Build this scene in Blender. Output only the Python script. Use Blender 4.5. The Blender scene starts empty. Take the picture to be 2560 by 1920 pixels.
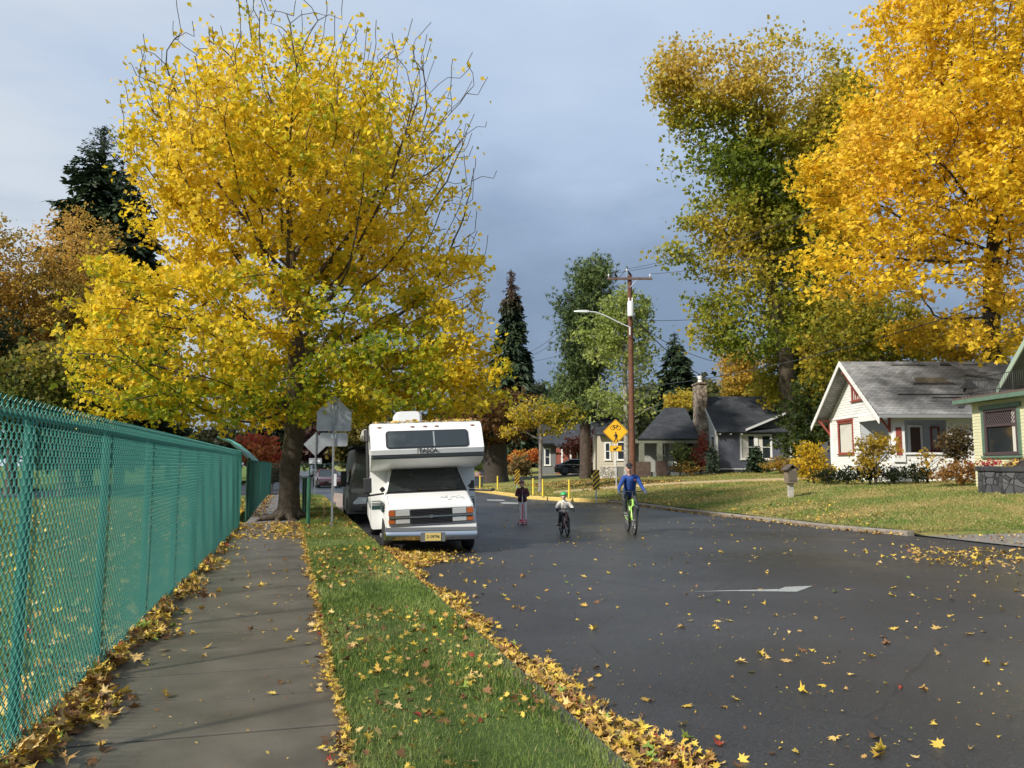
import bpy, math, random
import numpy as np
from mathutils import Vector, Matrix
R=math.radians
SC=bpy.context.scene
COL=SC.collection
# ---------------------------------------------------------------- camera
F0=2000.0                      # focal length in pixels of the 2560 px wide photograph
YAW=R(15.5); PIT=R(5.77); CZ=1.67
cam=bpy.data.cameras.new('camera'); cam.sensor_width=36; cam.lens=F0/2560*36; cam.clip_end=3000; cam.clip_start=.05
co=bpy.data.objects.new('camera',cam); COL.objects.link(co)
co.location=(0,0,CZ); co.rotation_euler=(math.pi/2+PIT,0,-YAW); SC.camera=co
SC.view_settings.view_transform='Standard'; SC.view_settings.look='None'
SC.view_settings.exposure=0.33; SC.view_settings.gamma=1
# ---------------------------------------------------------------- light
SUN_H=R(244); SUN_E=R(34)      # heading clockwise from +Y (street direction), elevation
sd=Vector((math.sin(SUN_H)*math.cos(SUN_E),math.cos(SUN_H)*math.cos(SUN_E),math.sin(SUN_E)))
sl=bpy.data.lights.new('sun','SUN'); sl.energy=4.4; sl.angle=R(3.5); sl.color=(1,.93,.82)
so=bpy.data.objects.new('sun',sl); COL.objects.link(so); so.rotation_euler=sd.to_track_quat('Z','Y').to_euler()
W=bpy.data.worlds.new('World'); SC.world=W; W.use_nodes=True
nt=W.node_tree; N=nt.nodes; L=nt.links
for n in list(N): N.remove(n)
def nd(t,**k):
    n=N.new(t)
    for a,b in k.items(): setattr(n,a,b)
    return n
out=nd('ShaderNodeOutputWorld'); mixs=nd('ShaderNodeMixShader'); b1=nd('ShaderNodeBackground'); b2=nd('ShaderNodeBackground')
sky=nd('ShaderNodeTexSky'); sky.sky_type='NISHITA'; sky.sun_disc=False; sky.sun_elevation=SUN_E; sky.sun_rotation=SUN_H
b1.inputs[1].default_value=.07; L.new(sky.outputs[0],b1.inputs[0])
tc=nd('ShaderNodeTexCoord'); sx=nd('ShaderNodeSeparateXYZ'); L.new(tc.outputs['Generated'],sx.inputs[0])
mp=nd('ShaderNodeMapping'); mp.inputs['Scale'].default_value=(1.9,1.9,4.6); L.new(tc.outputs['Generated'],mp.inputs[0])
ns=nd('ShaderNodeTexNoise'); ns.inputs['Scale'].default_value=1.5; ns.inputs['Detail'].default_value=5; ns.inputs['Roughness'].default_value=.56; L.new(mp.outputs[0],ns.inputs[0])
ad=nd('ShaderNodeMath',operation='MULTIPLY_ADD'); L.new(ns.outputs[0],ad.inputs[0]); ad.inputs[1].default_value=.42; L.new(sx.outputs[2],ad.inputs[2])
rp=nd('ShaderNodeValToRGB'); L.new(ad.outputs[0],rp.inputs[0])
st=[(0.10,(.148,.208,.305)),(.28,(.158,.22,.32)),(.38,(.195,.262,.375)),(.49,(.28,.365,.505)),(.60,(.40,.50,.66)),(.78,(.50,.60,.74))]
e=rp.color_ramp.elements
while len(e)>1: e.remove(e[0])
e[0].position=st[0][0]; e[0].color=(*st[0][1],1)
for p_,c_ in st[1:]:
    q=e.new(p_); q.color=(*c_,1)
dl=nd('ShaderNodeVectorMath',operation='DOT_PRODUCT'); L.new(tc.outputs['Generated'],dl.inputs[0])
h_=R(-42); dl.inputs[1].default_value=(math.sin(h_),math.cos(h_),.25)
m2=nd('ShaderNodeMapping'); m2.inputs['Scale'].default_value=(1.3,1.3,5); L.new(tc.outputs['Generated'],m2.inputs[0])
n2=nd('ShaderNodeTexNoise'); n2.inputs['Scale'].default_value=2.3; n2.inputs['Detail'].default_value=6; L.new(m2.outputs[0],n2.inputs[0])
a2=nd('ShaderNodeMath',operation='MULTIPLY_ADD'); L.new(n2.outputs[0],a2.inputs[0]); a2.inputs[1].default_value=.6; L.new(dl.outputs['Value'],a2.inputs[2])
mr=nd('ShaderNodeMapRange'); mr.interpolation_type='SMOOTHSTEP'; L.new(a2.outputs[0],mr.inputs[0]); mr.inputs[1].default_value=.92; mr.inputs[2].default_value=1.30; mr.inputs[3].default_value=0; mr.inputs[4].default_value=.92
mc=nd('ShaderNodeMixRGB'); L.new(mr.outputs[0],mc.inputs[0]); L.new(rp.outputs[0],mc.inputs[1]); mc.inputs[2].default_value=(.60,.65,.71,1)
L.new(mc.outputs[0],b2.inputs[0]); b2.inputs[1].default_value=1.0
mixs.inputs[0].default_value=.88; L.new(b1.outputs[0],mixs.inputs[1]); L.new(b2.outputs[0],mixs.inputs[2]); L.new(mixs.outputs[0],out.inputs[0])
SC.cycles.max_bounces=5; SC.cycles.transparent_max_bounces=6; SC.cycles.diffuse_bounces=3; SC.cycles.glossy_bounces=3
SC.cycles.use_denoising=True
# ---------------------------------------------------------------- geometry of the view (only used to measure real positions)
_F=Vector((math.sin(YAW)*math.cos(PIT),math.cos(YAW)*math.cos(PIT),math.sin(PIT)))
_R=Vector((math.cos(YAW),-math.sin(YAW),0)); _U=_R.cross(_F)
def ray(px,py): return _F+_R*((px-1280)/F0)+_U*((960-py)/F0)
def G(px,py,z=0.):             # the point of height z seen at a pixel
    r=ray(px,py); t=(z-CZ)/r.z
    return Vector((r.x*t,r.y*t,z))
def A(px,py,d):                # the point at distance d along the view axis
    r=ray(px,py); return Vector((0,0,CZ))+r*d
def UV(u,v,z=0): return Vector((u*math.cos(YAW)+v*math.sin(YAW),-u*math.sin(YAW)+v*math.cos(YAW),z))
# ---------------------------------------------------------------- mesh builder
class MB:
    def __init__(s): s.v=[]; s.f=[]; s.m=[]
    def add(s,vs,fs,mi=0):
        o=len(s.v); s.v+=[tuple(v) for v in vs]; s.f+=[tuple(i+o for i in f) for f in fs]; s.m+=[mi]*len(fs); return s
    def box(s,x0,x1,y0,y1,z0,z1,mi=0,fn=None):
        vs=[(x,y,z) for z in (z0,z1) for y in (y0,y1) for x in (x0,x1)]
        if fn: vs=[fn(*v) for v in vs]
        return s.add(vs,[(0,2,3,1),(4,5,7,6),(0,1,5,4),(2,6,7,3),(0,4,6,2),(1,3,7,5)],mi)
    def cyl(s,p0,p1,r0,r1=None,n=10,mi=0,caps=True):
        return s.tube([p0,p1],[r0,r0 if r1 is None else r1],n,mi,caps)
    def tube(s,pts,r,n=8,mi=0,caps=True):
        pts=[Vector(p) for p in pts]; k=len(pts)
        if not hasattr(r,'__len__'): r=[r]*k
        vs=[];fs=[]; up=None
        for i,p in enumerate(pts):
            t=(pts[min(i+1,k-1)]-pts[max(i-1,0)])
            t=t.normalized() if t.length>1e-9 else Vector((0,0,1))
            if up is None: up=Vector((0,0,1)) if abs(t.z)<.9 else Vector((1,0,0))
            a=t.cross(up).normalized(); b=a.cross(t).normalized(); up=b
            for j in range(n):
                an=2*math.pi*j/n; vs.append(p+(a*math.cos(an)+b*math.sin(an))*r[i])
        for i in range(k-1):
            for j in range(n):
                fs.append((i*n+j,i*n+(j+1)%n,(i+1)*n+(j+1)%n,(i+1)*n+j))
        if caps: fs+=[tuple(range(n))[::-1],tuple(range((k-1)*n,k*n))]
        return s.add(vs,fs,mi)
    def lathe(s,prof,c=(0,0,0),n=16,ax='z',mi=0):
        vs=[];fs=[];k=len(prof)
        for r,h in prof:
            for j in range(n):
                a=2*math.pi*j/n; q=(r*math.cos(a),r*math.sin(a),h)
                if ax=='x': q=(q[2],q[0],q[1])
                if ax=='y': q=(q[0],q[2],q[1])
                vs.append((q[0]+c[0],q[1]+c[1],q[2]+c[2]))
        for i in range(k-1):
            for j in range(n): fs.append((i*n+j,i*n+(j+1)%n,(i+1)*n+(j+1)%n,(i+1)*n+j))
        fs+=[tuple(range(n))[::-1],tuple(range((k-1)*n,k*n))]
        return s.add(vs,fs,mi)
    def ell(s,c,r,n=12,mi=0):
        if not hasattr(r,'__len__'): r=(r,r,r)
        m=max(4,n//2); vs=[(c[0],c[1],c[2]-r[2])]; fs=[]
        for i in range(1,m):
            ph=-math.pi/2+math.pi*i/m
            for j in range(n):
                a=2*math.pi*j/n; vs.append((c[0]+r[0]*math.cos(ph)*math.cos(a),c[1]+r[1]*math.cos(ph)*math.sin(a),c[2]+r[2]*math.sin(ph)))
        vs.append((c[0],c[1],c[2]+r[2])); T=len(vs)-1
        for j in range(n):
            fs.append((0,1+(j+1)%n,1+j)); fs.append((T,1+(m-2)*n+j,1+(m-2)*n+(j+1)%n))
        for i in range(m-2):
            for j in range(n): fs.append((1+i*n+j,1+i*n+(j+1)%n,1+(i+1)*n+(j+1)%n,1+(i+1)*n+j))
        return s.add(vs,fs,mi)
    def prism(s,poly,ext,mi=0):     # planar 3D polygon + extrusion vector
        n=len(poly); e=Vector(ext); vs=[Vector(p) for p in poly]; vs+=[v+e for v in vs]
        fs=[tuple(range(n))[::-1],tuple(range(n,2*n))]+[(i,(i+1)%n,n+(i+1)%n,n+i) for i in range(n)]
        return s.add(vs,fs,mi)
    def loft(s,secs,mi=0,caps=True):
        n=len(secs[0]); vs=[p for q in secs for p in q]; fs=[]
        for i in range(len(secs)-1):
            for j in range(n): fs.append((i*n+j,i*n+(j+1)%n,(i+1)*n+(j+1)%n,(i+1)*n+j))
        if caps: fs+=[tuple(range(n))[::-1],tuple(range((len(secs)-1)*n,len(secs)*n))]
        return s.add(vs,fs,mi)
    def torus(s,c,Rr,r,ax='x',n=28,m=8,mi=0,sq=1.):
        vs=[];fs=[]
        for i in range(n):
            a=2*math.pi*i/n
            for j in range(m):
                b=2*math.pi*j/m; rr=Rr+r*math.cos(b); w=r*sq*math.sin(b)
                q=(w,rr*math.cos(a),rr*math.sin(a)) if ax=='x' else ((rr*math.cos(a),w,rr*math.sin(a)) if ax=='y' else (rr*math.cos(a),rr*math.sin(a),w))
                vs.append((q[0]+c[0],q[1]+c[1],q[2]+c[2]))
        for i in range(n):
            for j in range(m): fs.append((i*m+j,((i+1)%n)*m+j,((i+1)%n)*m+(j+1)%m,i*m+(j+1)%m))
        return s.add(vs,fs,mi)
    def build(s,name,mats,parent=None,smooth=False,bevel=0,sharp=35,loc=None,rot=None):
        me=bpy.data.meshes.new(name); me.from_pydata(s.v,[],s.f)
        if not isinstance(mats,(list,tuple)): mats=[mats]
        for m in mats: me.materials.append(m)
        if len(mats)>1: me.polygons.foreach_set('material_index',s.m)
        import bmesh
        bm=bmesh.new(); bm.from_mesh(me); bmesh.ops.recalc_face_normals(bm,faces=bm.faces); bm.to_mesh(me); bm.free()
        if smooth:
            me.polygons.foreach_set('use_smooth',[True]*len(me.polygons))
            try: me.set_sharp_from_angle(angle=R(sharp))
            except Exception: pass
        o=bpy.data.objects.new(name,me); COL.objects.link(o)
        if parent: o.parent=parent
        if loc is not None: o.location=loc
        if rot is not None: o.rotation_euler=rot
        if bevel:
            b=o.modifiers.new('bevel','BEVEL'); b.width=bevel; b.segments=2; b.limit_method='ANGLE'; b.angle_limit=R(40)
        return o
def tag(o,label=None,cat=None,group=None,kind=None):
    if label: o['label']=label
    if cat: o['category']=cat
    if group: o['group']=group
    if kind: o['kind']=kind
    return o
def empty(name,loc,label,cat,rz=0,group=None):
    o=bpy.data.objects.new(name,None); COL.objects.link(o); o.location=loc; o.rotation_euler=(0,0,rz); o.empty_display_size=.3
    return tag(o,label,cat,group)
def copy_tree(o,parent=None):
    c=o.copy(); COL.objects.link(c)
    if parent: c.parent=parent
    for ch in o.children: copy_tree(ch,c)
    return c
# ---------------------------------------------------------------- materials
MC={}
def M(name,col,rough=.6,metal=0,ns=0,amt=.25,bump=0,bs=None,spec=.5,col2=None,emit=0,coat=0,det=4,lo=.35,hi=.65,trans=0):
    if name in MC: return MC[name]
    m=bpy.data.materials.new(name); m.use_nodes=True; t=m.node_tree; p=t.nodes['Principled BSDF']
    p.inputs['Base Color'].default_value=(*col,1); p.inputs['Roughness'].default_value=rough; p.inputs['Metallic'].default_value=metal
    p.inputs['Specular IOR Level'].default_value=spec
    if coat: p.inputs['Coat Weight'].default_value=coat; p.inputs['Coat Roughness'].default_value=.06
    if trans: p.inputs['Transmission Weight'].default_value=trans
    if ns or bump:
        c=t.nodes.new('ShaderNodeTexCoord'); 
    if ns:
        n=t.nodes.new('ShaderNodeTexNoise'); n.inputs['Scale'].default_value=ns; n.inputs['Detail'].default_value=det; n.inputs['Roughness'].default_value=.6
        t.links.new(c.outputs['Object'],n.inputs[0])
        r=t.nodes.new('ShaderNodeMapRange'); r.inputs[1].default_value=lo; r.inputs[2].default_value=hi; t.links.new(n.outputs[0],r.inputs[0])
        x=t.nodes.new('ShaderNodeMixRGB'); t.links.new(r.outputs[0],x.inputs[0])
        c2=col2 or tuple(v*(1-amt) for v in col)
        x.inputs[1].default_value=(*col,1); x.inputs[2].default_value=(*c2,1); t.links.new(x.outputs[0],p.inputs['Base Color'])
    if bump:
        n=t.nodes.new('ShaderNodeTexNoise'); n.inputs['Scale'].default_value=bs or 60; n.inputs['Detail'].default_value=3
        t.links.new(c.outputs['Object'],n.inputs[0]); b=t.nodes.new('ShaderNodeBump'); b.inputs['Strength'].default_value=bump; b.inputs['Distance'].default_value=.02
        t.links.new(n.outputs[0],b.inputs['Height']); t.links.new(b.outputs[0],p.inputs['Normal'])
    MC[name]=m; return m
def leafmat(name,trans=.4,rough=.55):
    if name in MC: return MC[name]
    m=bpy.data.materials.new(name); m.use_nodes=True; t=m.node_tree; t.nodes.clear()
    o=t.nodes.new('ShaderNodeOutputMaterial'); a=t.nodes.new('ShaderNodeAttribute'); a.attribute_name='Col'
    d=t.nodes.new('ShaderNodeBsdfPrincipled'); d.inputs['Roughness'].default_value=rough; d.inputs['Specular IOR Level'].default_value=.25
    tr=t.nodes.new('ShaderNodeBsdfTranslucent'); x=t.nodes.new('ShaderNodeMixShader'); x.inputs[0].default_value=trans
    t.links.new(a.outputs['Color'],d.inputs['Base Color']); t.links.new(a.outputs['Color'],tr.inputs['Color'])
    t.links.new(d.outputs[0],x.inputs[1]); t.links.new(tr.outputs[0],x.inputs[2]); t.links.new(x.outputs[0],o.inputs[0])
    MC[name]=m; return m
LEAF=leafmat('leaf',.5); LITTER=leafmat('litter',.12,.6); NEEDLE=leafmat('needle',.1,.6); GRASS=leafmat('grass_blade',.25,.6)
# ---------------------------------------------------------------- numpy mesh from templates
def rotmats(rng,n,nrm=None,bias=0.,up=(0,0,1)):
    a=rng.normal(size=(n,3)); 
    if bias: a=a/np.linalg.norm(a,axis=1)[:,None]+np.array(up)*bias
    if nrm is not None: a=nrm
    a/=np.linalg.norm(a,axis=1)[:,None]
    b=rng.normal(size=(n,3)); b-=a*(a*b).sum(1)[:,None]; b/=np.linalg.norm(b,axis=1)[:,None]
    c=np.cross(a,b); return np.stack([b,c,a],axis=2)     # columns x,y,z
def scatter(name,pos,Rm,size,colr,tv,tf,mat,parent=None,curl=None):
    n=len(pos); k=len(tv)
    if curl is not None:
        if np.ndim(size)==1: size=np.repeat(size[:,None],3,1)
        T=tv[None]*size[:,None,:]; T[:,:,2]+=(curl[:,:1]*tv[None,:,0]**2+curl[:,1:2]*tv[None,:,1]**2+curl[:,2:]*np.abs(tv[None,:,0]))*size[:,:1]
        V=np.einsum('nij,nkj->nki',Rm,T)+pos[:,None,:]
    if np.ndim(size)==1: size=size[:,None]
    if curl is None: V=np.einsum('nij,kj->nki',Rm,tv)*size[:,None,:]+pos[:,None,:] if size.shape[1]==1 else np.einsum('nij,nkj->nki',Rm,tv[None]*size[:,None,:])+pos[:,None,:]
    V=V.reshape(-1,3).astype(np.float32)
    me=bpy.data.meshes.new(name); me.vertices.add(n*k); me.vertices.foreach_set('co',V.ravel())
    fl=[len(f) for f in tf]; flat=np.concatenate([np.array(f) for f in tf])
    LI=(flat[None]+np.arange(n)[:,None]*k).ravel().astype(np.int32)
    tot=np.tile(np.array(fl),n).astype(np.int32); start=np.concatenate([[0],np.cumsum(tot)[:-1]]).astype(np.int32)
    me.loops.add(len(LI)); me.loops.foreach_set('vertex_index',LI)
    me.polygons.add(len(tot)); me.polygons.foreach_set('loop_start',start); me.polygons.foreach_set('loop_total',tot)
    me.materials.append(mat); me.update(calc_edges=True)
    ca=me.color_attributes.new('Col','FLOAT_COLOR','POINT')
    C=np.ones((n,k,4),np.float32); C[:,:,:3]=np.clip(colr,0,1)[:,None,:]; ca.data.foreach_set('color',C.ravel())
    o=bpy.data.objects.new(name,me); COL.objects.link(o)
    if parent: o.parent=parent
    return o
def shape(kind):
    if kind=='maple':      # five lobed leaf, slightly cupped
        an=[-90,-60,-20,5,25,45,62,90]; rr=[.25,.62,.42,1.,.55,.95,.5,1.1]
        p=[(rr[i]*math.cos(R(an[i])),rr[i]*math.sin(R(an[i]))) for i in range(8)]
        p+=[(-x,y) for x,y in p[1:-1][::-1]]
        v=[(0,0,0)]+[(x*.5,y*.5,.10*abs(x)-.05*y*y) for x,y in p]; n=len(p)
        return np.array(v),[(0,1+i,1+(i+1)%n) for i in range(n)]
    if kind=='star':       # cheap lobed outline for leaves on the tree
        p=[(0,-.5,0),(.3,-.32,.05),(.55,.05,.12),(.2,.12,.03),(.03,.6,-.04),(-.22,.12,.04),(-.55,.02,.1),(-.28,-.3,.05)]
        return np.array(p),[tuple(range(8))]
    if kind=='leaf': return np.array([(0,-.5,0),(.3,0,.06),(0,.5,0),(-.3,0,.06)]),[(0,1,2,3)]
    if kind=='blade': return np.array([(-.5,0,0),(.5,0,0),(.25,.15,1)]),[(0,1,2)]
    if kind=='tuft':       # spray of needles
        rg=np.random.default_rng(5); v=[];f=[]
        for i in range(9):
            d=rg.normal(size=3); d[2]+=.5; d/=np.linalg.norm(d); s=np.cross(d,rg.normal(size=3)); s/=np.linalg.norm(s); o=len(v)
            v+=[tuple(-s*.05),tuple(s*.05),tuple(d*.55)]; f.append((o,o+1,o+2))
        return np.array(v),f
    if kind=='spray':      # drooping flat conifer twig
        v=[(0,0,0)];f=[]
        v=[(-.12,0,0),(.12,0,0),(.2,.5,-.08),(.06,1,-.25),(-.06,1,-.25),(-.2,.5,-.08)]
        return np.array(v),[(0,1,2,5),(5,2,3,4)]
def noise3(p,seed,sc):
    rg=np.random.default_rng(seed); s=np.zeros(len(p))
    for i in range(7):
        k=rg.normal(size=3)*sc; s+=np.sin(p@k+rg.uniform(0,6.28))
    return s/2.6
def pal(t,cols):           # piecewise linear palette
    t=np.clip(t,0,1)*(len(cols)-1); i=np.minimum(t.astype(int),len(cols)-2); f=(t-i)[:,None]; c=np.array(cols)
    return c[i]*(1-f)+c[i+1]*f
# ---------------------------------------------------------------- trees
def colonize(att,chain,step,kill,infl,maxit,rng,up=.15):
    nodes=[np.array(p,float) for p in chain]; par=[i-1 for i in range(len(chain))]; kids=[0]*len(chain)
    P=np.array(nodes); D=np.linalg.norm(att[:,None]-P[None],axis=2); near=D.argmin(1); dist=D.min(1); alive=np.ones(len(att),bool)
    for it in range(maxit):
        act=alive&(dist<infl)
        if not act.any(): break
        P=np.array(nodes); idx=near[act]; v=att[act]-P[idx]; v/=np.linalg.norm(v,axis=1)[:,None]+1e-9
        S=np.zeros((len(nodes),3)); np.add.at(S,idx,v); u=np.unique(idx); new=[]
        for i in u:
            if kids[i]>=3: continue
            d=S[i]+rng.normal(size=3)*.09*np.linalg.norm(S[i]); n_=np.linalg.norm(d)
            if n_<1e-6: continue
            d=d/n_; d[2]+=up; 
            if par[i]>=0:
                pd=P[i]-P[par[i]]; d=d+.45*pd/(np.linalg.norm(pd)+1e-9)
            d/=np.linalg.norm(d); nodes.append(P[i]+d*step); par.append(i); kids.append(0); kids[i]+=1; new.append(len(nodes)-1)
        if not new: break
        Q=np.array([nodes[i] for i in new]); D=np.linalg.norm(att[:,None]-Q[None],axis=2); a=D.argmin(1); m=D.min(1)
        upd=m<dist; near[upd]=np.array(new)[a[upd]]; dist=np.minimum(dist,m); alive&=dist>kill
    return np.array(nodes),np.array(par)
def branch_mesh(name,P,par,rad,mat,parent,thick=.035):
    n=len(P); main=-np.ones(n,int)
    order=np.argsort(rad)
    for i in order:
        if par[i]>=0: main[par[i]]=i
    dr=np.zeros((n,3)); ok=par>=0; dr[ok]=P[ok]-P[par[ok]]; dr[~ok]=(0,0,1); 
    dr/=np.linalg.norm(dr,axis=1)[:,None]+1e-9
    # smooth directions with main child
    d2=dr.copy(); hm=main>=0; d2[hm]+=dr[main[hm]]; d2/=np.linalg.norm(d2,axis=1)[:,None]+1e-9
    VV=[];FF=[];off=0
    for sel,k in ((ok&(rad>=thick),8),(ok&(rad<thick),4)):
        c=np.where(sel)[0]
        if len(c)==0: continue
        p=par[c]; ism=main[p]==c
        da=np.where(ism[:,None],d2[p],dr[c]); ra=np.where(ism,rad[p],np.minimum(rad[p],rad[c]*1.25))
        def ring(cen,d,r):
            ref=np.tile(np.array([.31,.95,.05]),(len(d),1)); a=np.cross(d,ref); a/=np.linalg.norm(a,axis=1)[:,None]+1e-9; b=np.cross(d,a)
            t=np.arange(k)*2*np.pi/k
            return cen[:,None]+(a[:,None]*np.cos(t)[None,:,None]+b[:,None]*np.sin(t)[None,:,None])*r[:,None,None]
        r0=ring(P[p],da,ra); r1=ring(P[c],d2[c],rad[c]); m=len(c)
        V=np.concatenate([r0,r1],axis=1).reshape(-1,3); base=(np.arange(m)*2*k)[:,None]+off
        j=np.arange(k); f=np.stack([base+j,base+(j+1)%k,base+k+(j+1)%k,base+k+j],axis=2).reshape(-1,4)
        VV.append(V);FF.append(f);off+=len(V)
    V=np.concatenate(VV); f=np.concatenate(FF).astype(np.int32)
    me=bpy.data.meshes.new(name); me.vertices.add(len(V)); me.vertices.foreach_set('co',V.astype(np.float32).ravel())
    me.loops.add(len(f)*4); me.loops.foreach_set('vertex_index',f.ravel()); me.polygons.add(len(f))
    me.polygons.foreach_set('loop_start',np.arange(0,len(f)*4,4,dtype=np.int32)); me.polygons.foreach_set('loop_total',np.full(len(f),4,np.int32))
    me.polygons.foreach_set('use_smooth',np.ones(len(f),bool)); me.materials.append(mat); me.update(calc_edges=True)
    o=bpy.data.objects.new(name,me); COL.objects.link(o)
    if parent: o.parent=parent
    return o
def blobpts(rng,blobs,n):      # blobs: (px,py,d,rx_px,ry_px,rdepth_m[,weight]) -> world points
    w=np.array([b[3]*b[4]*b[5]*(b[6] if len(b)>6 else 1) for b in blobs],float); w/=w.sum(); out=[]
    for b,k in zip(blobs,rng.multinomial(n,w)):
        q=rng.normal(size=(k,3)); q/=np.linalg.norm(q,axis=1)[:,None]; q*=(rng.uniform(0,1,k)**(1/2.6))[:,None]
        c=np.array(A(b[0],b[1],b[2])); s=b[2]/F0
        u=np.array(_R); f=np.array((math.sin(YAW),math.cos(YAW),0)); z=np.array((0,0,1.))
        out.append(c+q[:,:1]*u*b[3]*s+q[:,1:2]*f*b[5]+q[:,2:]*z*b[4]*s)
    return np.concatenate(out)
BARK=M('bark',(.115,.09,.065),.9,ns=9,amt=.5,bump=.9,bs=22); BARKL=M('pale_bark',(.42,.40,.36),.8,ns=7,amt=.55,bump=.3,bs=20)
BARKD=M('dark_bark',(.05,.04,.033),.9,ns=6,amt=.4,bump=.6,bs=16)
def tree(name,label,cat,base,chain,blobs,seed,natt=1500,step=.4,kill=.55,infl=5,rtrunk=.3,rtip=.006,nleaf=12,lsize=.14,spread=.25,cols=None,
         colfn=None,keep=None,bark=None,shp='star',twig=8,up=.1,mat=None,group=None,bias=.5,maxit=90,flare=1.5,gap=.35,gsc=.8,cl=7,csp=.75,shoots=0,smin=.6):
    rng=np.random.default_rng(seed); bark=bark or BARK
    base=Vector(base); t=empty(name,base,label,cat,0,group); b=np.array(base)
    att=blobpts(rng,blobs,natt)-b
    att=att[att[:,2]>.35*max(.5,chain[-1][2]) if len(chain)>1 else slice(None)]
    ch=[np.array(c,float) for c in chain]
    P,par=colonize(att,ch,step,kill,infl,maxit,rng,up)
    if shoots:
        zt=P[:,2].max(); hc=np.zeros(len(P),bool); hc[par[par>=0]]=True; tp=np.where(~hc&(P[:,2]>smin*zt))[0]; cx=P[:,:2].mean(0)
        w=np.array([max(0.,(P[i,2]/zt-smin))+.02*np.hypot(*(P[i,:2]-cx)) for i in tp]); tp=rng.choice(tp,min(shoots,len(tp)),replace=False,p=w/w.sum()); nP=list(P); nq=list(par)
        for i in tp:
            o_=P[i,:2]-cx; d=np.array([o_[0]*.06,o_[1]*.06,1.])+rng.normal(size=3)*.16; d/=np.linalg.norm(d); pi=i; L_s=rng.uniform(.08,.26)
            for q in range(int(rng.integers(2,5))):
                d=d+rng.normal(size=3)*.07; d/=np.linalg.norm(d); nP.append(nP[pi]+d*L_s); nq.append(pi); pi=len(nP)-1
        P=np.array(nP); par=np.array(nq)
    cnt=np.ones(len(P)); haschild=np.zeros(len(P),bool); haschild[par[par>=0]]=True; cnt[haschild]=0
    for i in range(len(P)-1,0,-1): cnt[par[i]]+=cnt[i]
    k=math.log(rtrunk/rtip)/math.log(max(cnt[0],2)); rad=rtip*np.maximum(cnt,1)**k
    rad[0]*=flare
    if len(ch)>2: rad[1]*=(1+(flare-1)*.25)
    branch_mesh('trunk',P,par,rad,bark,t)
    tw=np.where((cnt<=twig)&(par>=0)&(np.arange(len(P))>=len(ch)))[0]
    idx=rng.choice(tw,max(1,int(nleaf*len(tw)/cl))); s=rng.uniform(0,1,len(idx))[:,None]
    pos=P[idx]*s+P[par[idx]]*(1-s); pos=pos+rng.normal(size=pos.shape)*spread*np.array([1,1,.75]); cm=np.repeat(rng.uniform(.84,1.12,len(pos)),cl); pos=np.repeat(pos,cl,0); lpos=pos.copy(); pos=pos+rng.normal(size=pos.shape)*lsize*csp*np.array([1,1,.7])
    nz=noise3(lpos,seed+7,gsc)+noise3(lpos,seed+8,gsc*2.6)*.5
    kp=rng.uniform(0,1,len(pos))<np.clip(1-gap+nz*gap*1.3,.05,1)
    if keep is not None: kp&=rng.uniform(0,1,len(pos))<keep(pos+b)
    pos=pos[kp]; cm=cm[kp]; n=len(pos)
    if colfn is not None: c=colfn(pos+b,rng)
    else: c=pal(rng.uniform(0,1,n)*.55+.225+.25*noise3(pos,seed+3,.5),cols)
    c=c*(rng.uniform(.78,1.15,n)*cm)[:,None]
    tv,tf=shape(shp)
    scatter('crown',pos,rotmats(rng,n,bias=bias),lsize*rng.uniform(.65,1.25,n),c,tv,tf,mat or LEAF,t)
    return t
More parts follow.
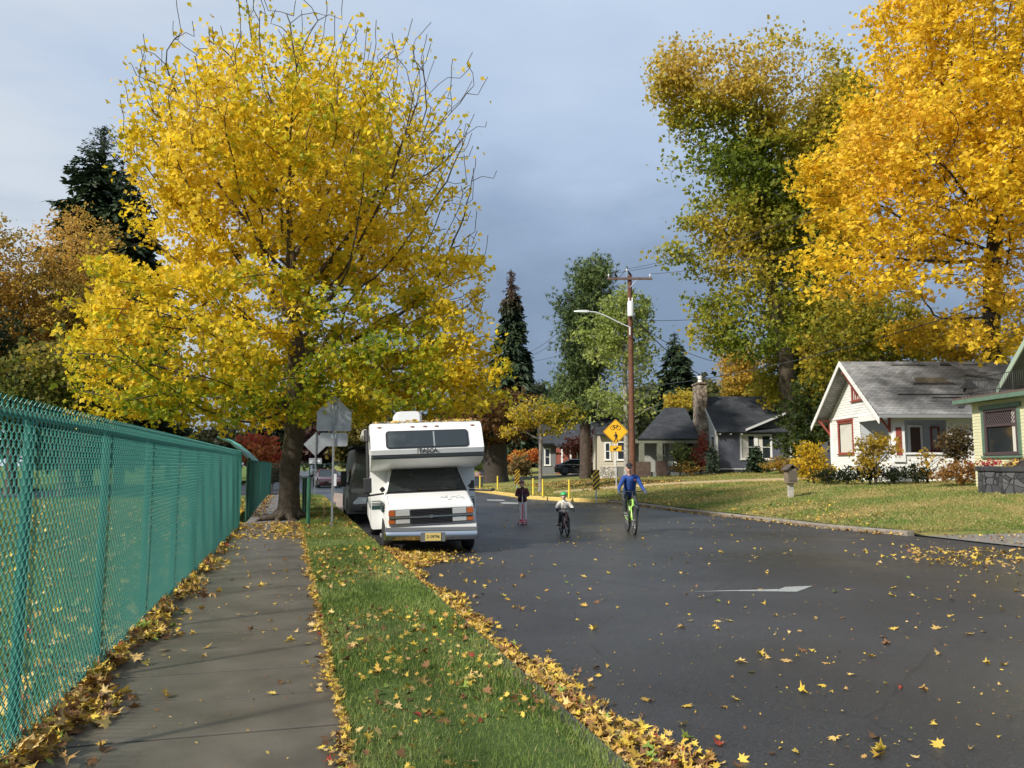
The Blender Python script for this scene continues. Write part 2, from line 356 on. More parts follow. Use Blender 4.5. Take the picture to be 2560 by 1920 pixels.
def conifer(name,label,base,H,Rb,seed,cols,droop=.5,r0=.3,dens=1.,group=None,z0=.08,sz=.55,top=.0,narrow=.9,bark=None):
    rng=np.random.default_rng(seed); t=empty(name,base,label,'tree',0,group); 
    mb=MB(); lv=int(H/.42*dens); P=[];Dv=[];Z=[]
    mb.tube([(0,0,-.3),(.02*H*.1,0,H*.5),(0,0,H)],[r0,r0*.6,.03],9)
    for i in range(lv):
        z=H*(z0+(1-z0)*(i/lv)); rel=1-z/H
        for j in range(rng.integers(5,8)):
            L_=Rb*(rel**narrow*.95+.05)*rng.uniform(.55,1.12); a=rng.uniform(0,6.283); d=np.array([math.cos(a),math.sin(a)])
            k=max(2,int(L_/.32)); pr=None
            for q in range(k+1):
                f=q/k; x=d*L_*f; zz=z+.12*L_*f*(1-droop)-droop*.55*L_*f*f+rng.normal()*.04
                P.append((x[0],x[1],zz)); Dv.append((d[0],d[1],-droop*.9*f)); Z.append(z/H)
                if q==k or rng.random()<.7:
                    for sgn in (-1,1):
                        aa=a+sgn*rng.uniform(.5,1.2); P.append((x[0],x[1],zz)); Dv.append((math.cos(aa),math.sin(aa),-droop*rng.uniform(.3,1.1))); Z.append(z/H)
            mb.tube([(0,0,z),(d[0]*L_*.9,d[1]*L_*.9,z+.1*L_*(1-droop)-droop*.44*L_)],[max(.015,.05*rel),.008],4,caps=False)
    mb.build('trunk',bark or BARKD,t,True)
    P=np.array(P);Dv=np.array(Dv);Z=np.array(Z); rep=3; P=np.repeat(P,rep,0);Dv=np.repeat(Dv,rep,0);Z=np.repeat(Z,rep)
    Dv=Dv+rng.normal(size=Dv.shape)*.28; P=P+rng.normal(size=P.shape)*.1; n=len(P)
    y=Dv/np.linalg.norm(Dv,axis=1)[:,None]; x=np.cross(y,rng.normal(size=(n,3))+np.array([0,0,1.5])); x/=np.linalg.norm(x,axis=1)[:,None]; z=np.cross(x,y)
    zf=np.clip((1-Z)/.22,.25,1); c=pal(rng.uniform(0,1,n)*.6+.2+.25*noise3(P,seed,.9),cols)*rng.uniform(.7,1.25,n)[:,None]
    if top: 
        w=np.clip((Z-top)/.12,0,1)[:,None]; c=c*(1-w)+np.array([.085,.05,.03])*rng.uniform(.6,1.3,n)[:,None]*w
    tv,tf=shape('spray'); scatter('crown',P,np.stack([x,y,z],axis=2),sz*rng.uniform(.6,1.2,n)*zf,c,tv,tf,NEEDLE,t)
    return t
# ================================================================ ground
CY=[-30,8,14,17.3,20,22.3,29,33.5,36.1,38.8,41.5,53.6,200]
CX=[16.6,16.2,15.7,15.4,14.85,14.9,14.75,15.1,14.6,13.3,12.4,12.4,12.4]
def curbX(Y): return np.interp(Y,CY,CX)
def lawn(X,Y):
    X=np.asarray(X,float);Y=np.asarray(Y,float)
    s=np.maximum(X-curbX(Y)-.25,0); a=np.interp(Y,[17,30,45,70],[.11,.11,.08,.06]); tl=np.interp(Y,[30,48],[.03,.06])
    h=a*np.minimum(s,7)+tl*np.clip(s-7,0,14); f=np.clip((Y-16.9)/3.5,0,1); f=f*f*(3-2*f)
    return h*f+.02*np.sin(X*1.3+Y*.7)*np.sin(Y*.9-X*.4)*f
def sheet(name,X,Y,Z,mat,kind='structure'):      # grid sheet from 2D arrays
    n,m=X.shape; v=np.stack([X,Y,Z],2).reshape(-1,3); f=[(i*m+j,i*m+j+1,(i+1)*m+j+1,(i+1)*m+j) for i in range(n-1) for j in range(m-1)]
    me=bpy.data.meshes.new(name); me.from_pydata(v.tolist(),[],f); me.materials.append(mat); me.polygons.foreach_set('use_smooth',[True]*len(f))
    o=bpy.data.objects.new(name,me); COL.objects.link(o); return tag(o,kind=kind)
def rect(x0,x1,y0,y1,z,nx=2,ny=2):
    X,Y=np.meshgrid(np.linspace(x0,x1,nx),np.linspace(y0,y1,ny)); return X,Y,np.full(X.shape,float(z))
def turfmat(name,g1,g2,straw,sc=.55,lo=.42,hi=.62):
    m=bpy.data.materials.new(name); m.use_nodes=True; t=m.node_tree; p=t.nodes['Principled BSDF']; p.inputs['Roughness'].default_value=.9; p.inputs['Specular IOR Level'].default_value=.15
    c=t.nodes.new('ShaderNodeTexCoord')
    def no(s,d=5):
        n=t.nodes.new('ShaderNodeTexNoise'); n.inputs['Scale'].default_value=s; n.inputs['Detail'].default_value=d; n.inputs['Roughness'].default_value=.65; t.links.new(c.outputs['Object'],n.inputs[0]); return n
    a=no(14,6); b=no(sc,4); x=t.nodes.new('ShaderNodeMixRGB'); x.inputs[1].default_value=(*g1,1); x.inputs[2].default_value=(*g2,1)
    r0=t.nodes.new('ShaderNodeMapRange'); r0.inputs[1].default_value=.35; r0.inputs[2].default_value=.65; t.links.new(a.outputs[0],r0.inputs[0]); t.links.new(r0.outputs[0],x.inputs[0])
    r=t.nodes.new('ShaderNodeMapRange'); r.inputs[1].default_value=lo; r.inputs[2].default_value=hi; t.links.new(b.outputs[0],r.inputs[0])
    y=t.nodes.new('ShaderNodeMixRGB'); t.links.new(r.outputs[0],y.inputs[0]); t.links.new(x.outputs[0],y.inputs[1]); y.inputs[2].default_value=(*straw,1)
    t.links.new(y.outputs[0],p.inputs['Base Color']); k=no(90,2); bp=t.nodes.new('ShaderNodeBump'); bp.inputs['Strength'].default_value=.8; bp.inputs['Distance'].default_value=.03
    t.links.new(k.outputs[0],bp.inputs['Height']); t.links.new(bp.outputs[0],p.inputs['Normal']); return m
TURF=turfmat('turf',(.12,.175,.035),(.18,.23,.055),(.34,.27,.10)); TURFG=turfmat('strip_turf',(.06,.10,.025),(.10,.15,.04),(.15,.16,.06),1.2,.55,.8)
FIELD=turfmat('field_turf',(.09,.14,.03),(.13,.18,.045),(.22,.18,.07),.3,.55,.75)
sheet('ground',*rect(-900,1000,-400,1500,-.3),FIELD)
# asphalt, wet in patches
def asphalt():
    m=bpy.data.materials.new('asphalt'); m.use_nodes=True; t=m.node_tree; p=t.nodes['Principled BSDF']; c=t.nodes.new('ShaderNodeTexCoord')
    def no(s,d,r_=.6):
        n=t.nodes.new('ShaderNodeTexNoise'); n.inputs['Scale'].default_value=s; n.inputs['Detail'].default_value=d; n.inputs['Roughness'].default_value=r_; t.links.new(c.outputs['Object'],n.inputs[0]); return n
    def mr_(n,a,b,c_,d):
        r=t.nodes.new('ShaderNodeMapRange'); r.inputs[1].default_value=a; r.inputs[2].default_value=b; r.inputs[3].default_value=c_; r.inputs[4].default_value=d; t.links.new(n,r.inputs[0]); return r.outputs[0]
    big=no(.28,4); fine=no(110,3,.7); x=t.nodes.new('ShaderNodeMixRGB'); t.links.new(mr_(big.outputs[0],.38,.62,0,1),x.inputs[0]); x.inputs[1].default_value=(.030,.030,.032,1); x.inputs[2].default_value=(.048,.048,.051,1)
    y=t.nodes.new('ShaderNodeMixRGB'); y.blend_type='MULTIPLY'; y.inputs[0].default_value=1; t.links.new(x.outputs[0],y.inputs[1])
    g=t.nodes.new('ShaderNodeCombineXYZ'); q=mr_(fine.outputs[0],.35,.7,.4,2.0)
    sp=no(34,5,.8); vc=t.nodes.new('ShaderNodeTexVoronoi'); vc.feature='DISTANCE_TO_EDGE'; vc.inputs['Scale'].default_value=.33; dm=t.nodes.new('ShaderNodeMixRGB'); dm.inputs[0].default_value=.22; wn=no(1.6,6,.7); t.links.new(c.outputs['Object'],dm.inputs[1]); t.links.new(wn.outputs['Color'],dm.inputs[2]); t.links.new(dm.outputs[0],vc.inputs[0])
    ck=mr_(vc.outputs['Distance'],.0015,.006,.68,1.); mk=mr_(no(.5,2).outputs[0],.50,.56,0,1); m9=t.nodes.new('ShaderNodeMath'); m9.operation='MAXIMUM'; t.links.new(ck,m9.inputs[0]); t.links.new(mk,m9.inputs[1])
    m8=t.nodes.new('ShaderNodeMath'); m8.operation='MULTIPLY'; t.links.new(q,m8.inputs[0]); t.links.new(mr_(sp.outputs[0],.3,.75,.6,1.5),m8.inputs[1]); m7=t.nodes.new('ShaderNodeMath'); m7.operation='MULTIPLY'; t.links.new(m8.outputs[0],m7.inputs[0]); t.links.new(m9.outputs[0],m7.inputs[1]); q=m7.outputs[0]
    for i in range(3): t.links.new(q,g.inputs[i])
    t.links.new(g.outputs[0],y.inputs[2]); t.links.new(y.outputs[0],p.inputs['Base Color'])
    wet=no(.16,4); t.links.new(mr_(wet.outputs[0],.40,.6,.52,.27),p.inputs['Roughness']); p.inputs['Specular IOR Level'].default_value=.5
    b=t.nodes.new('ShaderNodeBump'); b.inputs['Strength'].default_value=.55; b.inputs['Distance'].default_value=.012; t.links.new(fine.outputs[0],b.inputs['Height']); t.links.new(b.outputs[0],p.inputs['Normal']); return m
ASPH=asphalt()
Y=np.array([-12,0,8,14,17.3,20,22.3,29,33.5,36.1,38.8,41.5,53.6,80,140,260.]); t_=np.linspace(0,1,12)
Xr=np.where(Y<17,curbX(Y)+.6,curbX(Y)+.1)[:,None]; X=1.86+(Xr-1.86)*t_[None]; YY=np.repeat(Y[:,None],12,1)
sheet('road',X,YY,np.full(X.shape,-.15),ASPH)
sheet('cross_street',*rect(-70,1.86,46.5,63,-.15),ASPH); sheet('far_street',*rect(-4,1.86,63,260,-.15),ASPH)
sheet('gravel_driveway',*rect(15.6,60,-12,17.6,-.12,30,20),M('gravel',(.27,.25,.22),.95,ns=30,amt=.5,bump=1,bs=30))
# lawns on the right
sg=np.concatenate([np.linspace(0,12,50),np.linspace(12.6,60,40),[90,150,300,600]]); Yg=np.concatenate([[16.2,16.8],np.linspace(17.2,60,110),np.linspace(61,150,40),[200,400,900]])
YY=np.repeat(Yg[:,None],len(sg),1); XX=curbX(YY)+.22+sg[None]
ZL=lawn(XX,YY)-.015-.16*np.clip((17.9-YY)/1.3,0,1); sheet('lawn',XX,YY,ZL,TURF)
# kerbs
CONC=M('concrete',(.27,.235,.19),.85,ns=5,amt=.35,bump=.25,bs=60); CONCP=M('pink_concrete',(.36,.27,.22),.85,ns=6,amt=.3,bump=.2)
YPAINT=M('yellow_kerb_paint',(.62,.45,.13),.75,ns=9,amt=.35,lo=.45,hi=.7)
def ribbon(name,Ys,o0,o1,z0,z1,mat,kind='structure',zf=None):
    mb=MB(); secs=[]
    for y in Ys:
        x=float(curbX(y)); zz=(zf(x+o0,y) if zf else 0)
        secs.append([(x+o0,y,z0+zz),(x+o1,y,z0+zz),(x+o1,y,z1+zz),(x+o0+.02,y,z1+zz),(x+o0,y,z1-.03+zz)])
    mb.loft(secs); return tag(mb.build(name,mat),kind=kind)
ribbon('kerb',np.linspace(17.4,35.9,40),0,.22,-.3,-.03,CONC)
ribbon('painted_kerb',np.linspace(36,62,60),0,.30,-.3,.02,YPAINT)
ribbon('corner_pavement',np.linspace(38.6,60,60),.30,1.7,-.3,.012,CONCP)
ribbon('pavement_edge',np.linspace(38.6,60,60),1.7,1.88,-.3,.07,YPAINT)
mb=MB(); pa=[(14.0,41.9),(17,41.2),(20.4,39.6),(24,38.2),(30,36)]
for (x0,y0),(x1,y1) in zip(pa,pa[1:]):
    q=[(x0,y0),(x1,y1),(x1+.35,y1+.95),(x0+.35,y0+.95)]; vs=[(x,y,float(lawn(x,y))+dz) for dz in (-.1,.07) for x,y in q]
    mb.add(vs,[(4,5,6,7),(0,1,5,4),(1,2,6,5),(2,3,7,6),(3,0,4,7)])
tag(mb.build('garden_path',M('tan_concrete',(.52,.40,.22),.8,ns=5,amt=.3)),kind='structure')
# left pavement in slabs
SLAB=M('pavement_concrete',(.150,.130,.103),.33,ns=1.6,amt=.42,bump=.22,bs=140,det=8,spec=.45)
mb=MB(); y=4.67-.805*11; rg=random.Random(3)
while y<24.2:
    x1=.41; mb.box(-1.55,x1,y+.012,y+.793,-.2,rg.uniform(-.003,.003)); y+=.805
pv=mb.build('pavement',SLAB,bevel=.006); tag(pv,kind='structure')
sheet('pavement_bed',*rect(-1.55,.41,-6,24.3,-.03),M('joint',(.02,.018,.016),.8),'structure')
mb=MB(); y=24.6
while y<46:
    mb.box(-1.15,.15,y+.008,y+1.49,-.2,rg.uniform(-.01,.006)); y+=1.5
tag(mb.build('far_pavement',M('dry_pavement',(.22,.21,.21),.8,ns=3,amt=.3)),kind='structure')
# planting strip between pavement and road
Yg=np.linspace(-6,47.5,100); xs=np.linspace(0,1,9); x0=np.where(Yg<24,.40,.55-.4)[:,None]; x1=1.80-.0*Yg[:,None]
XX=x0+(x1-x0)*xs[None]; YY=np.repeat(Yg[:,None],9,1); ZZ=.02+.035*np.sin(np.pi*xs)[None]+.012*np.sin(YY*2.1+XX*3)
ZZ[:,0]=-.03; ZZ[:,-1]=-.03
sheet('grass_strip',XX,YY,ZZ,TURFG)
mb=MB()
for i in range(26): mb.box(1.79,1.885,-6+i*2.06,-6+i*2.06+2.05,-.3,-.012+.002*(i%2))
tag(mb.build('left_kerb',M('dark_kerb',(.10,.09,.08),.8,ns=8,amt=.4)),kind='structure')
# playing field behind the fence
XX,YY=np.meshgrid(-1.52-np.linspace(0,1,40)**2*160,np.linspace(-8,46.3,40)); sheet('playing_field',XX,YY,.012+0*XX+.02*np.sin(XX*.5)*np.sin(YY*.4),FIELD)
XX,YY=np.meshgrid(np.linspace(-160,-4.4,20),np.linspace(63.3,200,20)); sheet('far_field',XX,YY,0*XX,FIELD)
# island in the side street
mb=MB(); q=[G(832,1247,0),G(864,1249,0),G(868,1236,0),G(836,1231,0)]
mb.prism([v-Vector((0,0,.3)) for v in q],(0,0,.3)); tag(mb.build('traffic_island',CONCP,bevel=.03),kind='structure')
mb=MB(); q=[G(838,1272,-.02),G(880,1275,-.02),G(884,1252,-.02),G(842,1250,-.02)]
mb.prism([v-Vector((0,0,.3)) for v in q],(0,0,.33)); tag(mb.build('kerb_corner',CONCP,bevel=.03),kind='structure')
# road markings
WP=M('road_paint',(.40,.42,.40),.6,ns=20,amt=.4)
def marking(pts):
    mb=MB(); mb.add([G(x,y,-.145) for x,y in pts],[tuple(range(len(pts)))]); return tag(mb.build('road_marking',WP),kind='structure')
Z4=lambda x,y:(1160+x*.633,1380+y*.633)
marking([Z4(895,156),Z4(1070,150.5),Z4(1245,146),Z4(1240,155.5),Z4(1060,154)])
marking([Z4(1246,146),Z4(1270,137.5),Z4(1377,133.5),Z4(1315,156.5),Z4(1241,155.7)])
Z3=lambda x,y:(1160+x*.2351,1100+y*.2351)
marking([Z3(240,632),Z3(415,634),Z3(442,649),Z3(250,643)]); marking([Z3(375,666),Z3(440,660),Z3(600,668),Z3(600,678),Z3(415,678)])
# ================================================================ leaf litter and grass blades
YL=[(.66,.44,.045),(.72,.52,.10),(.60,.36,.05),(.70,.50,.20),(.42,.22,.06),(.75,.55,.08)]
def littercol(rng,n,brown=.15,green=.03):
    c=pal(rng.uniform(0,1,n),YL)*rng.uniform(.75,1.12,n)[:,None]; m=rng.uniform(0,1,n)
    c[m<brown]=np.array([.22,.11,.045])*rng.uniform(.5,1.3,(m<brown).sum())[:,None]; g=(m>1-green); c[g]=np.array([.22,.3,.06]); 
    r=(m>brown)&(m<brown+.012); c[r]=np.array([.33,.05,.03]); return c
def litter(name,label,xy,zf,seed,size=(.07,.16),h=0.,tilt=.25,brown=.15,kind='maple',sp=1.2):
    rng=np.random.default_rng(seed); n=len(xy); z=zf(xy[:,0],xy[:,1])+.012+rng.uniform(0,1,n)**1.5*h
    nr=np.concatenate([rng.normal(size=(n,2))*tilt,np.ones((n,1))],1); Rm=rotmats(rng,n,nrm=nr); tv,tf=shape(kind)
    s=size[0]+(size[1]-size[0])*rng.uniform(0,1,n)**sp; o=scatter(name,np.stack([xy[:,0],xy[:,1],z],1),Rm,s[:,None]*np.stack([rng.uniform(.55,1.1,n),rng.uniform(.75,1.1,n),rng.uniform(-1,3,n)],1),littercol(rng,n,brown),tv,tf,LITTER,None,rng.normal(size=(n,3))*np.array([.5,.4,.2])+np.array([.15,.1,.1])); tag(o,label,'fallen leaves',kind='stuff'); return o
rng=np.random.default_rng(11); Z0=lambda x,y:0*x
def yd(n,a,b,p=1.6): return a+(b-a)*rng.uniform(0,1,n)**p     # denser towards the camera
# against the fence
n=5200; y=yd(n,2.2,23.5,1.25); w=.12+.06*np.sin(y*2.3)+.05*np.sin(y*5.1+1)+.04*np.sin(y*11); x=-1.46+np.abs(rng.normal(size=n))*w
hh=np.clip(.17-(x+1.46)*.38,0,.2)
o=litter('leaf_drift','drift of yellow and brown maple leaves heaped along the foot of the green mesh fence',np.stack([x,y],1),lambda a,b:rng.uniform(0,1,n)*hh,21,(.07,.17),0,.55,.24)
# pavement edge by the grass
n=2600; y=yd(n,2.2,24,1.2); x=.40-np.abs(rng.normal(size=n))*(.045+.03*np.sin(y*3)+.02*np.sin(y*9.)); litter('leaf_border','narrow line of small tan leaves along the pavement edge beside the grass',np.stack([x,y],1),Z0,22,(.035,.10),.03,.35,.22)
# gutter
n=9000; y=np.concatenate([yd(n-2200,2.5,17,1.2),rng.uniform(13.2,17.3,2200)]); w=.10+.13*np.clip(np.sin(y*1.15+2.2),0,1)+.10*np.clip(np.sin(y*2.9+.5),-.5,1)+np.where((y>4.5)&(y<8),.10,0)+np.where(y>14.4,.25,0)
x=1.90+np.abs(rng.normal(size=n))*np.clip(w,.04,.6)*.8; litter('gutter_leaves','thick yellow and brown leaves filling the gutter at the edge of the grass strip',np.stack([x,y],1),lambda a,b:-.15+np.clip(.11-(a-1.9)*.2,0,.12)*rng.uniform(0,1,n),23,(.06,.14),0,.4,.27)
n=950; x=1.9+np.abs(rng.normal(size=n))*.62;y=rng.uniform(14.9,17.2,n)-np.clip(x-2.6,0,2)*.3; litter('leaf_patch','patch of yellow leaves on the asphalt in front of the motorhome',np.stack([x,y],1),lambda a,b:-.15+0*a,24,(.06,.15),.04,.4)
# grass strip, pavement, road
n=6000; y=yd(n,2.5,40,1.15); x=rng.uniform(.45,1.78,n); k=noise3(np.stack([x*1.5,y,0*x],1),5,1.2)>-.45; litter('strip_leaves','yellow leaves scattered over the grass strip beside the pavement',np.stack([x,y],1)[k],lambda a,b:.05+0*a,25,(.015,.13),.03,.6,.25,sp=2.6)
n=260; y=yd(n,2.3,24,.9); x=rng.uniform(-1.1,.38,n); litter('pavement_leaves','single yellow leaves lying on the wet brown pavement',np.stack([x,y],1),Z0,26,(.015,.15),.0,.25,.12,sp=2.)
n=620; y=yd(n,19,24.3,1.); x=np.clip(rng.normal(size=n)*.5-.2,-1.3,.5); litter('trunk_leaves','yellow leaves on the pavement at the foot of the big maple',np.stack([x,y],1),Z0,27,(.06,.15),.03,.4)
n=2200; v=3+37*rng.uniform(0,1,n)**1.15; uu=rng.uniform(-.1,.68,n)*v; x=uu*math.cos(YAW)+v*math.sin(YAW); y=-uu*math.sin(YAW)+v*math.cos(YAW); k=(x>2.1)&(x<curbX(y)-.05)&(y<40)
litter('road_leaves','small yellow leaves and crumbs scattered thinly over the dark asphalt road',np.stack([x,y],1)[k],lambda a,b:-.15+0*a,28,(.014,.155),.0,.22,.12,sp=3.2)
n=420; c=np.array([tuple(G(2300+i*60,1380+(i%3)*14,-.15))[:2] for i in range(6)])[rng.integers(0,6,n)]; xy=c+rng.normal(size=(n,2))*np.array([.7,.45]); xy=xy[xy[:,0]<15.7]
litter('road_leaf_cluster','loose clusters of yellow leaves on the asphalt by the gravel driveway',xy,lambda a,b:-.15+0*a,29,(.06,.16),.03,.35)
n=900; y=rng.uniform(17.4,36,n); x=curbX(y)-np.abs(rng.normal(size=n))*.16; litter('far_gutter_leaves','brown and yellow leaves along the far kerb below the lawns',np.stack([x,y],1),lambda a,b:-.15+0*a,30,(.05,.13),.05,.4,.5)
n=9500; y=17.6+40*rng.uniform(0,1,n)**1.3; x=curbX(y)+.3+22*rng.uniform(0,1,n)**1.4; k=noise3(np.stack([x,y,0*x],1),9,.45)>-.15
litter('lawn_leaves','yellow and tan leaves speckling the lawns across the road',np.stack([x,y],1)[k],lambda a,b:lawn(a,b)+.02,31,(.04,.11),.02,.4,.25,'star')
n=2000; x=rng.uniform(15.5,22,n); y=rng.uniform(41,55,n); litter('brown_leaf_bed','bed of rusty brown leaves on the lawn under the pine',np.stack([x,y],1),lambda a,b:lawn(a,b)+.02,32,(.08,.16),.03,.4,.75,'star')
n=9000; y=2+40*rng.uniform(0,1,n)**1.2; x=-1.5-26*rng.uniform(0,1,n)**1.8; litter('field_leaves','pale fallen leaves on the playing field behind the green fence',np.stack([x,y],1),lambda a,b:.03+0*a,33,(.07,.15),.03,.5,.2,'star')
n=700; x=-1.1+np.abs(rng.normal(size=n))*.25; y=rng.uniform(27,46,n); litter('far_fence_leaves','brown leaves along the foot of the far green fence',np.stack([x,y],1),Z0,34,(.06,.14),.06,.4,.6)
n=1500; v=2.6+22*rng.uniform(0,1,n)**1.2; uu=rng.uniform(-.1,.68,n)*v; x=uu*math.cos(YAW)+v*math.sin(YAW); y=-uu*math.sin(YAW)+v*math.cos(YAW); k=(x>2.)&(x<curbX(y)-.05)
litter('leaf_crumbs','tiny tan leaf fragments and seeds sprinkled on the near asphalt',np.stack([x,y],1)[k],lambda a,b:-.15+0*a,35,(.006,.045),.0,.3,.35,'leaf',sp=2.2)
n=420; y=yd(n,2.2,20,1.1); x=rng.uniform(-1.25,.38,n); litter('pavement_crumbs','tiny leaf fragments sprinkled on the wet pavement',np.stack([x,y],1),Z0,36,(.006,.04),.0,.3,.4,'leaf',sp=2.)
n=260; x=rng.uniform(15.8,19,n); y=rng.uniform(13.5,17.3,n); litter('gravel_leaves','brown and yellow leaves on the gravel driveway edge',np.stack([x,y],1),lambda a,b:-.12+0*a,37,(.05,.13),.02,.4,.5)
# blades
def blades(name,label,xy,zf,seed,h,w,cols,straw=.1,kind='blade'):
    rng=np.random.default_rng(seed); n=len(xy); up=np.concatenate([rng.normal(size=(n,2))*.38,np.ones((n,1))],1); up/=np.linalg.norm(up,axis=1)[:,None]
    x=rng.normal(size=(n,3)); x-=up*(x*up).sum(1)[:,None]; x/=np.linalg.norm(x,axis=1)[:,None]; y=np.cross(up,x)
    d=np.hypot(xy[:,0],xy[:,1]); W_=w*np.clip(d/5,.8,6); H_=h*rng.uniform(.5,1.2,n)
    p3=np.stack([xy[:,0],xy[:,1],0*xy[:,0]],1); c=pal(.5+.3*noise3(p3,seed,2.)+rng.uniform(-.3,.3,n),cols); s=rng.uniform(0,1,n)<straw+.1*noise3(p3,seed+1,.8); c[s]=np.array([.36,.30,.14])
    c*=rng.uniform(.7,1.25,n)[:,None]; tv,tf=shape(kind)
    o=scatter(name,np.stack([xy[:,0],xy[:,1],zf(xy[:,0],xy[:,1])],1),np.stack([x,y,up],2),np.stack([W_,W_,H_],1),c,tv,tf,GRASS); tag(o,label,'grass',kind='stuff')
GC=[(.10,.165,.03),(.155,.225,.045),(.21,.28,.065),(.31,.35,.13)]
n=125000; y=2.+42*rng.uniform(0,1,n)**1.9; x=rng.uniform(.38,1.83,n); blades('grass','short green grass of the strip between the pavement and the road',np.stack([x,y],1),lambda a,b:.015+.03*np.sin(np.pi*np.clip((a-.4)/1.4,0,1)),41,.055,.0065,GC,.06)
n=80000; y=17.3+32*rng.uniform(0,1,n)**1.3; x=curbX(y)+.2+17*rng.uniform(0,1,n)**1.3
nz=noise3(np.stack([x,y,0*x],1),77,.35); SC_=[(.12,.18,.035),(.19,.24,.05),(.31,.27,.09),(.42,.33,.13)]
xy=np.stack([x,y],1); blades('lawn_grass','green lawn grass with straw coloured patches across the road',xy,lambda a,b:lawn(a,b)-.005,42,.06,.0075,SC_,.2)
n=26000; y=2+24*rng.uniform(0,1,n)**1.3; x=-1.5-6*rng.uniform(0,1,n)**1.6; blades('field_grass','bright green grass of the playing field behind the mesh fence',np.stack([x,y],1),lambda a,b:.01+0*a,43,.07,.008,[(.08,.14,.03),(.14,.2,.05),(.2,.24,.08)],.1)
# ================================================================ green mesh fences
TEAL=M('green_vinyl',(.065,.30,.235),.3,spec=.5); TEALD=M('dark_green_paint',(.012,.07,.045),.45); GALV=M('galvanised_steel',(.30,.32,.33),.45,.55,ns=6,amt=.25); SIGNB=M('sign_back_aluminium',(.34,.36,.38),.5,.25,ns=3,amt=.25,det=6)
def linkfence(name,label,p0,p1,H,posts,w=.045,rw=.003,bulge=.02,seed=1,postr=.03,group=None,mat=TEAL,rail=True,pmat=None):
    p0=np.array(p0,float);p1=np.array(p1,float); Ln=np.linalg.norm(p1-p0); d=(p1-p0)/Ln; nrm=np.array([d[1],-d[0]])   # towards the pavement
    t=empty(name,(p0[0],p0[1],0),label,'fence',0,group); nw=int(Ln/w); hs=w*1.0; K=int((H-.02)/hs)
    k=np.arange(K+1); i=np.arange(nw); ph=(k[None]+i[:,None])%2; S=i[:,None]*w+ph*w*1.12; Z=.02+k*hs+0*S; sg=np.where(ph==1,1.,-1.)*.005
    bl=bulge*(np.sin(S*1.7+seed)*.6+np.sin(S*4.1+Z*2.3)*.4)*np.sin(np.pi*np.clip(Z/H,0,1))+bulge*.5*np.sin(S*.6+Z*1.1)
    Pn=postr+.004+sg+bl*.6+.5*abs(bulge); ang=np.arange(3)*2*np.pi/3
    X=d[0]*S+nrm[0]*Pn; Yv=d[1]*S+nrm[1]*Pn
    a1=np.array([nrm[0],nrm[1],0]); a2=np.array([d[0],d[1],.0])*.75+np.array([0,0,.66])
    ring=a1[None]*np.cos(ang)[:,None]*rw+a2[None]*np.sin(ang)[:,None]*rw; V=(np.stack([X,Yv,Z],2)[:,:,None,:]+ring[None,None]).reshape(-1,3).astype(np.float32)
    b=(np.arange(nw)[:,None]*(K+1)+np.arange(K)[None]).ravel()*3; j=np.arange(3); f=np.stack([b[:,None]+j,b[:,None]+(j+1)%3,b[:,None]+3+(j+1)%3,b[:,None]+3+j],2).reshape(-1,4).astype(np.int32)
    me=bpy.data.meshes.new('mesh_panel'); me.vertices.add(len(V)); me.vertices.foreach_set('co',V.ravel()); me.loops.add(len(f)*4); me.loops.foreach_set('vertex_index',f.ravel()); me.polygons.add(len(f))
    me.polygons.foreach_set('loop_start',np.arange(0,len(f)*4,4,dtype=np.int32)); me.polygons.foreach_set('loop_total',np.full(len(f),4,np.int32)); me.polygons.foreach_set('use_smooth',np.ones(len(f),bool)); me.materials.append(mat); me.update(calc_edges=True)
    o=bpy.data.objects.new('mesh_panel',me); COL.objects.link(o); o.parent=t
    D=Vector((d[0],d[1],0))
    if rail: MB().cyl(Vector((0,0,H-.085)),D*Ln+Vector((0,0,H-.085)),.021,n=10).build('top_rail',pmat or mat,t,True)
    for s in posts:
        q=D*s; mb=MB(); mb.cyl(q+Vector((0,0,-.2)),q+Vector((0,0,H-.11)),postr,n=12); mb.ell(tuple(q+Vector((0,0,H-.10))),(postr*1.1,postr*1.1,.03)); mb.build('post',pmat or mat,t,True)
    return t
p0=(-1.485,1.4);p1=(-1.265,22.55)
linkfence('mesh_fence','long teal green mesh fence running beside the pavement at the left',p0,p1,2.03,[5.2+1.92*k-1.4 for k in range(-1,9)]+[21.13],w=.041,rw=.0045,seed=2,pmat=M('post_green',(.02,.13,.10),.4))
# frayed twist along the top
linkfence('mesh_fence','farther teal green mesh fence beyond the opening, left of the big trunk',(-1.27,27.1),(-1.08,48.8),1.86,[0,5.4,10.8,16.2,21.6],w=.05,rw=.005,seed=4,postr=.04,pmat=TEALD)
linkfence('mesh_fence','dark green mesh fence crossing behind the big maple trunk',(-1.0,49.2),(3.4,49.6),1.8,[0,2.2,4.4],w=.08,rw=.005,seed=5,mat=TEALD)
t=empty('backstop',A(623,1290,26.2),'slanted green backstop netting on a curved pipe above the far fence','backstop'); o0=Vector(t.location); Q=lambda x,y,d:A(x,y,d)-o0
mb=MB(); cp=[Q(545,1092,30),Q(575,1104,29),Q(600,1124,28),Q(623,1148,26.6)]; mb.tube(cp,.045,8); mb.tube([Q(623,1148,26.6),Q(623,1292,26.6)],.05,8); mb.build('frame',TEALD,t,True)
mb=MB(); e=[Q(578,1100,36),Q(600,1112,36),Q(628,1134,35),Q(652,1158,34)]
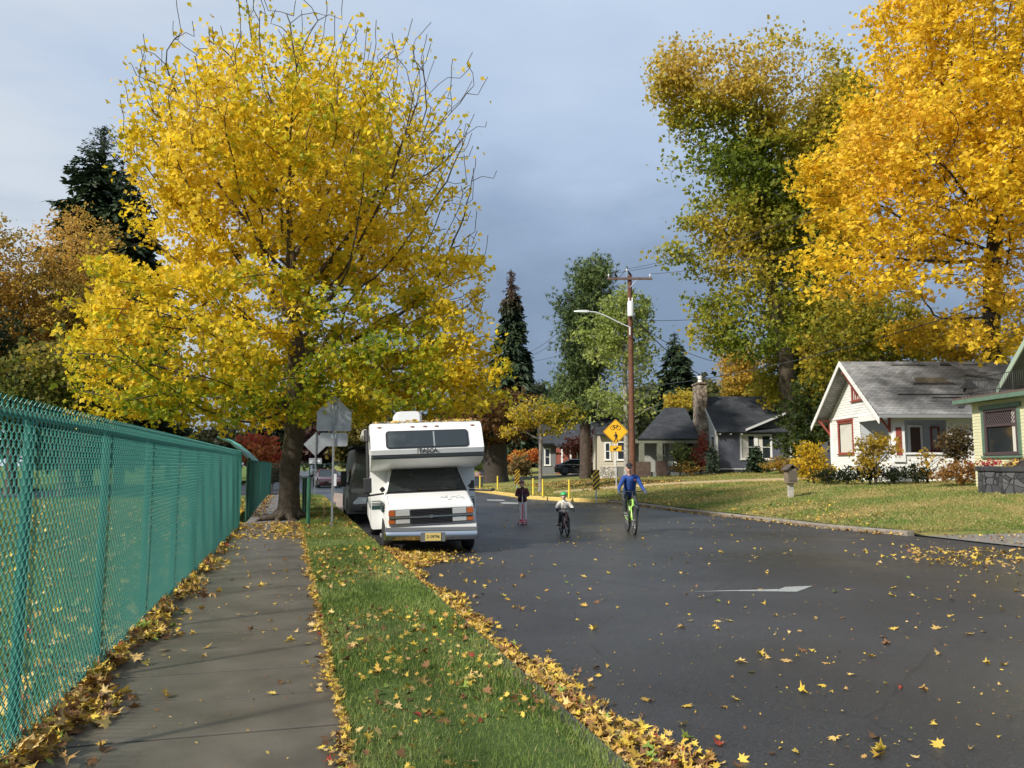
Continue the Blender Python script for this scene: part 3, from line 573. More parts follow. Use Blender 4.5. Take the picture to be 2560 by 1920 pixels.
for k in range(3):
    for i in range(34):
        f=i/33; a=cp[k].lerp(cp[k+1],f); b=e[k].lerp(e[k+1],f); mb.cyl(a,b,.012,n=3,caps=False)
    for i in range(26):
        f=i/25; a=cp[k].lerp(e[k],f); b=cp[k+1].lerp(e[k+1],f); mb.cyl(a,b,.012,n=3,caps=False)
mb.build('netting',TEAL,t)
# short barrier posts
for i,(px,py,d,h,lb) in enumerate([(770,1318,21.5,1.29,'nearest short green barrier post at the grass edge'),(762,1290,25,1.22,'short dark green barrier post just behind the nearest one'),(757,1284,26.5,1.2,'rearmost of the three short green barrier posts')]):
    g=G(px,py,0); t=empty('barrier_post',g,lb,'post',0,'short green posts beside the maple trunk'); MB().cyl((0,0,-.2),(0,0,h),.052 if i==0 else .04,n=12).build('post_tube',M('green_post_paint',(.03,.13,.075),.35,ns=5,amt=.3) if i==0 else TEALD,t,True)
    mb=MB(); mb.ell((0,0,h),(.055,.055,.03)); mb.build('cap',TEALD,t,True)
t=empty('stake',G(803,1316,0),'thin tilted wooden stake in the grass strip near the sign post','stake'); MB().box(-.013,.013,-.013,.013,0,.62,fn=lambda x,y,z:(x+z*.16,y,z)).build('stake_rod',M('tan_wood',(.40,.25,.12),.7,ns=8,amt=.3),t); MB().box(-.018,.018,-.018,.018,.62,.66,fn=lambda x,y,z:(x+z*.16,y,z)).build('stake_head',M('tan_wood',(.4,.25,.12)),t)
# ================================================================ signs
def txt(body,size,loc,rot,mat,parent,name='lettering',ext=.002,sx=1,bold=False):
    c=bpy.data.curves.new(name,'FONT'); c.body=body; c.size=size; c.extrude=ext; c.align_x='CENTER'; c.align_y='CENTER'; c.resolution_u=3
    if bold: c.offset=size*.02
    o=bpy.data.objects.new('tmp',c); COL.objects.link(o); bpy.context.view_layer.update(); me=bpy.data.meshes.new_from_object(o); bpy.data.objects.remove(o)
    me.materials.clear(); me.materials.append(mat); q=bpy.data.objects.new(name,me); COL.objects.link(q); q.location=loc; q.rotation_euler=rot; q.scale=(sx,1,1); q.parent=parent; return q
def rr(w,h,r,cz=0,n=4):    # rounded rectangle outline (x,z)
    p=[]
    for cx,cy,a0 in ((w/2-r,h/2-r,0),(-w/2+r,h/2-r,90),(-w/2+r,-h/2+r,180),(w/2-r,-h/2+r,270)):
        for k in range(n+1): a=R(a0+90*k/n); p.append((cx+r*math.cos(a),cy+r*math.sin(a)+cz))
    return p
def plate(mb,p2,y,th,mi=0): return mb.prism([(x,y,z) for x,z in p2],(0,th,0),mi)
STICK=M('white_sticker',(.7,.72,.75),.5)
gs=G(829,1324,0); t=empty('school_sign',gs,'unpainted back of a large pentagon road sign over a small plate, in the grass strip','road sign',-YAW*.45)
mb=MB(); mb.box(-.026,.026,-.026,.026,-.2,3.47); mb.box(-.012,.012,-.03,-.026,.4,3.46,1); mb.build('post',[GALV,M('post_slot',(.18,.19,.2),.6)],t)
mb=MB(); plate(mb,[(0,3.49),(-.455,3.05),(-.445,2.98),(-.445,2.58),(-.41,2.55),(.41,2.55),(.445,2.58),(.445,2.98),(.455,3.05)][::-1],.028,.006); mb.build('sign_plate',SIGNB,t)
mb=MB(); plate(mb,rr(.72,.35,.05,2.33),.028,.006); mb.build('lower_plate',SIGNB,t)
for x,z,w in ((.13,3.17,.11),(.19,2.42,.11)): mb=MB(); plate(mb,rr(w,w,.01,z),.022,.005); mb.build('sticker',STICK,t)
g2=G(786,1243,0); t=empty('warning_sign',g2,'back of a diamond road sign with a stickered plate below it, farther down the strip','road sign',-YAW*.3)
h=(1243-1082)/2000*g2.dot(Vector((math.sin(YAW),math.cos(YAW),0))); MB().box(-.028,.028,-.028,.028,-.1,h).build('post',GALV,t)
mb=MB(); z=h-.02-.62; plate(mb,[(0,z-.62),(.62,z),(0,z+.62),(-.62,z)],.03,.006); mb.build('sign_plate',SIGNB,t)
mb=MB(); plate(mb,rr(.66,.30,.04,z-.86),.03,.006); mb.build('lower_plate',SIGNB,t)
for x,zz,w,hh,a in ((-.2,.86,.13,.05,0),(-.24,.95,.1,.06,0),(.17,.86,.17,.11,-.25)):
    mb=MB(); plate(mb,[(x+px*w/.1*.5*math.cos(a)-pz*hh/.1*.5*math.sin(a)*.5,z-zz+px*w/.1*.5*math.sin(a)+pz*hh/.1*.5*math.cos(a)) for px,pz in ((-.1,-.1),(.1,-.1),(.1,.1),(-.1,.1))],.024,.005); mb.build('sticker',STICK,t)
g3=G(836,1233,0); t=empty('island_sign',g3,'narrow pale upright sign panel on a thin post standing on the traffic island','road sign'); MB().cyl((0,0,-.1),(0,0,1.15),.02,n=8).build('post',GALV,t,True)
mb=MB(); plate(mb,rr(.2,.72,.02,.78),-.03,.006); mb.build('sign_plate',STICK,t)
# pedestrian and bicycle warning sign
YS=M('sign_yellow',(.80,.42,.015),.4); BLK=M('sign_black',(.012,.011,.01),.5)
d=45.5; base=A(1541,1222,d); base.z=float(lawn(base.x,base.y)); t=empty('crossing_sign',base,'yellow diamond sign with bicycle and walker over an arrow plate, beside the wooden pole','road sign',-YAW-R(7))
k=d/F0; zc=(1162-1079)*k+CZ-base.z; r=31*k; top=zc+r
MB().cyl((0,.035,-.1),(0,.035,top-.05),.034,n=8).build('post',M('post_grey',(.45,.48,.5),.5,.3),t,True)
def diamond(mb,y,r,th,mi):
    p=[]; 
    for a in (0,90,180,270):
        for q in (-14,0,14): p.append((r*(1 if q==0 else .97)*math.cos(R(a+q*.25)),zc+r*(1 if q==0 else .97)*math.sin(R(a+q*.25))))
    plate(mb,p,y,th,mi)
mb=MB(); diamond(mb,0,r,.01,0); diamond(mb,-.004,r*.955,.004,1); diamond(mb,-.008,r*.915,.004,0); mb.build('sign_plate',[YS,BLK],t)
s=r/.64; mb=MB(); y=-.012; cz=zc+.22*s
for cx in (-.155,.155): mb.torus((cx*s,y,cz-.02*s),.105*s,.014*s,'y',24,6)
def br(a,b,w=.012): mb.cyl((a[0]*s,y,cz+a[1]*s),(b[0]*s,y,cz+b[1]*s),w*s,n=5)
for a,b in (((-.155,-.02),(-.09,.1)),((-.09,.1),(.09,.1)),((-.09,.09),(-.01,-.03)),((-.01,-.03),(.09,.1)),((-.155,-.02),(-.01,-.03)),((.155,-.02),(.08,.15)),((.08,.15),(.12,.15)),((-.09,.1),(-.1,.13)),((-.13,.13),(-.07,.13))): br(a,b)
mb.build('bicycle_symbol',BLK,t); mb=MB(); cz=zc-.26*s; mb.ell((.0,y,cz+.215*s),(.038*s,.01,.042*s),8)
def bar(pts,w):
    for a,b in zip(pts,pts[1:]): mb.cyl((a[0]*s,y,cz+a[1]*s),(b[0]*s,y,cz+b[1]*s),w*s,n=6)
bar([(.0,.15),(.015,-.02)],.05); bar([(-.02,.15),(-.075,.06),(-.10,.0)],.018); bar([(.03,.15),(.085,.05),(.075,-.02)],.018); bar([(0,-.03),(-.035,-.14),(-.075,-.24),(-.1,-.24)],.024); bar([(.03,-.03),(.06,-.12),(.085,-.24),(.06,-.25)],.024)
mb.build('walking_figure_symbol',BLK,t); mb=MB(); zz=zc-r-.235*s; plate(mb,rr(.62*s,.30*s,.03,zz),0,.01,0); plate(mb,rr(.60*s,.28*s,.03,zz),-.004,.004,1); plate(mb,rr(.57*s,.255*s,.03,zz),-.008,.004,0); mb.build('arrow_plate',[YS,BLK],t)
mb=MB(); A2=lambda x,z:(x*s,-.012,zz+z*s)
mb.prism([A2(.10,.095),(A2(.145,.05)),A2(-.01,-.055),A2(.04,-.10),A2(-.13,-.10),A2(-.13,.05),A2(-.075,.0)],(0,.003,0)); mb.build('arrow_symbol',BLK,t)
# striped object markers
ST=bpy.data.materials.new('yellow_black_stripes'); ST.use_nodes=True; q=ST.node_tree; p=q.nodes['Principled BSDF']; c=q.nodes.new('ShaderNodeTexCoord'); sp=q.nodes.new('ShaderNodeSeparateXYZ'); q.links.new(c.outputs['Object'],sp.inputs[0])
s1=q.nodes.new('ShaderNodeMath'); s1.operation='SUBTRACT'; q.links.new(sp.outputs[2],s1.inputs[0]); q.links.new(sp.outputs[0],s1.inputs[1]); s2=q.nodes.new('ShaderNodeMath'); s2.operation='MULTIPLY'; s2.inputs[1].default_value=4.6; q.links.new(s1.outputs[0],s2.inputs[0])
s3=q.nodes.new('ShaderNodeMath'); s3.operation='FRACT'; q.links.new(s2.outputs[0],s3.inputs[0]); s4=q.nodes.new('ShaderNodeMath'); s4.operation='GREATER_THAN'; s4.inputs[1].default_value=.5; q.links.new(s3.outputs[0],s4.inputs[0])
x=q.nodes.new('ShaderNodeMixRGB'); x.inputs[1].default_value=(.72,.46,.05,1); x.inputs[2].default_value=(.035,.015,.01,1); q.links.new(s4.outputs[0],x.inputs[0]); q.links.new(x.outputs[0],p.inputs['Base Color']); p.inputs['Roughness'].default_value=.45
for px,py,d,top,w,rz,lb in ((1491,1250,37.6,1174,.31,0,'yellow and black striped marker board on a post at the kerb corner'),(1293,1222,52.,1170,.34,R(25),'yellow and black striped marker board behind the girl on the scooter')):
    b=A(px,py,d); b.z=.01; hh=(py-top)*d/F0+(.0); t=empty('striped_marker',b,lb,'marker board',-YAW+rz,'striped marker boards'); MB().box(-.03,.03,.01,.06,-.1,hh-.1).build('post',M('post_grey',(.45,.48,.5)),t); mb=MB(); plate(mb,rr(w,min(.93,hh*.68),.03,hh-min(.93,hh*.68)/2),0,.01); mb.build('striped_board',ST,t)
YB=M('bollard_yellow',(.78,.60,.06),.5,ns=4,amt=.15)
for i,(px,py,lb) in enumerate([(1357,1243,'yellow bollard, second from the right, just right of the middle one'),(1333,1239,'middle of the five yellow bollards'),(1423,1246,'rightmost yellow bollard, behind the boy in the green helmet'),(1244,1225,'yellow bollard, second from the left, near the motorhome'),(1200,1222,'yellow bollard leftmost of five, beside the motorhome mirror')]):
    g=G(px,py,.01); h=.93; t=empty('bollard',g,'thin '+lb,'bollard',0,'yellow bollards along the far pavement'); MB().cyl((0,0,0),(0,0,h),.05,n=12).build('bollard_post',YB,t,True); mb=MB(); mb.cyl((0,0,0),(0,0,.03),.1,n=12); mb.build('bollard_base',M('bollard_base_grey',(.25,.22,.15),.8),t,True)
# ================================================================ utility pole and wires
WOOD=M('pole_wood',(.16,.065,.035),.8,ns=5,amt=.4,bump=.4,bs=25); WOODG=M('weathered_crossarm',(.15,.10,.085),.8,ns=5,amt=.3); PORC=M('porcelain',(.75,.77,.8),.2); LGREY=M('light_grey_enamel',(.62,.65,.66),.4)
d=48.; b=A(1582,1226,d); b.z=float(lawn(b.x,b.y)); t=empty('utility_pole',b,'tall brown wooden utility pole with crossarm, transformer can and street lamp arm','utility pole',-YAW); OP=Vector(b); k=d/F0
def LP(px,py,dd=d):            # local point of the pole thing
    q=A(px,py,dd)-OP; return Matrix.Rotation(YAW,3,'Z')@q
H=(1162-678)*k+CZ-b.z
MB().tube([(0,0,-.3),(0,0,H*.5),(0,0,H)],[.19,.165,.13],14).build('pole_shaft',WOOD,t,True)
zc=(1162-688)*k+CZ-b.z; x0,x1=(1518-1576)*k,(1633-1576)*k; mb=MB(); mb.box(x0,x1,-.22,-.12,zc-.07,zc+.07); mb.build('crossarm',WOODG,t)
mb=MB(); 
for s in (-1,1): mb.cyl((s*.42,-.2,zc-.05),(0,-.18,zc-.55),.018,n=6)
mb.build('brace',GALV,t)
for x,h in ((x0+.08,.0),(-.2,.32),(x1-.14,.0)):
    mb=MB(); mb.lathe([(.02,0),(.02,.08),(.06,.1),(.035,.14),(.06,.16),(.03,.22)],(x,-.17,zc+.07+h),10); mb.build('insulator',PORC,t,True)
mb=MB(); mb.cyl((-.2,-.17,zc),(-.2,-.17,zc+.4),.015,n=6); mb.build('pole_pin',GALV,t)
zt=(1162-788)*k+CZ-b.z; mb=MB(); mb.lathe([(.17,0),(.20,.03),(.20,.86),(.17,.93),(.06,.97)],(-.02,-.36,zt),16); mb.build('transformer',LGREY,t,True)
mb=MB(); 
for x in (-.12,.09): mb.lathe([(.03,0),(.05,.05),(.03,.1),(.05,.15),(.02,.25)],(x,-.36,zt+.93),8)
mb.build('transformer_bushing',PORC,t,True)
mb=MB(); mb.box(-.06,.06,-.2,-.1,zt+.1,zt+.8); mb.build('transformer_bracket',GALV,t)
arm=[LP(1574,818),LP(1545,805),LP(1515,790),LP(1490,780.5),LP(1468,778.5)]; mb=MB(); mb.tube(arm,.035,8); mb.box(-.1,-.02,-.19,-.1,arm[0].z-.35,arm[0].z+.15); mb.build('lamp_arm',LGREY,t,True)
mb=MB(); a=LP(1470,778.5); mb.loft([[(a.x-q,a.y-w,a.z-h),(a.x-q,a.y+w,a.z-h),(a.x-q,a.y+w*.8,a.z+h),(a.x-q,a.y-w*.8,a.z+h)] for q,w,h in ((-.05,.05,.05),(.1,.11,.07),(.5,.14,.06),(.75,.1,.035),(.85,.03,.015))]); mb.build('lamp_head',LGREY,t,True)
mb=MB(); mb.cyl((.16,-.05,.0),(.14,-.05,H*.7),.02,n=6); mb.build('conduit',M('cable_grey',(.1,.1,.1),.5),t,True)
def crow(p,label,rz):
    t=empty('crow',p,label,'bird',rz,'crows on the utility pole'); secs=[]
    for f,w,z,h in ((-.27,.015,-.05,.012),(-.16,.035,.0,.02),(-.08,.055,.06,.06),(.02,.065,.1,.075),(.09,.05,.15,.055),(.12,.036,.19,.038),(.155,.036,.205,.036),(.18,.015,.2,.014),(.235,.003,.19,.003)):
        secs.append([(w*math.cos(q),f*.75,z+h*math.sin(q)+.05) for q in np.arange(10)*2*math.pi/10])
    MB().loft(secs).build('body',M('crow_black',(.012,.012,.016),.4),t,True); mb=MB()
    for s in (-1,1): mb.cyl((s*.02,.0,.1),(s*.02,.0,0),.006,n=5)
    mb.build('legs',M('crow_black',(0,0,0)),t)
    for s in (-1,1):
        MB().loft([[(s*(.05+.012*math.cos(q)*(1-f)),-.17*f+.05,.13-.09*f+h*math.sin(q)) for q in np.arange(6)*2*math.pi/6] for f,h in ((-.2,.01),(.1,.05),(.5,.045),(1.1,.01))]).build('wing',M('crow_black',(0,0,0)),t,True)
Rp=Matrix.Rotation(-YAW,3,'Z')
crow(OP+Rp@Vector(((1540-1576)*k,-.17,zc+.07)),'black crow sitting on the crossarm left of the pole',R(120)); crow(OP+Rp@Vector((0,0,H)),'black crow perched on the very top of the utility pole',R(100))
WIRE=M('wire_black',(.03,.032,.036),.6)
def wire(label,a,c,sag,r=.014,n=20,name='overhead_wire'):
    pts=[a.lerp(c,i/n)-Vector((0,0,sag*4*(i/n)*(1-i/n))) for i in range(n+1)]; t=MB().tube([p-a for p in pts],r,5).build(name,WIRE,None,True); t.location=a; return tag(t,label,'wire','overhead wires')
pt=lambda x,y,z: OP+Rp@Vector((x,y,z))
wire('upper power line running from the left insulator up to the right into the trees',pt(x0+.08,-.17,zc+.3),A(2050,540,34),.35); wire('middle power line running up to the right from the centre insulator',pt(-.2,-.17,zc+.6),A(2050,520,34),.3)
wire('power line from the right end of the crossarm toward the tall tree',pt(x1-.14,-.17,zc+.3),A(2050,600,36),.3)
for i,(px,py,lb) in enumerate([(1300,885,'power line dropping away to the left from the left insulator'),(1300,897,'power line dropping away to the left from the centre insulator')]):
    wire(lb,pt([x0+.08,-.2][i],-.17,zc+[.3,.6][i]),A(px,py,110),1.2,.02)
wire('lower line sloping down left between pine and spruce',A(1585,800,49),A(1300,903,110),.8,.02); wire('faint lowest line sloping down left above the small trees',A(1585,895,49),A(1310,965,110),.5,.016)
wire('thick service cable from the pole down right toward the stone chimney',A(1583,790,48),A(1775,948,60),.5,.03); wire('thinner cable from the pole down right past the small spruce',A(1584,805,48),A(1850,910,70),.7,.022)
wire('long house drop cable crossing in front of the trees to the yellow house',A(1584,968,48),A(2470,760,31),.55,.02); wire('thin horizontal line behind the birch toward the tall tree',A(1584,800,48.2),A(1900,775,60),.3,.016)
# ================================================================ houses
GLASS=M('window_glass',(.02,.026,.03),.06,spec=.8); CURT=M('curtain_cloth',(.60,.58,.52),.9)
def frontmap(y0=0.,s_=1): return lambda s,o,z:(s,y0-o,z)
def leftmap(x0=0.): return lambda s,o,z:(x0-o,s,z)
def wb(mb,mp,s0,s1,o0,o1,z0,z1,mi=0): return mb.box(s0,s1,o0,o1,z0,z1,mi,fn=lambda a,b,c:mp(a,b,c))
def siding(mb,mp,s0,s1,z0,z1,holes=(),lim=None,course=.13,out=.02):
    z=z0
    while z<z1-.01:
        zt=min(z+course,z1); a,b_=s0,s1
        if lim: 
            q=lim((z+zt)/2); a=max(a,q[0]); b_=min(b_,q[1])
        iv=[(a,b_)] if b_>a+.02 else []
        for h0,h1,g0,g1 in holes:
            if zt>g0+.03 and z<g1-.03:
                nv=[]
                for a,b_ in iv:
                    if h1<=a or h0>=b_: nv.append((a,b_)); continue
                    if h0>a: nv.append((a,h0))
                    if h1<b_: nv.append((h1,b_))
                iv=nv
        for a,b_ in iv: mb.add([mp(a,out,z),mp(b_,out,z),mp(b_,.003,zt),mp(a,.003,zt),mp(a,0,z),mp(b_,0,z)],[(0,1,2,3),(4,5,1,0)])
        z=zt
def window(par,mp,s0,s1,z0,z1,fm,tr=.1,curt=False,mun=1,muv=0,sill=True,name='window',glass=None,head=0):
    mb=MB(); wb(mb,mp,s0-tr,s0,0,.05,z0-tr*.5,z1+tr); wb(mb,mp,s1,s1+tr,0,.05,z0-tr*.5,z1+tr); wb(mb,mp,s0,s1,0,.05,z1,z1+tr); wb(mb,mp,s0,s1,0,.05,z0-tr*.5,z0)
    if head: wb(mb,mp,s0-tr-head,s1+tr+head,0,.09,z1+tr+.003,z1+tr+.1)
    w=mb.build(name,fm,par)
    if sill: mb=MB(); wb(mb,mp,s0-tr-.05,s1+tr+.05,0,.11,z0-tr*.5-.07,z0-tr*.5-.003); mb.build('sill',fm,w)
    mb=MB(); wb(mb,mp,s0,s1,-.06,-.03,z0,z1); mb.build('pane',glass or GLASS,w)
    if mun or muv:
        mb=MB()
        for i in range(mun): z=z0+(z1-z0)*(i+1)/(mun+1); wb(mb,mp,s0,s1,-.03,.01,z-.022,z+.022)
        for i in range(muv): s=s0+(s1-s0)*(i+1)/(muv+1); wb(mb,mp,s-.018,s+.018,-.028,.006,z0,z1)
        mb.build('sash',fm,w)
    if curt: mb=MB(); wb(mb,mp,s0+.03,s0+(s1-s0)*(curt if curt<1 else .96),-.028,-.02,z0,z1); mb.build('curtain',CURT,w)
    return w
def slab(mb,a,b,c,dd,th,mi=0):
    a,b,c,dd=map(Vector,(a,b,c,dd)); n=(b-a).cross(dd-a).normalized()*th; n=n if n.z>0 else -n
    vs=[a,b,c,dd,a-n,b-n,c-n,dd-n]; mb.add(vs,[(0,1,2,3),(7,6,5,4),(0,4,5,1),(1,5,6,2),(2,6,7,3),(3,7,4,0)],mi)
def shingles(name,c1,c2,sc=1.):
    m=bpy.data.materials.new(name); m.use_nodes=True; t=m.node_tree; p=t.nodes['Principled BSDF']; p.inputs['Roughness'].default_value=.85
    c=t.nodes.new('ShaderNodeTexCoord'); b=t.nodes.new('ShaderNodeTexBrick'); t.links.new(c.outputs['Object'],b.inputs[0]); b.inputs['Scale'].default_value=4.2*sc; b.inputs['Brick Width'].default_value=1.1; b.inputs['Row Height'].default_value=.50
    b.inputs['Color1'].default_value=(*c1,1); b.inputs['Color2'].default_value=(*c2,1); b.inputs['Mortar'].default_value=(*[v*.45 for v in c1],1); b.inputs['Mortar Size'].default_value=.035; b.inputs['Bias'].default_value=-.1
    n=t.nodes.new('ShaderNodeTexNoise'); n.inputs['Scale'].default_value=1.2; n.inputs['Detail'].default_value=6; t.links.new(c.outputs['Object'],n.inputs[0]); x=t.nodes.new('ShaderNodeMixRGB'); x.blend_type='MULTIPLY'; x.inputs[0].default_value=1
    r=t.nodes.new('ShaderNodeMapRange'); r.inputs[1].default_value=.3; r.inputs[2].default_value=.7; r.inputs[3].default_value=.7; r.inputs[4].default_value=1.25; t.links.new(n.outputs[0],r.inputs[0]); g=t.nodes.new('ShaderNodeCombineXYZ')
    for i in range(3): t.links.new(r.outputs[0],g.inputs[i])
    t.links.new(b.outputs[0],x.inputs[1]); t.links.new(g.outputs[0],x.inputs[2]); t.links.new(x.outputs[0],p.inputs['Base Color'])
    u=t.nodes.new('ShaderNodeBump'); u.inputs['Strength'].default_value=.6; u.inputs['Distance'].default_value=.02; t.links.new(b.outputs['Fac'],u.inputs['Height']); u.invert=True; t.links.new(u.outputs[0],p.inputs['Normal']); return m
def stone(name,c1,c2,sc=2.2,edge=.06):
    m=bpy.data.materials.new(name); m.use_nodes=True; t=m.node_tree; p=t.nodes['Principled BSDF']; p.inputs['Roughness'].default_value=.85; c=t.nodes.new('ShaderNodeTexCoord')
    v=t.nodes.new('ShaderNodeTexVoronoi'); v.inputs['Scale'].default_value=sc; t.links.new(c.outputs['Object'],v.inputs[0]); e=t.nodes.new('ShaderNodeTexVoronoi'); e.feature='DISTANCE_TO_EDGE'; e.inputs['Scale'].default_value=sc; t.links.new(c.outputs['Object'],e.inputs[0])
    s=t.nodes.new('ShaderNodeSeparateXYZ'); t.links.new(v.outputs['Color'],s.inputs[0]); x=t.nodes.new('ShaderNodeMixRGB'); t.links.new(s.outputs[0],x.inputs[0]); x.inputs[1].default_value=(*c1,1); x.inputs[2].default_value=(*c2,1)
    r=t.nodes.new('ShaderNodeMapRange'); r.inputs[1].default_value=0; r.inputs[2].default_value=edge; t.links.new(e.outputs['Distance'],r.inputs[0]); y=t.nodes.new('ShaderNodeMixRGB'); t.links.new(r.outputs[0],y.inputs[0]); y.inputs[1].default_value=(*[a*.5 for a in c1],1); t.links.new(x.outputs[0],y.inputs[2])
    t.links.new(y.outputs[0],p.inputs['Base Color']); u=t.nodes.new('ShaderNodeBump'); u.inputs['Strength'].default_value=.9; u.inputs['Distance'].default_value=.05; t.links.new(r.outputs[0],u.inputs['Height']); t.links.new(u.outputs[0],p.inputs['Normal']); return m
SHG=shingles('grey_shingles',(.22,.225,.23),(.32,.325,.33)); SHD=shingles('dark_shingles',(.030,.034,.042),(.055,.06,.07))
STN=stone('chimney_stone',(.13,.10,.08),(.38,.31,.24),3.6); STB=stone('basalt_stone',(.035,.037,.042),(.13,.13,.14),4.2,.05); STW=stone('river_rock',(.35,.32,.28),(.6,.56,.5),5,.08)
PEEL=M('peeling_white_paint',(.80,.80,.77),.6,ns=3.2,det=9,lo=.62,hi=.70,col2=(.42,.36,.29)); RED=M('red_trim',(.33,.075,.055),.6,ns=6,amt=.3); WHT=M('white_trim',(.78,.78,.76),.55); DECK=M('porch_interior',(.50,.53,.56),.8)
# ---- A: white bungalow
zA=.85; oA=UV(17.03,36,zA); hA=empty('white_bungalow',oA,'run-down white bungalow with red brackets, corner porch and patched grey shingle roof','house',-YAW)
Wd,Le,Ew,Rd=6.77,12.,3.36,5.78; sl_=(Rd-Ew)/(Wd/2)
glim=lambda z:(0+max(0,(z-Ew)/sl_),Wd-max(0,(z-Ew)/sl_))
mb=MB(); hl=[(.15,3.1,1.05,2.9),(3.98,5.7,1.41,2.96),(2.55,3.95,4.0,4.87)]; siding(mb,leftmap(0),0,Wd,-.3,Rd-.05,hl,glim); siding(mb,frontmap(0),0,Le,-.3,Ew,[(.57,2.5,1.35,2.75)])
mb.add([(Le,0,-.3),(Le,Wd,-.3),(Le,Wd,Ew),(Le,Wd/2,Rd),(Le,0,Ew)],[(0,1,2,3,4)]); mb.add([(0,Wd,-.3),(Le,Wd,-.3),(Le,Wd,Ew),(0,Wd,Ew)],[(0,1,2,3)]); mb.build('wall',PEEL,hA)
mb=MB(); X1,Y1=4.1,3.12       # porch room walls
mb.add([(.02,Y1,.55),(X1,Y1,.55),(X1,Y1,3.0),(.02,Y1,3.0)],[(0,1,2,3)]); mb.add([(X1,.02,.55),(X1,Y1,.55),(X1,Y1,3.0),(X1,.02,3.0)],[(0,1,2,3)]); mb.add([(.02,.02,3.0),(X1,.02,3.0),(X1,Y1,3.0),(.02,Y1,3.0)],[(0,1,2,3)]); mb.add([(.02,.02,.55),(X1,.02,.55),(X1,Y1,.55),(.02,Y1,.55)],[(0,1,2,3)]); mb.build('porch_room',DECK,hA)
dr=MB(); dr.box(2.38,2.88,Y1-.06,Y1-.02,.6,2.65); dr=dr.build('door',M('brown_door',(.09,.05,.035),.6),hA); mb=MB(); 
for a,b_,c_,e_ in ((2.28,2.38,.6,2.75),(2.88,2.98,.6,2.75),(2.38,2.88,2.65,2.75)): mb.box(a,b_,Y1-.09,Y1-.015,c_,e_)
mb.build('door_frame',WHT,dr)
window(hA,frontmap(Y1-.03),3.45,3.75,1.55,2.6,RED,.07,mun=0); window(hA,leftmap(0),4.02,5.66,1.45,2.92,RED,.11,curt=1,mun=0,head=.02)
w=window(hA,leftmap(0),2.65,3.85,4.03,4.83,RED,.07,mun=0,muv=5,glass=M('attic_panes',(.6,.6,.57),.5),name='attic_window')
mb=MB(); wb(mb,frontmap(0),.06,.57,0,.10,.95,2.95); wb(mb,frontmap(0),.02,.61,0,.14,2.95,3.05); mb.build('porch_column',WHT,hA); mb=MB(); wb(mb,frontmap(0),.17,.42,.10,.125,1.25,2.5); mb.build('column_panel',RED,hA)
mb=MB(); wb(mb,frontmap(0),.55,2.55,.0,.1,1.28,1.37); wb(mb,leftmap(0),.1,3.15,.0,.08,2.9,3.15); wb(mb,leftmap(0),0,Wd,.0,.05,3.16,3.22); wb(mb,leftmap(0),.0,.12,.0,.06,-.3,3.15); wb(mb,leftmap(0),Wd-.12,Wd,0,.06,-.3,3.3); mb.build('trim',WHT,hA)
rf=MB(); oh=.78; ov=.62; ez=Ew-ov*sl_
slab(rf,(-oh,-ov,ez+.14),(Le+.4,-ov,ez+.14),(Le+.4,Wd/2,Rd+.14),(-oh,Wd/2,Rd+.14),.1); slab(rf,(-oh,Wd+ov,ez+.14),(Le+.4,Wd+ov,ez+.14),(Le+.4,Wd/2,Rd+.14),(-oh,Wd/2,Rd+.14),.1); rf=rf.build('roof',SHG,hA)
mb=MB()
for s in (0,1):
    y0,y1=(-ov-.03,Wd/2) if s==0 else (Wd+ov+.03,Wd/2); a=[(y0,ez-.03),(y1,Rd+.15),(y1,Rd-.10),(y0,ez-.28)]; mb.prism([(-oh-.045,y,z) for y,z in a],(.04,0,0))
mb.build('rake_board',WHT,rf); mb=MB(); mb.box(-oh,Le+.4,-ov-.05,-ov-.01,ez-.02,ez+.12); mb.build('gutter',M('grey_gutter',(.25,.26,.27),.6),rf)
mb=MB(); 
for i in range(14): mb.box(.6+i*.85,.68+i*.85,-ov,0,ez-.02+.0,ez+.08,fn=lambda x,y,z:(x,y,z+(y+ov)*sl_-.03))
mb.build('rafter_tail',WHT,rf); mb=MB(); mb.add([(-oh,-ov,ez+.02),(0,-ov,ez+.02),(0,Wd/2,Rd+.02),(-oh,Wd/2,Rd+.02)],[(0,1,2,3)]); mb.add([(-oh,Wd+ov,ez+.02),(0,Wd+ov,ez+.02),(0,Wd/2,Rd+.02),(-oh,Wd/2,Rd+.02)],[(0,1,2,3)]); mb.build('soffit',M('soffit_grey',(.45,.46,.45),.7),rf)
def bracket(y,z,L=.68,hh=.75):
    mb=MB(); mb.box(-L,0,y-.05,y+.05,z-.05,z+.05); mb.box(-.09,-.0,y-.05,y+.05,z-hh-.1,z-.05); mb.prism([(-L+.05,y-.04,z-.05),(-L+.19,y-.04,z-.05),(-.09,y-.04,z-hh+.12),(-.09,y-.04,z-hh)],(0,.08,0)); mb.build('bracket',RED,hA)
bracket(.02,Ew-.22);bracket(Wd-.02,Ew-.22);bracket(Wd/2-.02,Rd-.42,.7,1.0);bracket(Wd/2-1.7,Rd-1.6,.6,.6)
OS=lambda x,y:(x,y,Ew+.14+y*sl_)   # a point on the front slope
DK=M('bare_roof_felt',(.045,.04,.038),.9); BW=M('bare_roof_boards',(.22,.19,.13),.9,ns=9,amt=.5)
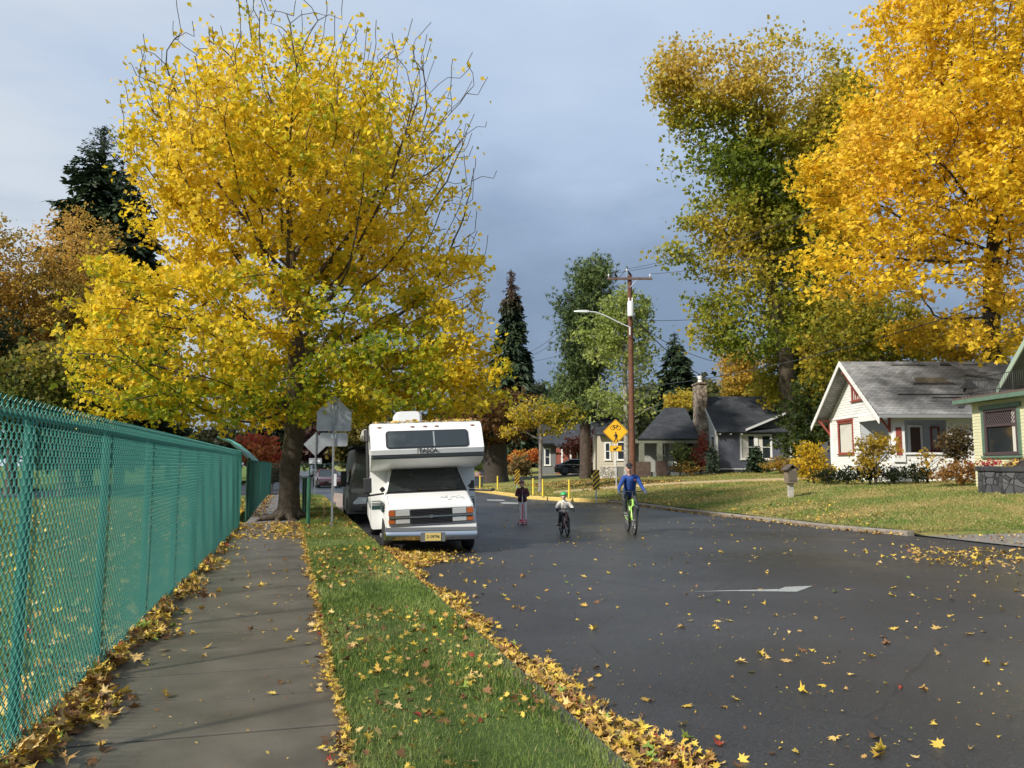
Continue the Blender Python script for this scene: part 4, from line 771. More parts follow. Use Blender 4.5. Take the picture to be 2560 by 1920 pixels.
for a,b_,y0,y1,m_ in ((1.6,3.3,3.02,3.10,DK),(4.0,4.6,3.0,3.2,DK),(5.1,6.3,3.05,3.12,DK),(1.85,3.9,1.5,1.62,DK),(2.1,3.7,1.63,2.05,BW),(.7,4.0,.72,.78,DK),(2.2,3.6,.50,.56,DK),(9.6,10.2,3.1,3.2,DK),(6.4,7.2,1.7,1.74,DK)):
    mb=MB(); q=.012; slab(mb,*[tuple(Vector(OS(*p))+Vector((0,-.01,q+.01))) for p in ((a,y0),(b_,y0),(b_-.1,y1),(a+.1,y1))],.015); mb.build('bare_patch',m_,rf)
mb=MB(); slab(mb,*[tuple(Vector(OS(*p))+Vector((0,-.02,.05))) for p in ((2.95,-.22),(3.15,-.25),(3.85,.45),(3.6,.48))],.02); mb.build('loose_shingle',M('loose_shingle_dark',(.08,.08,.085),.9),rf); mb=MB(); slab(mb,*[tuple(Vector(OS(*p))+Vector((0,-.02,.06))) for p in ((4.7,2.2),(4.9,2.28),(6.6,1.75),(6.4,1.7))],.04); mb.build('loose_board',M('loose_board_grey',(.12,.115,.11),.9),rf)
# ---- B: yellow house
zB=.75; hB=empty('yellow_house',UV(17.4,30.2,zB),'pale yellow clapboard house with green trim and iron roof balcony at the right edge','house',-YAW)
YEL=M('yellow_clapboard',(.68,.66,.43),.6,ns=2.5,amt=.12,det=6); GT=M('green_trim',(.13,.21,.155),.55,ns=5,amt=.2); BRW=M('brown_roofing',(.13,.085,.07),.9)
lm=leftmap(0); mb=MB(); siding(mb,lm,-8,0,-.4,3.25,[(-2.63,-.83,1.35,2.86)],course=.12); siding(mb,frontmap(-8.0),0,8,-.4,3.25,[],course=.12); mb.add([(0,0,-.4),(8,0,-.4),(8,0,3.25),(0,0,3.25)],[(0,1,2,3)]); mb.build('wall',YEL,hB)
w=window(hB,lm,-2.6,-.86,1.38,2.83,M('brown_sash',(.08,.055,.06),.5),.09,mun=0,curt=.16); mb=MB(); z0=2.33; wb(mb,lm,-2.6,-.86,-.02,.03,z0-.04,z0+.04)
for i in range(14):
    s=-2.6+i*.125; e=min(s+.42,-.86); mb.cyl(lm(s,.0,z0+.04),lm(e,.0,z0+.04+(e-s)*.46/.42),.012,n=4); s2=-.86-i*.125; e=max(s2-.42,-2.6); mb.cyl(lm(s2,.0,z0+.04),lm(e,.0,z0+.04+(s2-e)*.46/.42),.012,n=4)
mb.build('lattice',M('brown_sash',(0,0,0)),w)
for s0,s1 in ((-.75,-.60),(-2.86,-2.71)):
    mb=MB(); wb(mb,lm,s0,s1,0,.05,1.28,2.88); 
    for i in range(22): wb(mb,lm,s0+.03,s1-.03,.05,.062,1.34+i*.068,1.37+i*.068)
    mb.build('shutter',GT,hB)
mb=MB(); wb(mb,lm,-2.95,-.55,0,.08,2.93,3.08); mb.build('window_header',GT,hB); mb=MB(); wb(mb,lm,-2.9,-.56,0,.10,1.17,1.24); mb.build('window_ledge',GT,hB)
rf=MB(); rf.box(-.42,8.4,-8.4,.5,3.38,3.44); rf=rf.build('roof',BRW,hB); mb=MB(); mb.box(-.45,8.4,-8.43,.53,3.22,3.37); mb.build('fascia',GT,rf)
IR=M('wrought_iron',(.015,.016,.018),.5); mb=MB()
for z in (3.6,4.12): mb.cyl((-.2,.1,z),(-.2,-8,z),.014,n=5); mb.cyl((-.2,.1,z),(2.,.1,z),.014,n=5)
for i in range(74): mb.cyl((-.2,.1-i*.11,3.44),(-.2,.1-i*.11,4.12+.02*(i%9==0)),.008 if i%9 else .02,n=4)
for i in range(18): mb.cyl((-.2+i*.11,.1,3.44),(-.2+i*.11,.1,4.12),.008,n=4)
mb.build('balcony_railing',IR,hB)
mb=MB(); g=lambda y:4.2+(-y)*.88
siding(mb,leftmap(2.1),-8,-.1,3.44,9,[],lambda z:(-8,-((z-4.0)/.88)),.12); mb.build('gable_wall',YEL,hB)
mb=MB(); slab(mb,(1.26,.35,g(.35)-.02),(7,.35,g(.35)-.02),(7,-4.2,g(-4.2)),(1.26,-4.2,g(-4.2)),.12); mb.build('upper_roof',M('dark_green_soffit',(.035,.055,.04),.7),hB); mb=MB(); mb.prism([(1.2,.4,g(.4)-.26),(1.2,.4,g(.4)),(1.2,-4.2,g(-4.2)+.03),(1.2,-4.2,g(-4.2)-.20)],(.05,0,0)); mb.build('rake_board',M('pale_green_trim',(.36,.46,.36),.6),hB)
mb=MB(); mb.box(2.0,2.1,-3.2,-1.9,3.5,4.6); mb.build('balcony_door',GLASS,hB)
# birdhouse lantern on the roof corner
t=empty('roof_lantern',oA*0+hB.matrix_basis@Vector((-.05,.05,3.44)),'small dark pagoda shaped lantern standing on the flat roof corner of the yellow house','lantern',-YAW); mb=MB(); mb.prism([(-.3,-.16,.36),(.3,-.16,.36),(.22,-.16,.44),(0,-.16,.66),(-.22,-.16,.44)],(0,.32,0)); mb.build('lantern_roof',IR,t)
mb=MB(); mb.box(-.15,.15,-.12,.12,.18,.36); [mb.cyl((x,y,0),(x*.8,y,.2),.02,n=4) for x in (-.16,.16) for y in (-.1,.1)]; mb.build('lantern_body',M('lantern_brown',(.05,.04,.035),.7),t)
# ---- C: blue grey house with the stone chimney
zC=1.1; hC=empty('blue_grey_house',UV(14.3,56,zC),'blue-grey clapboard house with white windows and dark shingle roof beside the tall stone chimney','house',-YAW)
BG=M('blue_grey_siding',(.115,.125,.165),.65,ns=2,amt=.15); BGP=M('sunlit_pale_siding',(.52,.53,.54),.65)  # gable uses a paler copy: sunlight on the same siding put into its colour
Wd,Ew,Rd=8,3.0,5.55; s_=(Rd-Ew)/4
mb=MB(); siding(mb,frontmap(0),0,8.,.25,Ew,[(1.7,2.64,1.0,2.6),(2.8,3.75,1.0,2.6)],course=.16); mb.add([(8,0,-.3),(8,8,-.3),(8,8,Ew),(8,4,Rd),(8,0,Ew)],[(0,1,2,3,4)]); mb.build('wall',BG,hC)
mb=MB(); siding(mb,leftmap(0),0,8,.25,Rd-.1,[(.5,1.5,.9,2.6)],lambda z:(max(0,(z-Ew)/s_),8-max(0,(z-Ew)/s_)),.16); mb.build('gable_wall',BGP,hC)
mb=MB(); mb.box(-.04,8,-.04,0.1,-.4,.25); mb.box(-.04,.1,0,8,-.4,.25); mb.build('foundation',STB,hC); mb=MB(); wb(mb,frontmap(0),-.02,8,0,.05,.25,.33); wb(mb,frontmap(0),-.04,.08,0,.06,.33,Ew); wb(mb,leftmap(0),0,.1,0,.06,.33,Ew); mb.build('trim',WHT,hC)
window(hC,frontmap(0),1.74,2.6,1.03,2.57,WHT,.13,curt=.55,mun=1); window(hC,frontmap(0),2.86,3.72,1.03,2.57,WHT,.13,curt=.4,mun=1); window(hC,frontmap(0),5.2,6.1,1.03,2.57,WHT,.13,mun=1); window(hC,leftmap(0),.6,1.4,1.0,2.55,WHT,.12,mun=1)
rf=MB(); ez=Ew-.45*s_; slab(rf,(-.14,-.45,ez+.14),(8.3,-.45,ez+.14),(8.3,4,Rd+.14),(-.14,4,Rd+.14),.12); slab(rf,(-.14,8.45,ez+.14),(8.3,8.45,ez+.14),(8.3,4,Rd+.14),(-.14,4,Rd+.14),.12)
slab(rf,(2.,-.5,Ew+.02),(4.7,-.5,Ew+1.15),(4.7,3,Ew+1.2),(2.,1,Ew+.1),.08); slab(rf,(7.4,-.5,Ew+.02),(4.7,-.5,Ew+1.15),(4.7,3,Ew+1.2),(7.4,1,Ew+.1),.08); rf=rf.build('roof',SHD,hC)
mb=MB(); siding(mb,frontmap(0),2.2,7.2,Ew,Ew+1.05,[],lambda z:(2.2+(z-Ew)/.42,7.2-(z-Ew)/.42),.16); mb.build('dormer_wall',BG,hC)
mb=MB(); mb.prism([(-.18,-.45,ez-.08),(-.18,-.45,ez+.14),(-.18,4,Rd+.16),(-.18,8.45,ez+.14),(-.18,8.45,ez-.08),(-.18,4,Rd-.06)],(.05,0,0)); [mb.box(.1+i*.75,.2+i*.75,-.45,0,ez-.06,ez+.03) for i in range(3)]; mb.prism([(1.9,-.55,Ew-.1),(4.7,-.55,Ew+1.05),(4.7,-.55,Ew+1.2),(1.9,-.55,Ew+.06)],(0,.05,0)); mb.build('eave_trim',M('grey_white_trim',(.55,.56,.56),.6),rf)
mb=MB(); mb.box(-.62,.02,2.5,4.3,3.9,6.5); mb.box(-.69,.06,2.4,4.4,6.5,6.62); mb.box(-.7,.0,2.1,5.0,-.5,3.5); mb.add([(-.7,2.1,3.5),(0,2.1,3.5),(0,5,3.5),(-.7,5,3.5),(-.62,2.5,3.9),(0,2.5,3.9),(0,4.3,3.9),(-.62,4.3,3.9)],[(0,1,5,4),(1,2,6,5),(2,3,7,6),(3,0,4,7)]); ch=mb.build('chimney',STN,hC); mb=MB(); mb.lathe([(.17,0),(.17,.45),(.21,.47),(.21,.55)],(-.25,3.4,6.62),10); mb.build('chimney_pot',WHT,ch,True)
# ---- porch wing to its left
hP=empty('porch_house',UV(9.0,57.5,1.0),'dark roofed bungalow wing with a deep shaded porch left of the stone chimney','house',-YAW); DB=M('shadow_brown_siding',(.10,.095,.08),.8); OL=M('olive_post',(.17,.18,.14),.7)
rf=MB(); slab(rf,(0,0,2.55),(4.5,0,2.55),(4.5,4.6,5.1),(2.9,4.6,5.1),.14); rf.add([(0,0,2.55),(2.9,4.6,5.1),(2.9,9,2.6),(0,9,2.55)],[(0,1,2,3)]); rf.build('roof',SHD,hP)
mb=MB(); siding(mb,frontmap(3.0),.2,5,-.4,2.6,[(1.9,2.5,1.4,2.3),(2.9,3.6,.9,2.3)],course=.16); mb.build('wall',M('porch_back_siding',(.33,.34,.31),.7),hP); window(hP,frontmap(3),1.95,2.45,1.45,2.25,WHT,.08); window(hP,frontmap(3),2.95,3.55,.95,2.25,WHT,.08,curt=.9); mb=MB(); mb.box(4.0,4.8,2.9,2.97,.2,2.3); mb.build('door',M('black_door',(.02,.02,.02),.5),hP)
mb=MB(); mb.box(-.1,5,.1,.35,2.22,2.5); mb.build('porch_beam',OL,hP); 
for x in (.15,1.45): mb=MB(); mb.box(x,x+.35,.1,.4,.9,2.25); mb.build('porch_post',OL,hP)
mb=MB(); mb.box(0,5.0,.0,3,-.4,.15); mb.build('porch_floor',M('porch_deck_grey',(.23,.24,.24),.8),hP); mb=MB(); mb.box(-.2,.9,-.15,.25,-.5,.9); mb.box(1.3,2.1,-.2,.3,-.5,.95); mb.build('porch_wall',M('brown_porch_stone',(.11,.075,.06),.9,ns=4,amt=.4),hP); mb=MB(); [mb.cyl((2.1,.1,z),(5,.1,z),.02,n=5) for z in (.55,.9)]; mb.build('porch_rail',M('rail_grey',(.4,.4,.4),.5),hP)
for i,(x,lb) in enumerate(((2.45,'left white chair on the shaded porch beside the wooden pole'),(3.05,'right white chair on the shaded porch beside the wooden pole'))):
    p=hP.matrix_basis@Vector((x,1.,.15)); t=empty('porch_chair',p,lb,'chair',-YAW,'white chairs on the porch'); mb=MB(); mb.lathe([(.05,.42),(.24,.44),(.27,.62),(.28,.78),(.26,.78),(.22,.47)],(0,0,0),12); mb.build('seat_shell',WHT,t,True)
    for sx_,sy_ in ((-1,-1),(1,-1),(-1,1),(1,1)): MB().cyl((sx_*.1,sy_*.1,.43),(sx_*.22,sy_*.2,0),.015,n=5).build('leg',M('chair_leg_wood',(.4,.27,.14),.6),t)
# ---- D beige bungalow
hD=empty('beige_bungalow',UV(6.6,59.5,.95),'small beige clapboard bungalow with white windows and rock base behind the crossing sign','house',-YAW); BE=M('beige_siding',(.52,.47,.38),.7)
mb=MB(); siding(mb,frontmap(0),0,2.2,.6,3.1,[(.35,.65,1.1,2.3),(1.25,1.85,1.1,2.4)],course=.17); mb.add([(0,0,0),(0,6,0),(0,6,3.1),(0,0,3.1)],[(0,1,2,3)]); mb.build('wall',BE,hD); mb=MB(); mb.box(-.1,1.15,-.15,.05,-.6,.6); mb.build('rock_base',STW,hD); mb=MB(); mb.box(1.15,2.4,-.1,.05,-.6,.6); mb.build('base_wall',M('grey_base',(.16,.16,.15),.8),hD)
window(hD,frontmap(0),.35,.62,1.15,2.3,WHT,.1); window(hD,frontmap(0),1.25,1.85,1.15,2.35,WHT,.14); mb=MB(); mb.box(1.0,1.1,-.05,0,.6,3.1); mb.build('corner_trim',WHT,hD); mb=MB(); slab(mb,(-.4,-.5,2.95),(2.6,-.5,2.95),(2.6,3,4.6),(-.4,3,4.6),.12); mb.build('roof',SHD,hD)
# ---- E red house with porch
hE=empty('red_house',UV(2.6,80,.75),'brick red house with white porch posts behind the black sedan and the pine','house',-YAW); RB=M('red_wall',(.32,.10,.07),.8,ns=3,amt=.25)
mb=MB(); siding(mb,frontmap(0),1.8,6.35,-.5,3.3,[(3.9,4.6,1.2,2.4)],course=.2); mb.add([(6.35,0,-.5),(6.35,7,-.5),(6.35,7,3.3),(6.35,0,3.3)],[(0,1,2,3)]); mb.build('wall',RB,hE); mb=MB(); siding(mb,frontmap(.6),.3,1.8,-.5,3.1,[(.7,1.2,.9,2.5)],course=.2); mb.build('grey_wing_wall',M('grey_wing',(.17,.18,.19),.8),hE); window(hE,frontmap(0),3.95,4.55,1.25,2.35,WHT,.1,muv=2); window(hE,frontmap(.6),.75,1.15,.95,2.45,WHT,.12)
window(hE,frontmap(0),5.45,5.8,1.3,2.6,WHT,.12,mun=0)
for x in (2.2,3.05): mb=MB(); mb.box(x,x+.16,-1.6,-1.44,.0,2.55); mb.build('porch_post',WHT,hE)
mb=MB(); mb.box(1.8,4.4,-1.7,-1.5,2.55,2.8); mb.build('porch_beam',WHT,hE); mb=MB(); slab(mb,(1.6,-1.9,2.8),(4.6,-1.9,2.8),(4.6,0,3.3),(1.6,0,3.3),.1); slab(mb,(0.,-.4,3.05),(6.8,-.4,3.05),(6.8,3.6,5.2),(0.,3.6,5.2),.14); mb.build('roof',SHD,hE)
# ================================================================ garden objects at the right
PW=M('weathered_box_wood',(.23,.18,.13),.85,ns=6,amt=.4)
b=A(1977,1236,31.); b.z=float(lawn(b.x,b.y)); t=empty('little_library_box',b,'wooden post box with a pitched roof standing on the lawn near the yellow shrub','post box',-YAW+R(8)); k=31/F0
MB().box(-.10,.10,-.06,.06,-.1,38*k).build('post',M('pale_post_wood',(.48,.45,.40),.8,ns=6,amt=.3),t); mb=MB(); z0=38*k; z1=72*k; mb.box(-.18,.20,-.15,.15,z0,z1); mb.box(-.22,.24,-.19,.19,z0-.04,z0); bx=mb.build('box_body',PW,t); mb=MB(); slab(mb,(-.29,-.24,z1-.06),(-.29,.24,z1-.06),(0,.24,z1+.16),(0,-.24,z1+.16),.03); slab(mb,(.29,-.24,z1-.06),(.29,.24,z1-.06),(0,.24,z1+.16),(0,-.24,z1+.16),.03); mb.build('box_roof',M('dark_box_roof',(.09,.07,.06),.9),bx)
mb=MB(); mb.box(-.12,.2,-.175,-.16,z0+.05,z1-.1); mb.build('box_door',M('box_door_dark',(.12,.10,.08),.6),bx)
for i,(px,w_,dd,lb) in enumerate(((2476,.52,26.3,'left dark basalt stone pillar topped with red flowers beside the yellow house'),(2528,.6,25.6,'right dark basalt stone pillar at the frame edge beside the yellow house'))):
    b=A(px,1234,dd); b.z=float(lawn(b.x,b.y)); t=empty('stone_pillar',b,lb,'pillar',-YAW-R(12),'basalt pillars by the yellow house steps'); hh=(1234-1183)*dd/F0+.02
    MB().box(-w_/2,w_/2,-w_/2,w_/2,-.4,hh,fn=lambda x,y,z:(x*(1.06-.05*z),y*(1.06-.05*z),z)).build('shaft',STB,t,bevel=.02); MB().box(-w_/2-.06,w_/2+.06,-w_/2-.06,w_/2+.06,hh,hh+.16).build('capstone',M('dark_capstone',(.05,.052,.058),.8,ns=5,amt=.4),t,bevel=.02)
    if i==0:
        rg=np.random.default_rng(4); n=260; p=rg.normal(size=(n,3))*np.array([.19,.16,.07])+np.array([0,0,hh+.24]); c=pal(rg.uniform(0,1,n),[(.55,.02,.05),(.6,.05,.12),(.12,.16,.04)]); tv,tf=shape('leaf'); o=scatter('flowers',p,rotmats(rg,n),rg.uniform(.05,.1,n),c,tv,tf,LEAF); o.parent=t; tag(o,'red flowers on top of the pillar')
b=A(2548,1205,27.2); b.z=float(lawn(b.x,b.y)); t=empty('stair_wall',b,'dark sloping leaf-strewn stair wall of basalt behind the pillars','wall',-YAW); MB().prism([(-.75,-.3,-.4),(3,-.3,-.4),(3,-.3,2.3),(-.75,-.3,.55)],(0,.6,0)).build('stone_wall',STB,t); mb=MB(); slab(mb,(-.9,-.45,.52),(3,-.45,2.38),(3,.45,2.38),(-.9,.45,.52),.12); o=mb.build('sloping_cap',M('dark_wet_slate',(.05,.045,.048),.6,ns=6,amt=.5),t)
rg=np.random.default_rng(8); n=420; xx=rg.uniform(-.85,2.9,n); p=np.stack([xx,rg.uniform(-.42,.42,n),.58+(xx+.9)*.4769+.01],1); tv,tf=shape('star'); nr=rg.normal(size=(n,3))*.3+np.array([-.43,0,.9]); o=scatter('leaves_on_cap',p,rotmats(rg,n,nrm=nr),rg.uniform(.06,.13,n),littercol(rg,n,.4),tv,tf,LITTER,t); tag(o,kind='stuff')
BIN=M('black_plastic',(.02,.022,.024),.5)
for px,dd,w_,lb in ((1217,66,1.2,'large dark wheeled bin behind the yellow bollards by the broad dark trunk'),(1196,58,.7,'dark grill with a reddish lid just right of the motorhome')):
    b=A(px,1190,dd); b.z=float(lawn(b.x,b.y)); t=empty('wheeled_bin' if w_>1 else 'grill',b,lb,'bin' if w_>1 else 'grill',-YAW); hh=.95 if w_>1 else .75
    mb=MB(); mb.box(-w_/2,w_/2,-.4,.4,.08,hh,fn=lambda x,y,z:(x*(.85+.15*z),y*(.85+.15*z),z)); mb.build('bin_body' if w_>1 else 'grill_body',M('blue_black_plastic',(.04,.05,.07),.5),t,bevel=.03); mb=MB(); mb.box(-w_/2-.03,w_/2+.03,-.43,.43,hh,hh+.1); (mb.ell((0,0,hh+.1),(w_*.42,.3,.28)) if w_<1 else 0); mb.build('lid',BIN if w_>1 else M('reddish_lid',(.22,.13,.11),.5),t,True); mb=MB(); [mb.lathe([(.1,-.03),(.1,.03)],(x,.3,.1),12,'x') for x in (-w_*.35,w_*.35)]; mb.build('wheels',BIN,t)
# ================================================================ trees
def seg(pts,base,step):
    q=[Vector(p)-Vector(base) for p in pts]; out=[q[0]]
    for a,b in zip(q,q[1:]):
        n=max(1,int((b-a).length/step)); out+=[a.lerp(b,(i+1)/n) for i in range(n)]
    return [tuple(p) for p in out]
def pj(P):
    d=P-np.array([0,0,CZ]); z=d@np.array(_F); return 1280+F0*(d@np.array(_R))/z, 960-F0*(d@np.array(_U))/z, z
def vbase(px,py,d,z=None):
    b=A(px,py,d); b.z=z if z is not None else float(lawn(b.x,b.y)); return b
# big yellow maple over the pavement
b=G(722,1299,0); dm=24.4
def keep_main(P):
    x,y,z=pj(P); r=np.sqrt(((x-700)/520)**2+((y-560)/505)**2); k=np.clip((1.03-r)/.72,.05,1); k=np.where(y>640,1,k); return np.where((x>960)&(y<620),k*np.clip((1290-x)/420,.12,.9),k)
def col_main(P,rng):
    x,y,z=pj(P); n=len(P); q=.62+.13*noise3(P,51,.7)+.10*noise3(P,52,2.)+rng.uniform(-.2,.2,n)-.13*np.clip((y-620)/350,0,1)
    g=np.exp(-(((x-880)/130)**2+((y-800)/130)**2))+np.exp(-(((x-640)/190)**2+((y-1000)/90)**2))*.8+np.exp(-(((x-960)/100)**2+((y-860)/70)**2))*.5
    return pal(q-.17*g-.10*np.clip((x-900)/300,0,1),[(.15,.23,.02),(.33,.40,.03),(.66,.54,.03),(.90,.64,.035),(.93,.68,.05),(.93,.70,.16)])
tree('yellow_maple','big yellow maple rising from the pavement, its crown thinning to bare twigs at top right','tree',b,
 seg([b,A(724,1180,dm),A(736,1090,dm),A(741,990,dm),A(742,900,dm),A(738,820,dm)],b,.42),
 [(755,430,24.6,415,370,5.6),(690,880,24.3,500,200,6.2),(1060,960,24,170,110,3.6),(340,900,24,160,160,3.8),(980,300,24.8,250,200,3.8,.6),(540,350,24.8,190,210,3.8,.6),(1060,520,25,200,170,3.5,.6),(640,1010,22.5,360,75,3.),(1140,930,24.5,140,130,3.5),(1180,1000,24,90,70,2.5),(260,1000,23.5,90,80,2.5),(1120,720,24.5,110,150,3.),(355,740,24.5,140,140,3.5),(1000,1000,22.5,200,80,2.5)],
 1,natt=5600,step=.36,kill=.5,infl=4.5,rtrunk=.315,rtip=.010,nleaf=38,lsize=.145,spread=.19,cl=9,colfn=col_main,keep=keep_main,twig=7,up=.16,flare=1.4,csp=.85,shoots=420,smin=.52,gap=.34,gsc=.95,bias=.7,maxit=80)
mb=MB(); 
for a,l,w in ((-2.6,1.3,.11),(-2.1,.9,.1),(-1.4,.7,.12),(-.8,.6,.1),(-3.1,1.0,.1),(.3,.6,.1)): mb.tube([(b.x+.25*math.cos(a),b.y+.25*math.sin(a),.25),(b.x+.45*math.cos(a),b.y+.45*math.sin(a),.09),(b.x+l*.75*math.cos(a),b.y+l*.75*math.sin(a),.03),(b.x+l*math.cos(a+.2),b.y+l*math.sin(a+.2),-.03)],[w*1.5,w*1.1,w*.7,w*.4],8)
o=mb.build('roots',BARK,None,True); o.parent=[q for q in bpy.data.objects if q.name=='yellow_maple'][0]; o.location=-b
# orange yellow maple at the right
b=vbase(2488,1190,41.); OC=[(.62,.44,.03),(.86,.58,.03),(.93,.66,.04),(.93,.64,.06),(.90,.56,.06)]
def keep_r(P): x,y,z=pj(P); return np.where((x>1900+np.clip((430-y)*.55,-30,400)),1.,.25)
tree('orange_maple','large orange-yellow maple filling the upper right corner above the bungalow roof','tree',b,seg([b,A(2487,1000,41),A(2478,830,40.5),A(2480,700,40),A(2490,560,39.5)],b,.5),
 [(2650,200,38,480,440,7),(2370,480,36,400,250,5.5),(2130,640,34,200,110,3.5),(2320,330,37,230,200,4.5),(2430,800,36,110,100,2.5),(2560,760,36,120,120,3),(2330,60,38,170,110,4),(2100,440,36,110,140,3,.7),(2230,700,34,230,70,3),(2080,700,33,120,60,2.5),(2400,850,34,60,70,2),(2520,690,36,90,100,2.5),(2590,820,36,60,110,2.5)],
 2,shoots=260,smin=.4,natt=5600,step=.5,kill=.68,infl=6,rtrunk=.42,rtip=.010,nleaf=26,lsize=.22,spread=.34,csp=.95,cols=OC,keep=keep_r,twig=8,up=.08,gap=.27,gsc=.75,bias=.9,bark=BARKD,maxit=90)
# tall green and ochre poplar
b=vbase(1975,1190,57.); PC=[(.15,.21,.03),(.19,.25,.03),(.38,.36,.04),(.56,.44,.05),(.64,.46,.09)]
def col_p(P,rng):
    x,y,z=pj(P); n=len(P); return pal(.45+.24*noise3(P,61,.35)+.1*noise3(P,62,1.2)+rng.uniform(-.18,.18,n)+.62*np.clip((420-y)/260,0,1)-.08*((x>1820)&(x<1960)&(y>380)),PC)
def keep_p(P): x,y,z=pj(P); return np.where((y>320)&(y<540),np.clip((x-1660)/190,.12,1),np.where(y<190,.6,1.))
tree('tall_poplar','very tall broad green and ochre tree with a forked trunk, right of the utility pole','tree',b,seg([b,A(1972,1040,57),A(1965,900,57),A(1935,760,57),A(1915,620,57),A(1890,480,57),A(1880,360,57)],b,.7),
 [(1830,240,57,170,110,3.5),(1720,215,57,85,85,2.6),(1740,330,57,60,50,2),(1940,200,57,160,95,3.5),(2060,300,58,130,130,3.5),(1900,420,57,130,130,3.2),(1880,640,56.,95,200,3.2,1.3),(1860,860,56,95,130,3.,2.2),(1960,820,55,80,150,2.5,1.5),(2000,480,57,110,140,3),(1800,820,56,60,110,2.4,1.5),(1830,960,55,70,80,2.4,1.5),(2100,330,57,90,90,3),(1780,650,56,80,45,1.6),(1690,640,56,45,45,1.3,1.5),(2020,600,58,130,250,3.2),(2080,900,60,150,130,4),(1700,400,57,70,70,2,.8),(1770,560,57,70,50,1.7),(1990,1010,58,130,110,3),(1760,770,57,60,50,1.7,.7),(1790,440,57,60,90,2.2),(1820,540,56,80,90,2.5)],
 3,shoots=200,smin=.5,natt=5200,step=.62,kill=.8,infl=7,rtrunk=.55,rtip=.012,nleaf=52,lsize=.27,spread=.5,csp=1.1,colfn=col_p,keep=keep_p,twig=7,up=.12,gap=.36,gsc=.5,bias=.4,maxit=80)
OLV=[(.12,.17,.02),(.25,.28,.03),(.46,.40,.04),(.62,.46,.05)]
def simple(name,label,px,py,d,trunk,blobs,seed,natt,cols,**k):
    b=vbase(px,py,d,k.pop('z',None)); kw=dict(step=.5,kill=.65,infl=6,rtrunk=.2,rtip=.01,nleaf=26,lsize=.24,spread=.32,twig=7,gap=.3,gsc=.7); kw.update(k)
    cat=kw.pop('cat','tree'); return tree(name,label,cat,b,seg([b]+[A(x,y,dd) for x,y,dd in trunk],b,kw['step']),blobs,seed,natt=natt,cols=cols,**kw)
BIR=[(.20,.27,.06),(.33,.40,.10),(.46,.50,.14),(.58,.54,.14)]
simple('silver_birch','pale green leaved tree with white trunk directly behind the utility pole',1566,1195,52,[(1566,1050,52),(1562,930,52),(1556,820,52)],[(1560,850,52,85,130,2.4),(1520,860,52,60,80,1.8),(1610,900,52,45,120,1.8),(1560,770,52,60,50,1.6),(1560,1000,52,110,60,2.4,.6),(1470,850,52,40,50,1.4,.6)],4,1500,BIR,bark=BARKL,rtrunk=.17,rtip=.014,nleaf=28,lsize=.19,spread=.26,up=.3,gap=.42,step=.42,kill=.55)
PIN=[(.05,.085,.028),(.085,.13,.04),(.13,.18,.055)]
simple('ponderosa_pine','tall dark green long-needled pine with a thick bare trunk left of the utility pole',1463,1200,62,[(1463,1100,62),(1464,980,62),(1462,850,62),(1468,720,62)],[(1475,700,62,48,50,1.8,1.6),(1470,790,62,70,60,2.2),(1420,780,62,30,50,1.2),(1460,880,62,72,70,2.4),(1440,960,62,50,60,2),(1460,1050,62,100,70,3),(1520,1080,62,70,50,2),(1410,850,61,22,16,.8),(1400,1010,62,35,50,1.5)],5,1500,PIN,bark=M('pine_bark',(.085,.06,.048),.9,ns=4,amt=.5,bump=.6,bs=10),rtrunk=.42,rtip=.02,nleaf=26,lsize=.66,spread=.34,shp='tuft',mat=NEEDLE,gap=.2,gsc=.9,flare=1.15,step=.5,kill=.6)
SPR=[(.022,.040,.020),(.04,.065,.03),(.06,.085,.04)]
conifer('norway_spruce','narrow dark spruce with a brown cone-laden top between the maple and the pine',vbase(1278,1190,88,.3),23.4,3.6,6,SPR,.8,.35,1.0,top=.78,sz=.8,narrow=.75,z0=.12)
conifer('dark_spruce','dark green spruce standing highest behind the ochre trees at the left',vbase(215,1190,62,0),29.,6.6,7,SPR,.25,.5,1.2,sz=.8,narrow=.62)
conifer('dark_spruce','second dark spruce just right of the highest left one, with a lower tip',vbase(297,1190,60,0),25.,4.8,8,SPR,.25,.4,1.1,sz=.8,narrow=.62)
conifer('small_spruce','small dark spruce above the roof left of the stone chimney',vbase(1694,1190,105,1.0),18.4,4.2,9,SPR,.35,.3,.8,sz=.95,narrow=.7)
OCH=[(.20,.17,.035),(.42,.28,.05),(.62,.38,.07),(.70,.42,.11)]
simple('ochre_willow','rounded ochre-brown tree in front of the dark spruces at the left',170,1190,52,[(175,1000,52),(180,850,52),(190,740,52)],[(205,640,52,100,110,4),(130,780,52,130,120,4.5),(250,760,52,90,100,3.5),(60,850,52,110,110,4)],10,1600,OCH,z=0,rtrunk=.4,nleaf=60,lsize=.22,spread=.5,gap=.12,gsc=.45,step=.6,kill=.8,shp='leaf')
simple('ochre_willow','ochre tree cut by the left edge of the picture',-30,1190,50,[(-30,1000,50),(-25,800,50)],[(0,620,50,50,80,3),(-40,700,50,90,110,4),(20,930,50,110,120,4)],12,1100,OCH,z=0,rtrunk=.4,nleaf=60,lsize=.22,spread=.5,gap=.2,gsc=.5,step=.6,kill=.8,shp='leaf')
GOC=[(.05,.08,.018),(.10,.13,.025),(.20,.20,.035),(.36,.26,.05)]
simple('green_elm','dark olive green tree between the left willows and the big maple',165,1190,42,[(165,1080,42),(170,980,42)],[(160,950,42,120,110,4),(260,1010,42,100,60,3),(40,1040,42,110,70,4),(330,940,44,70,80,3)],13,1100,GOC,z=0,rtrunk=.3,nleaf=44,lsize=.24,spread=.45,gap=.22,gsc=.6,step=.55,kill=.75)
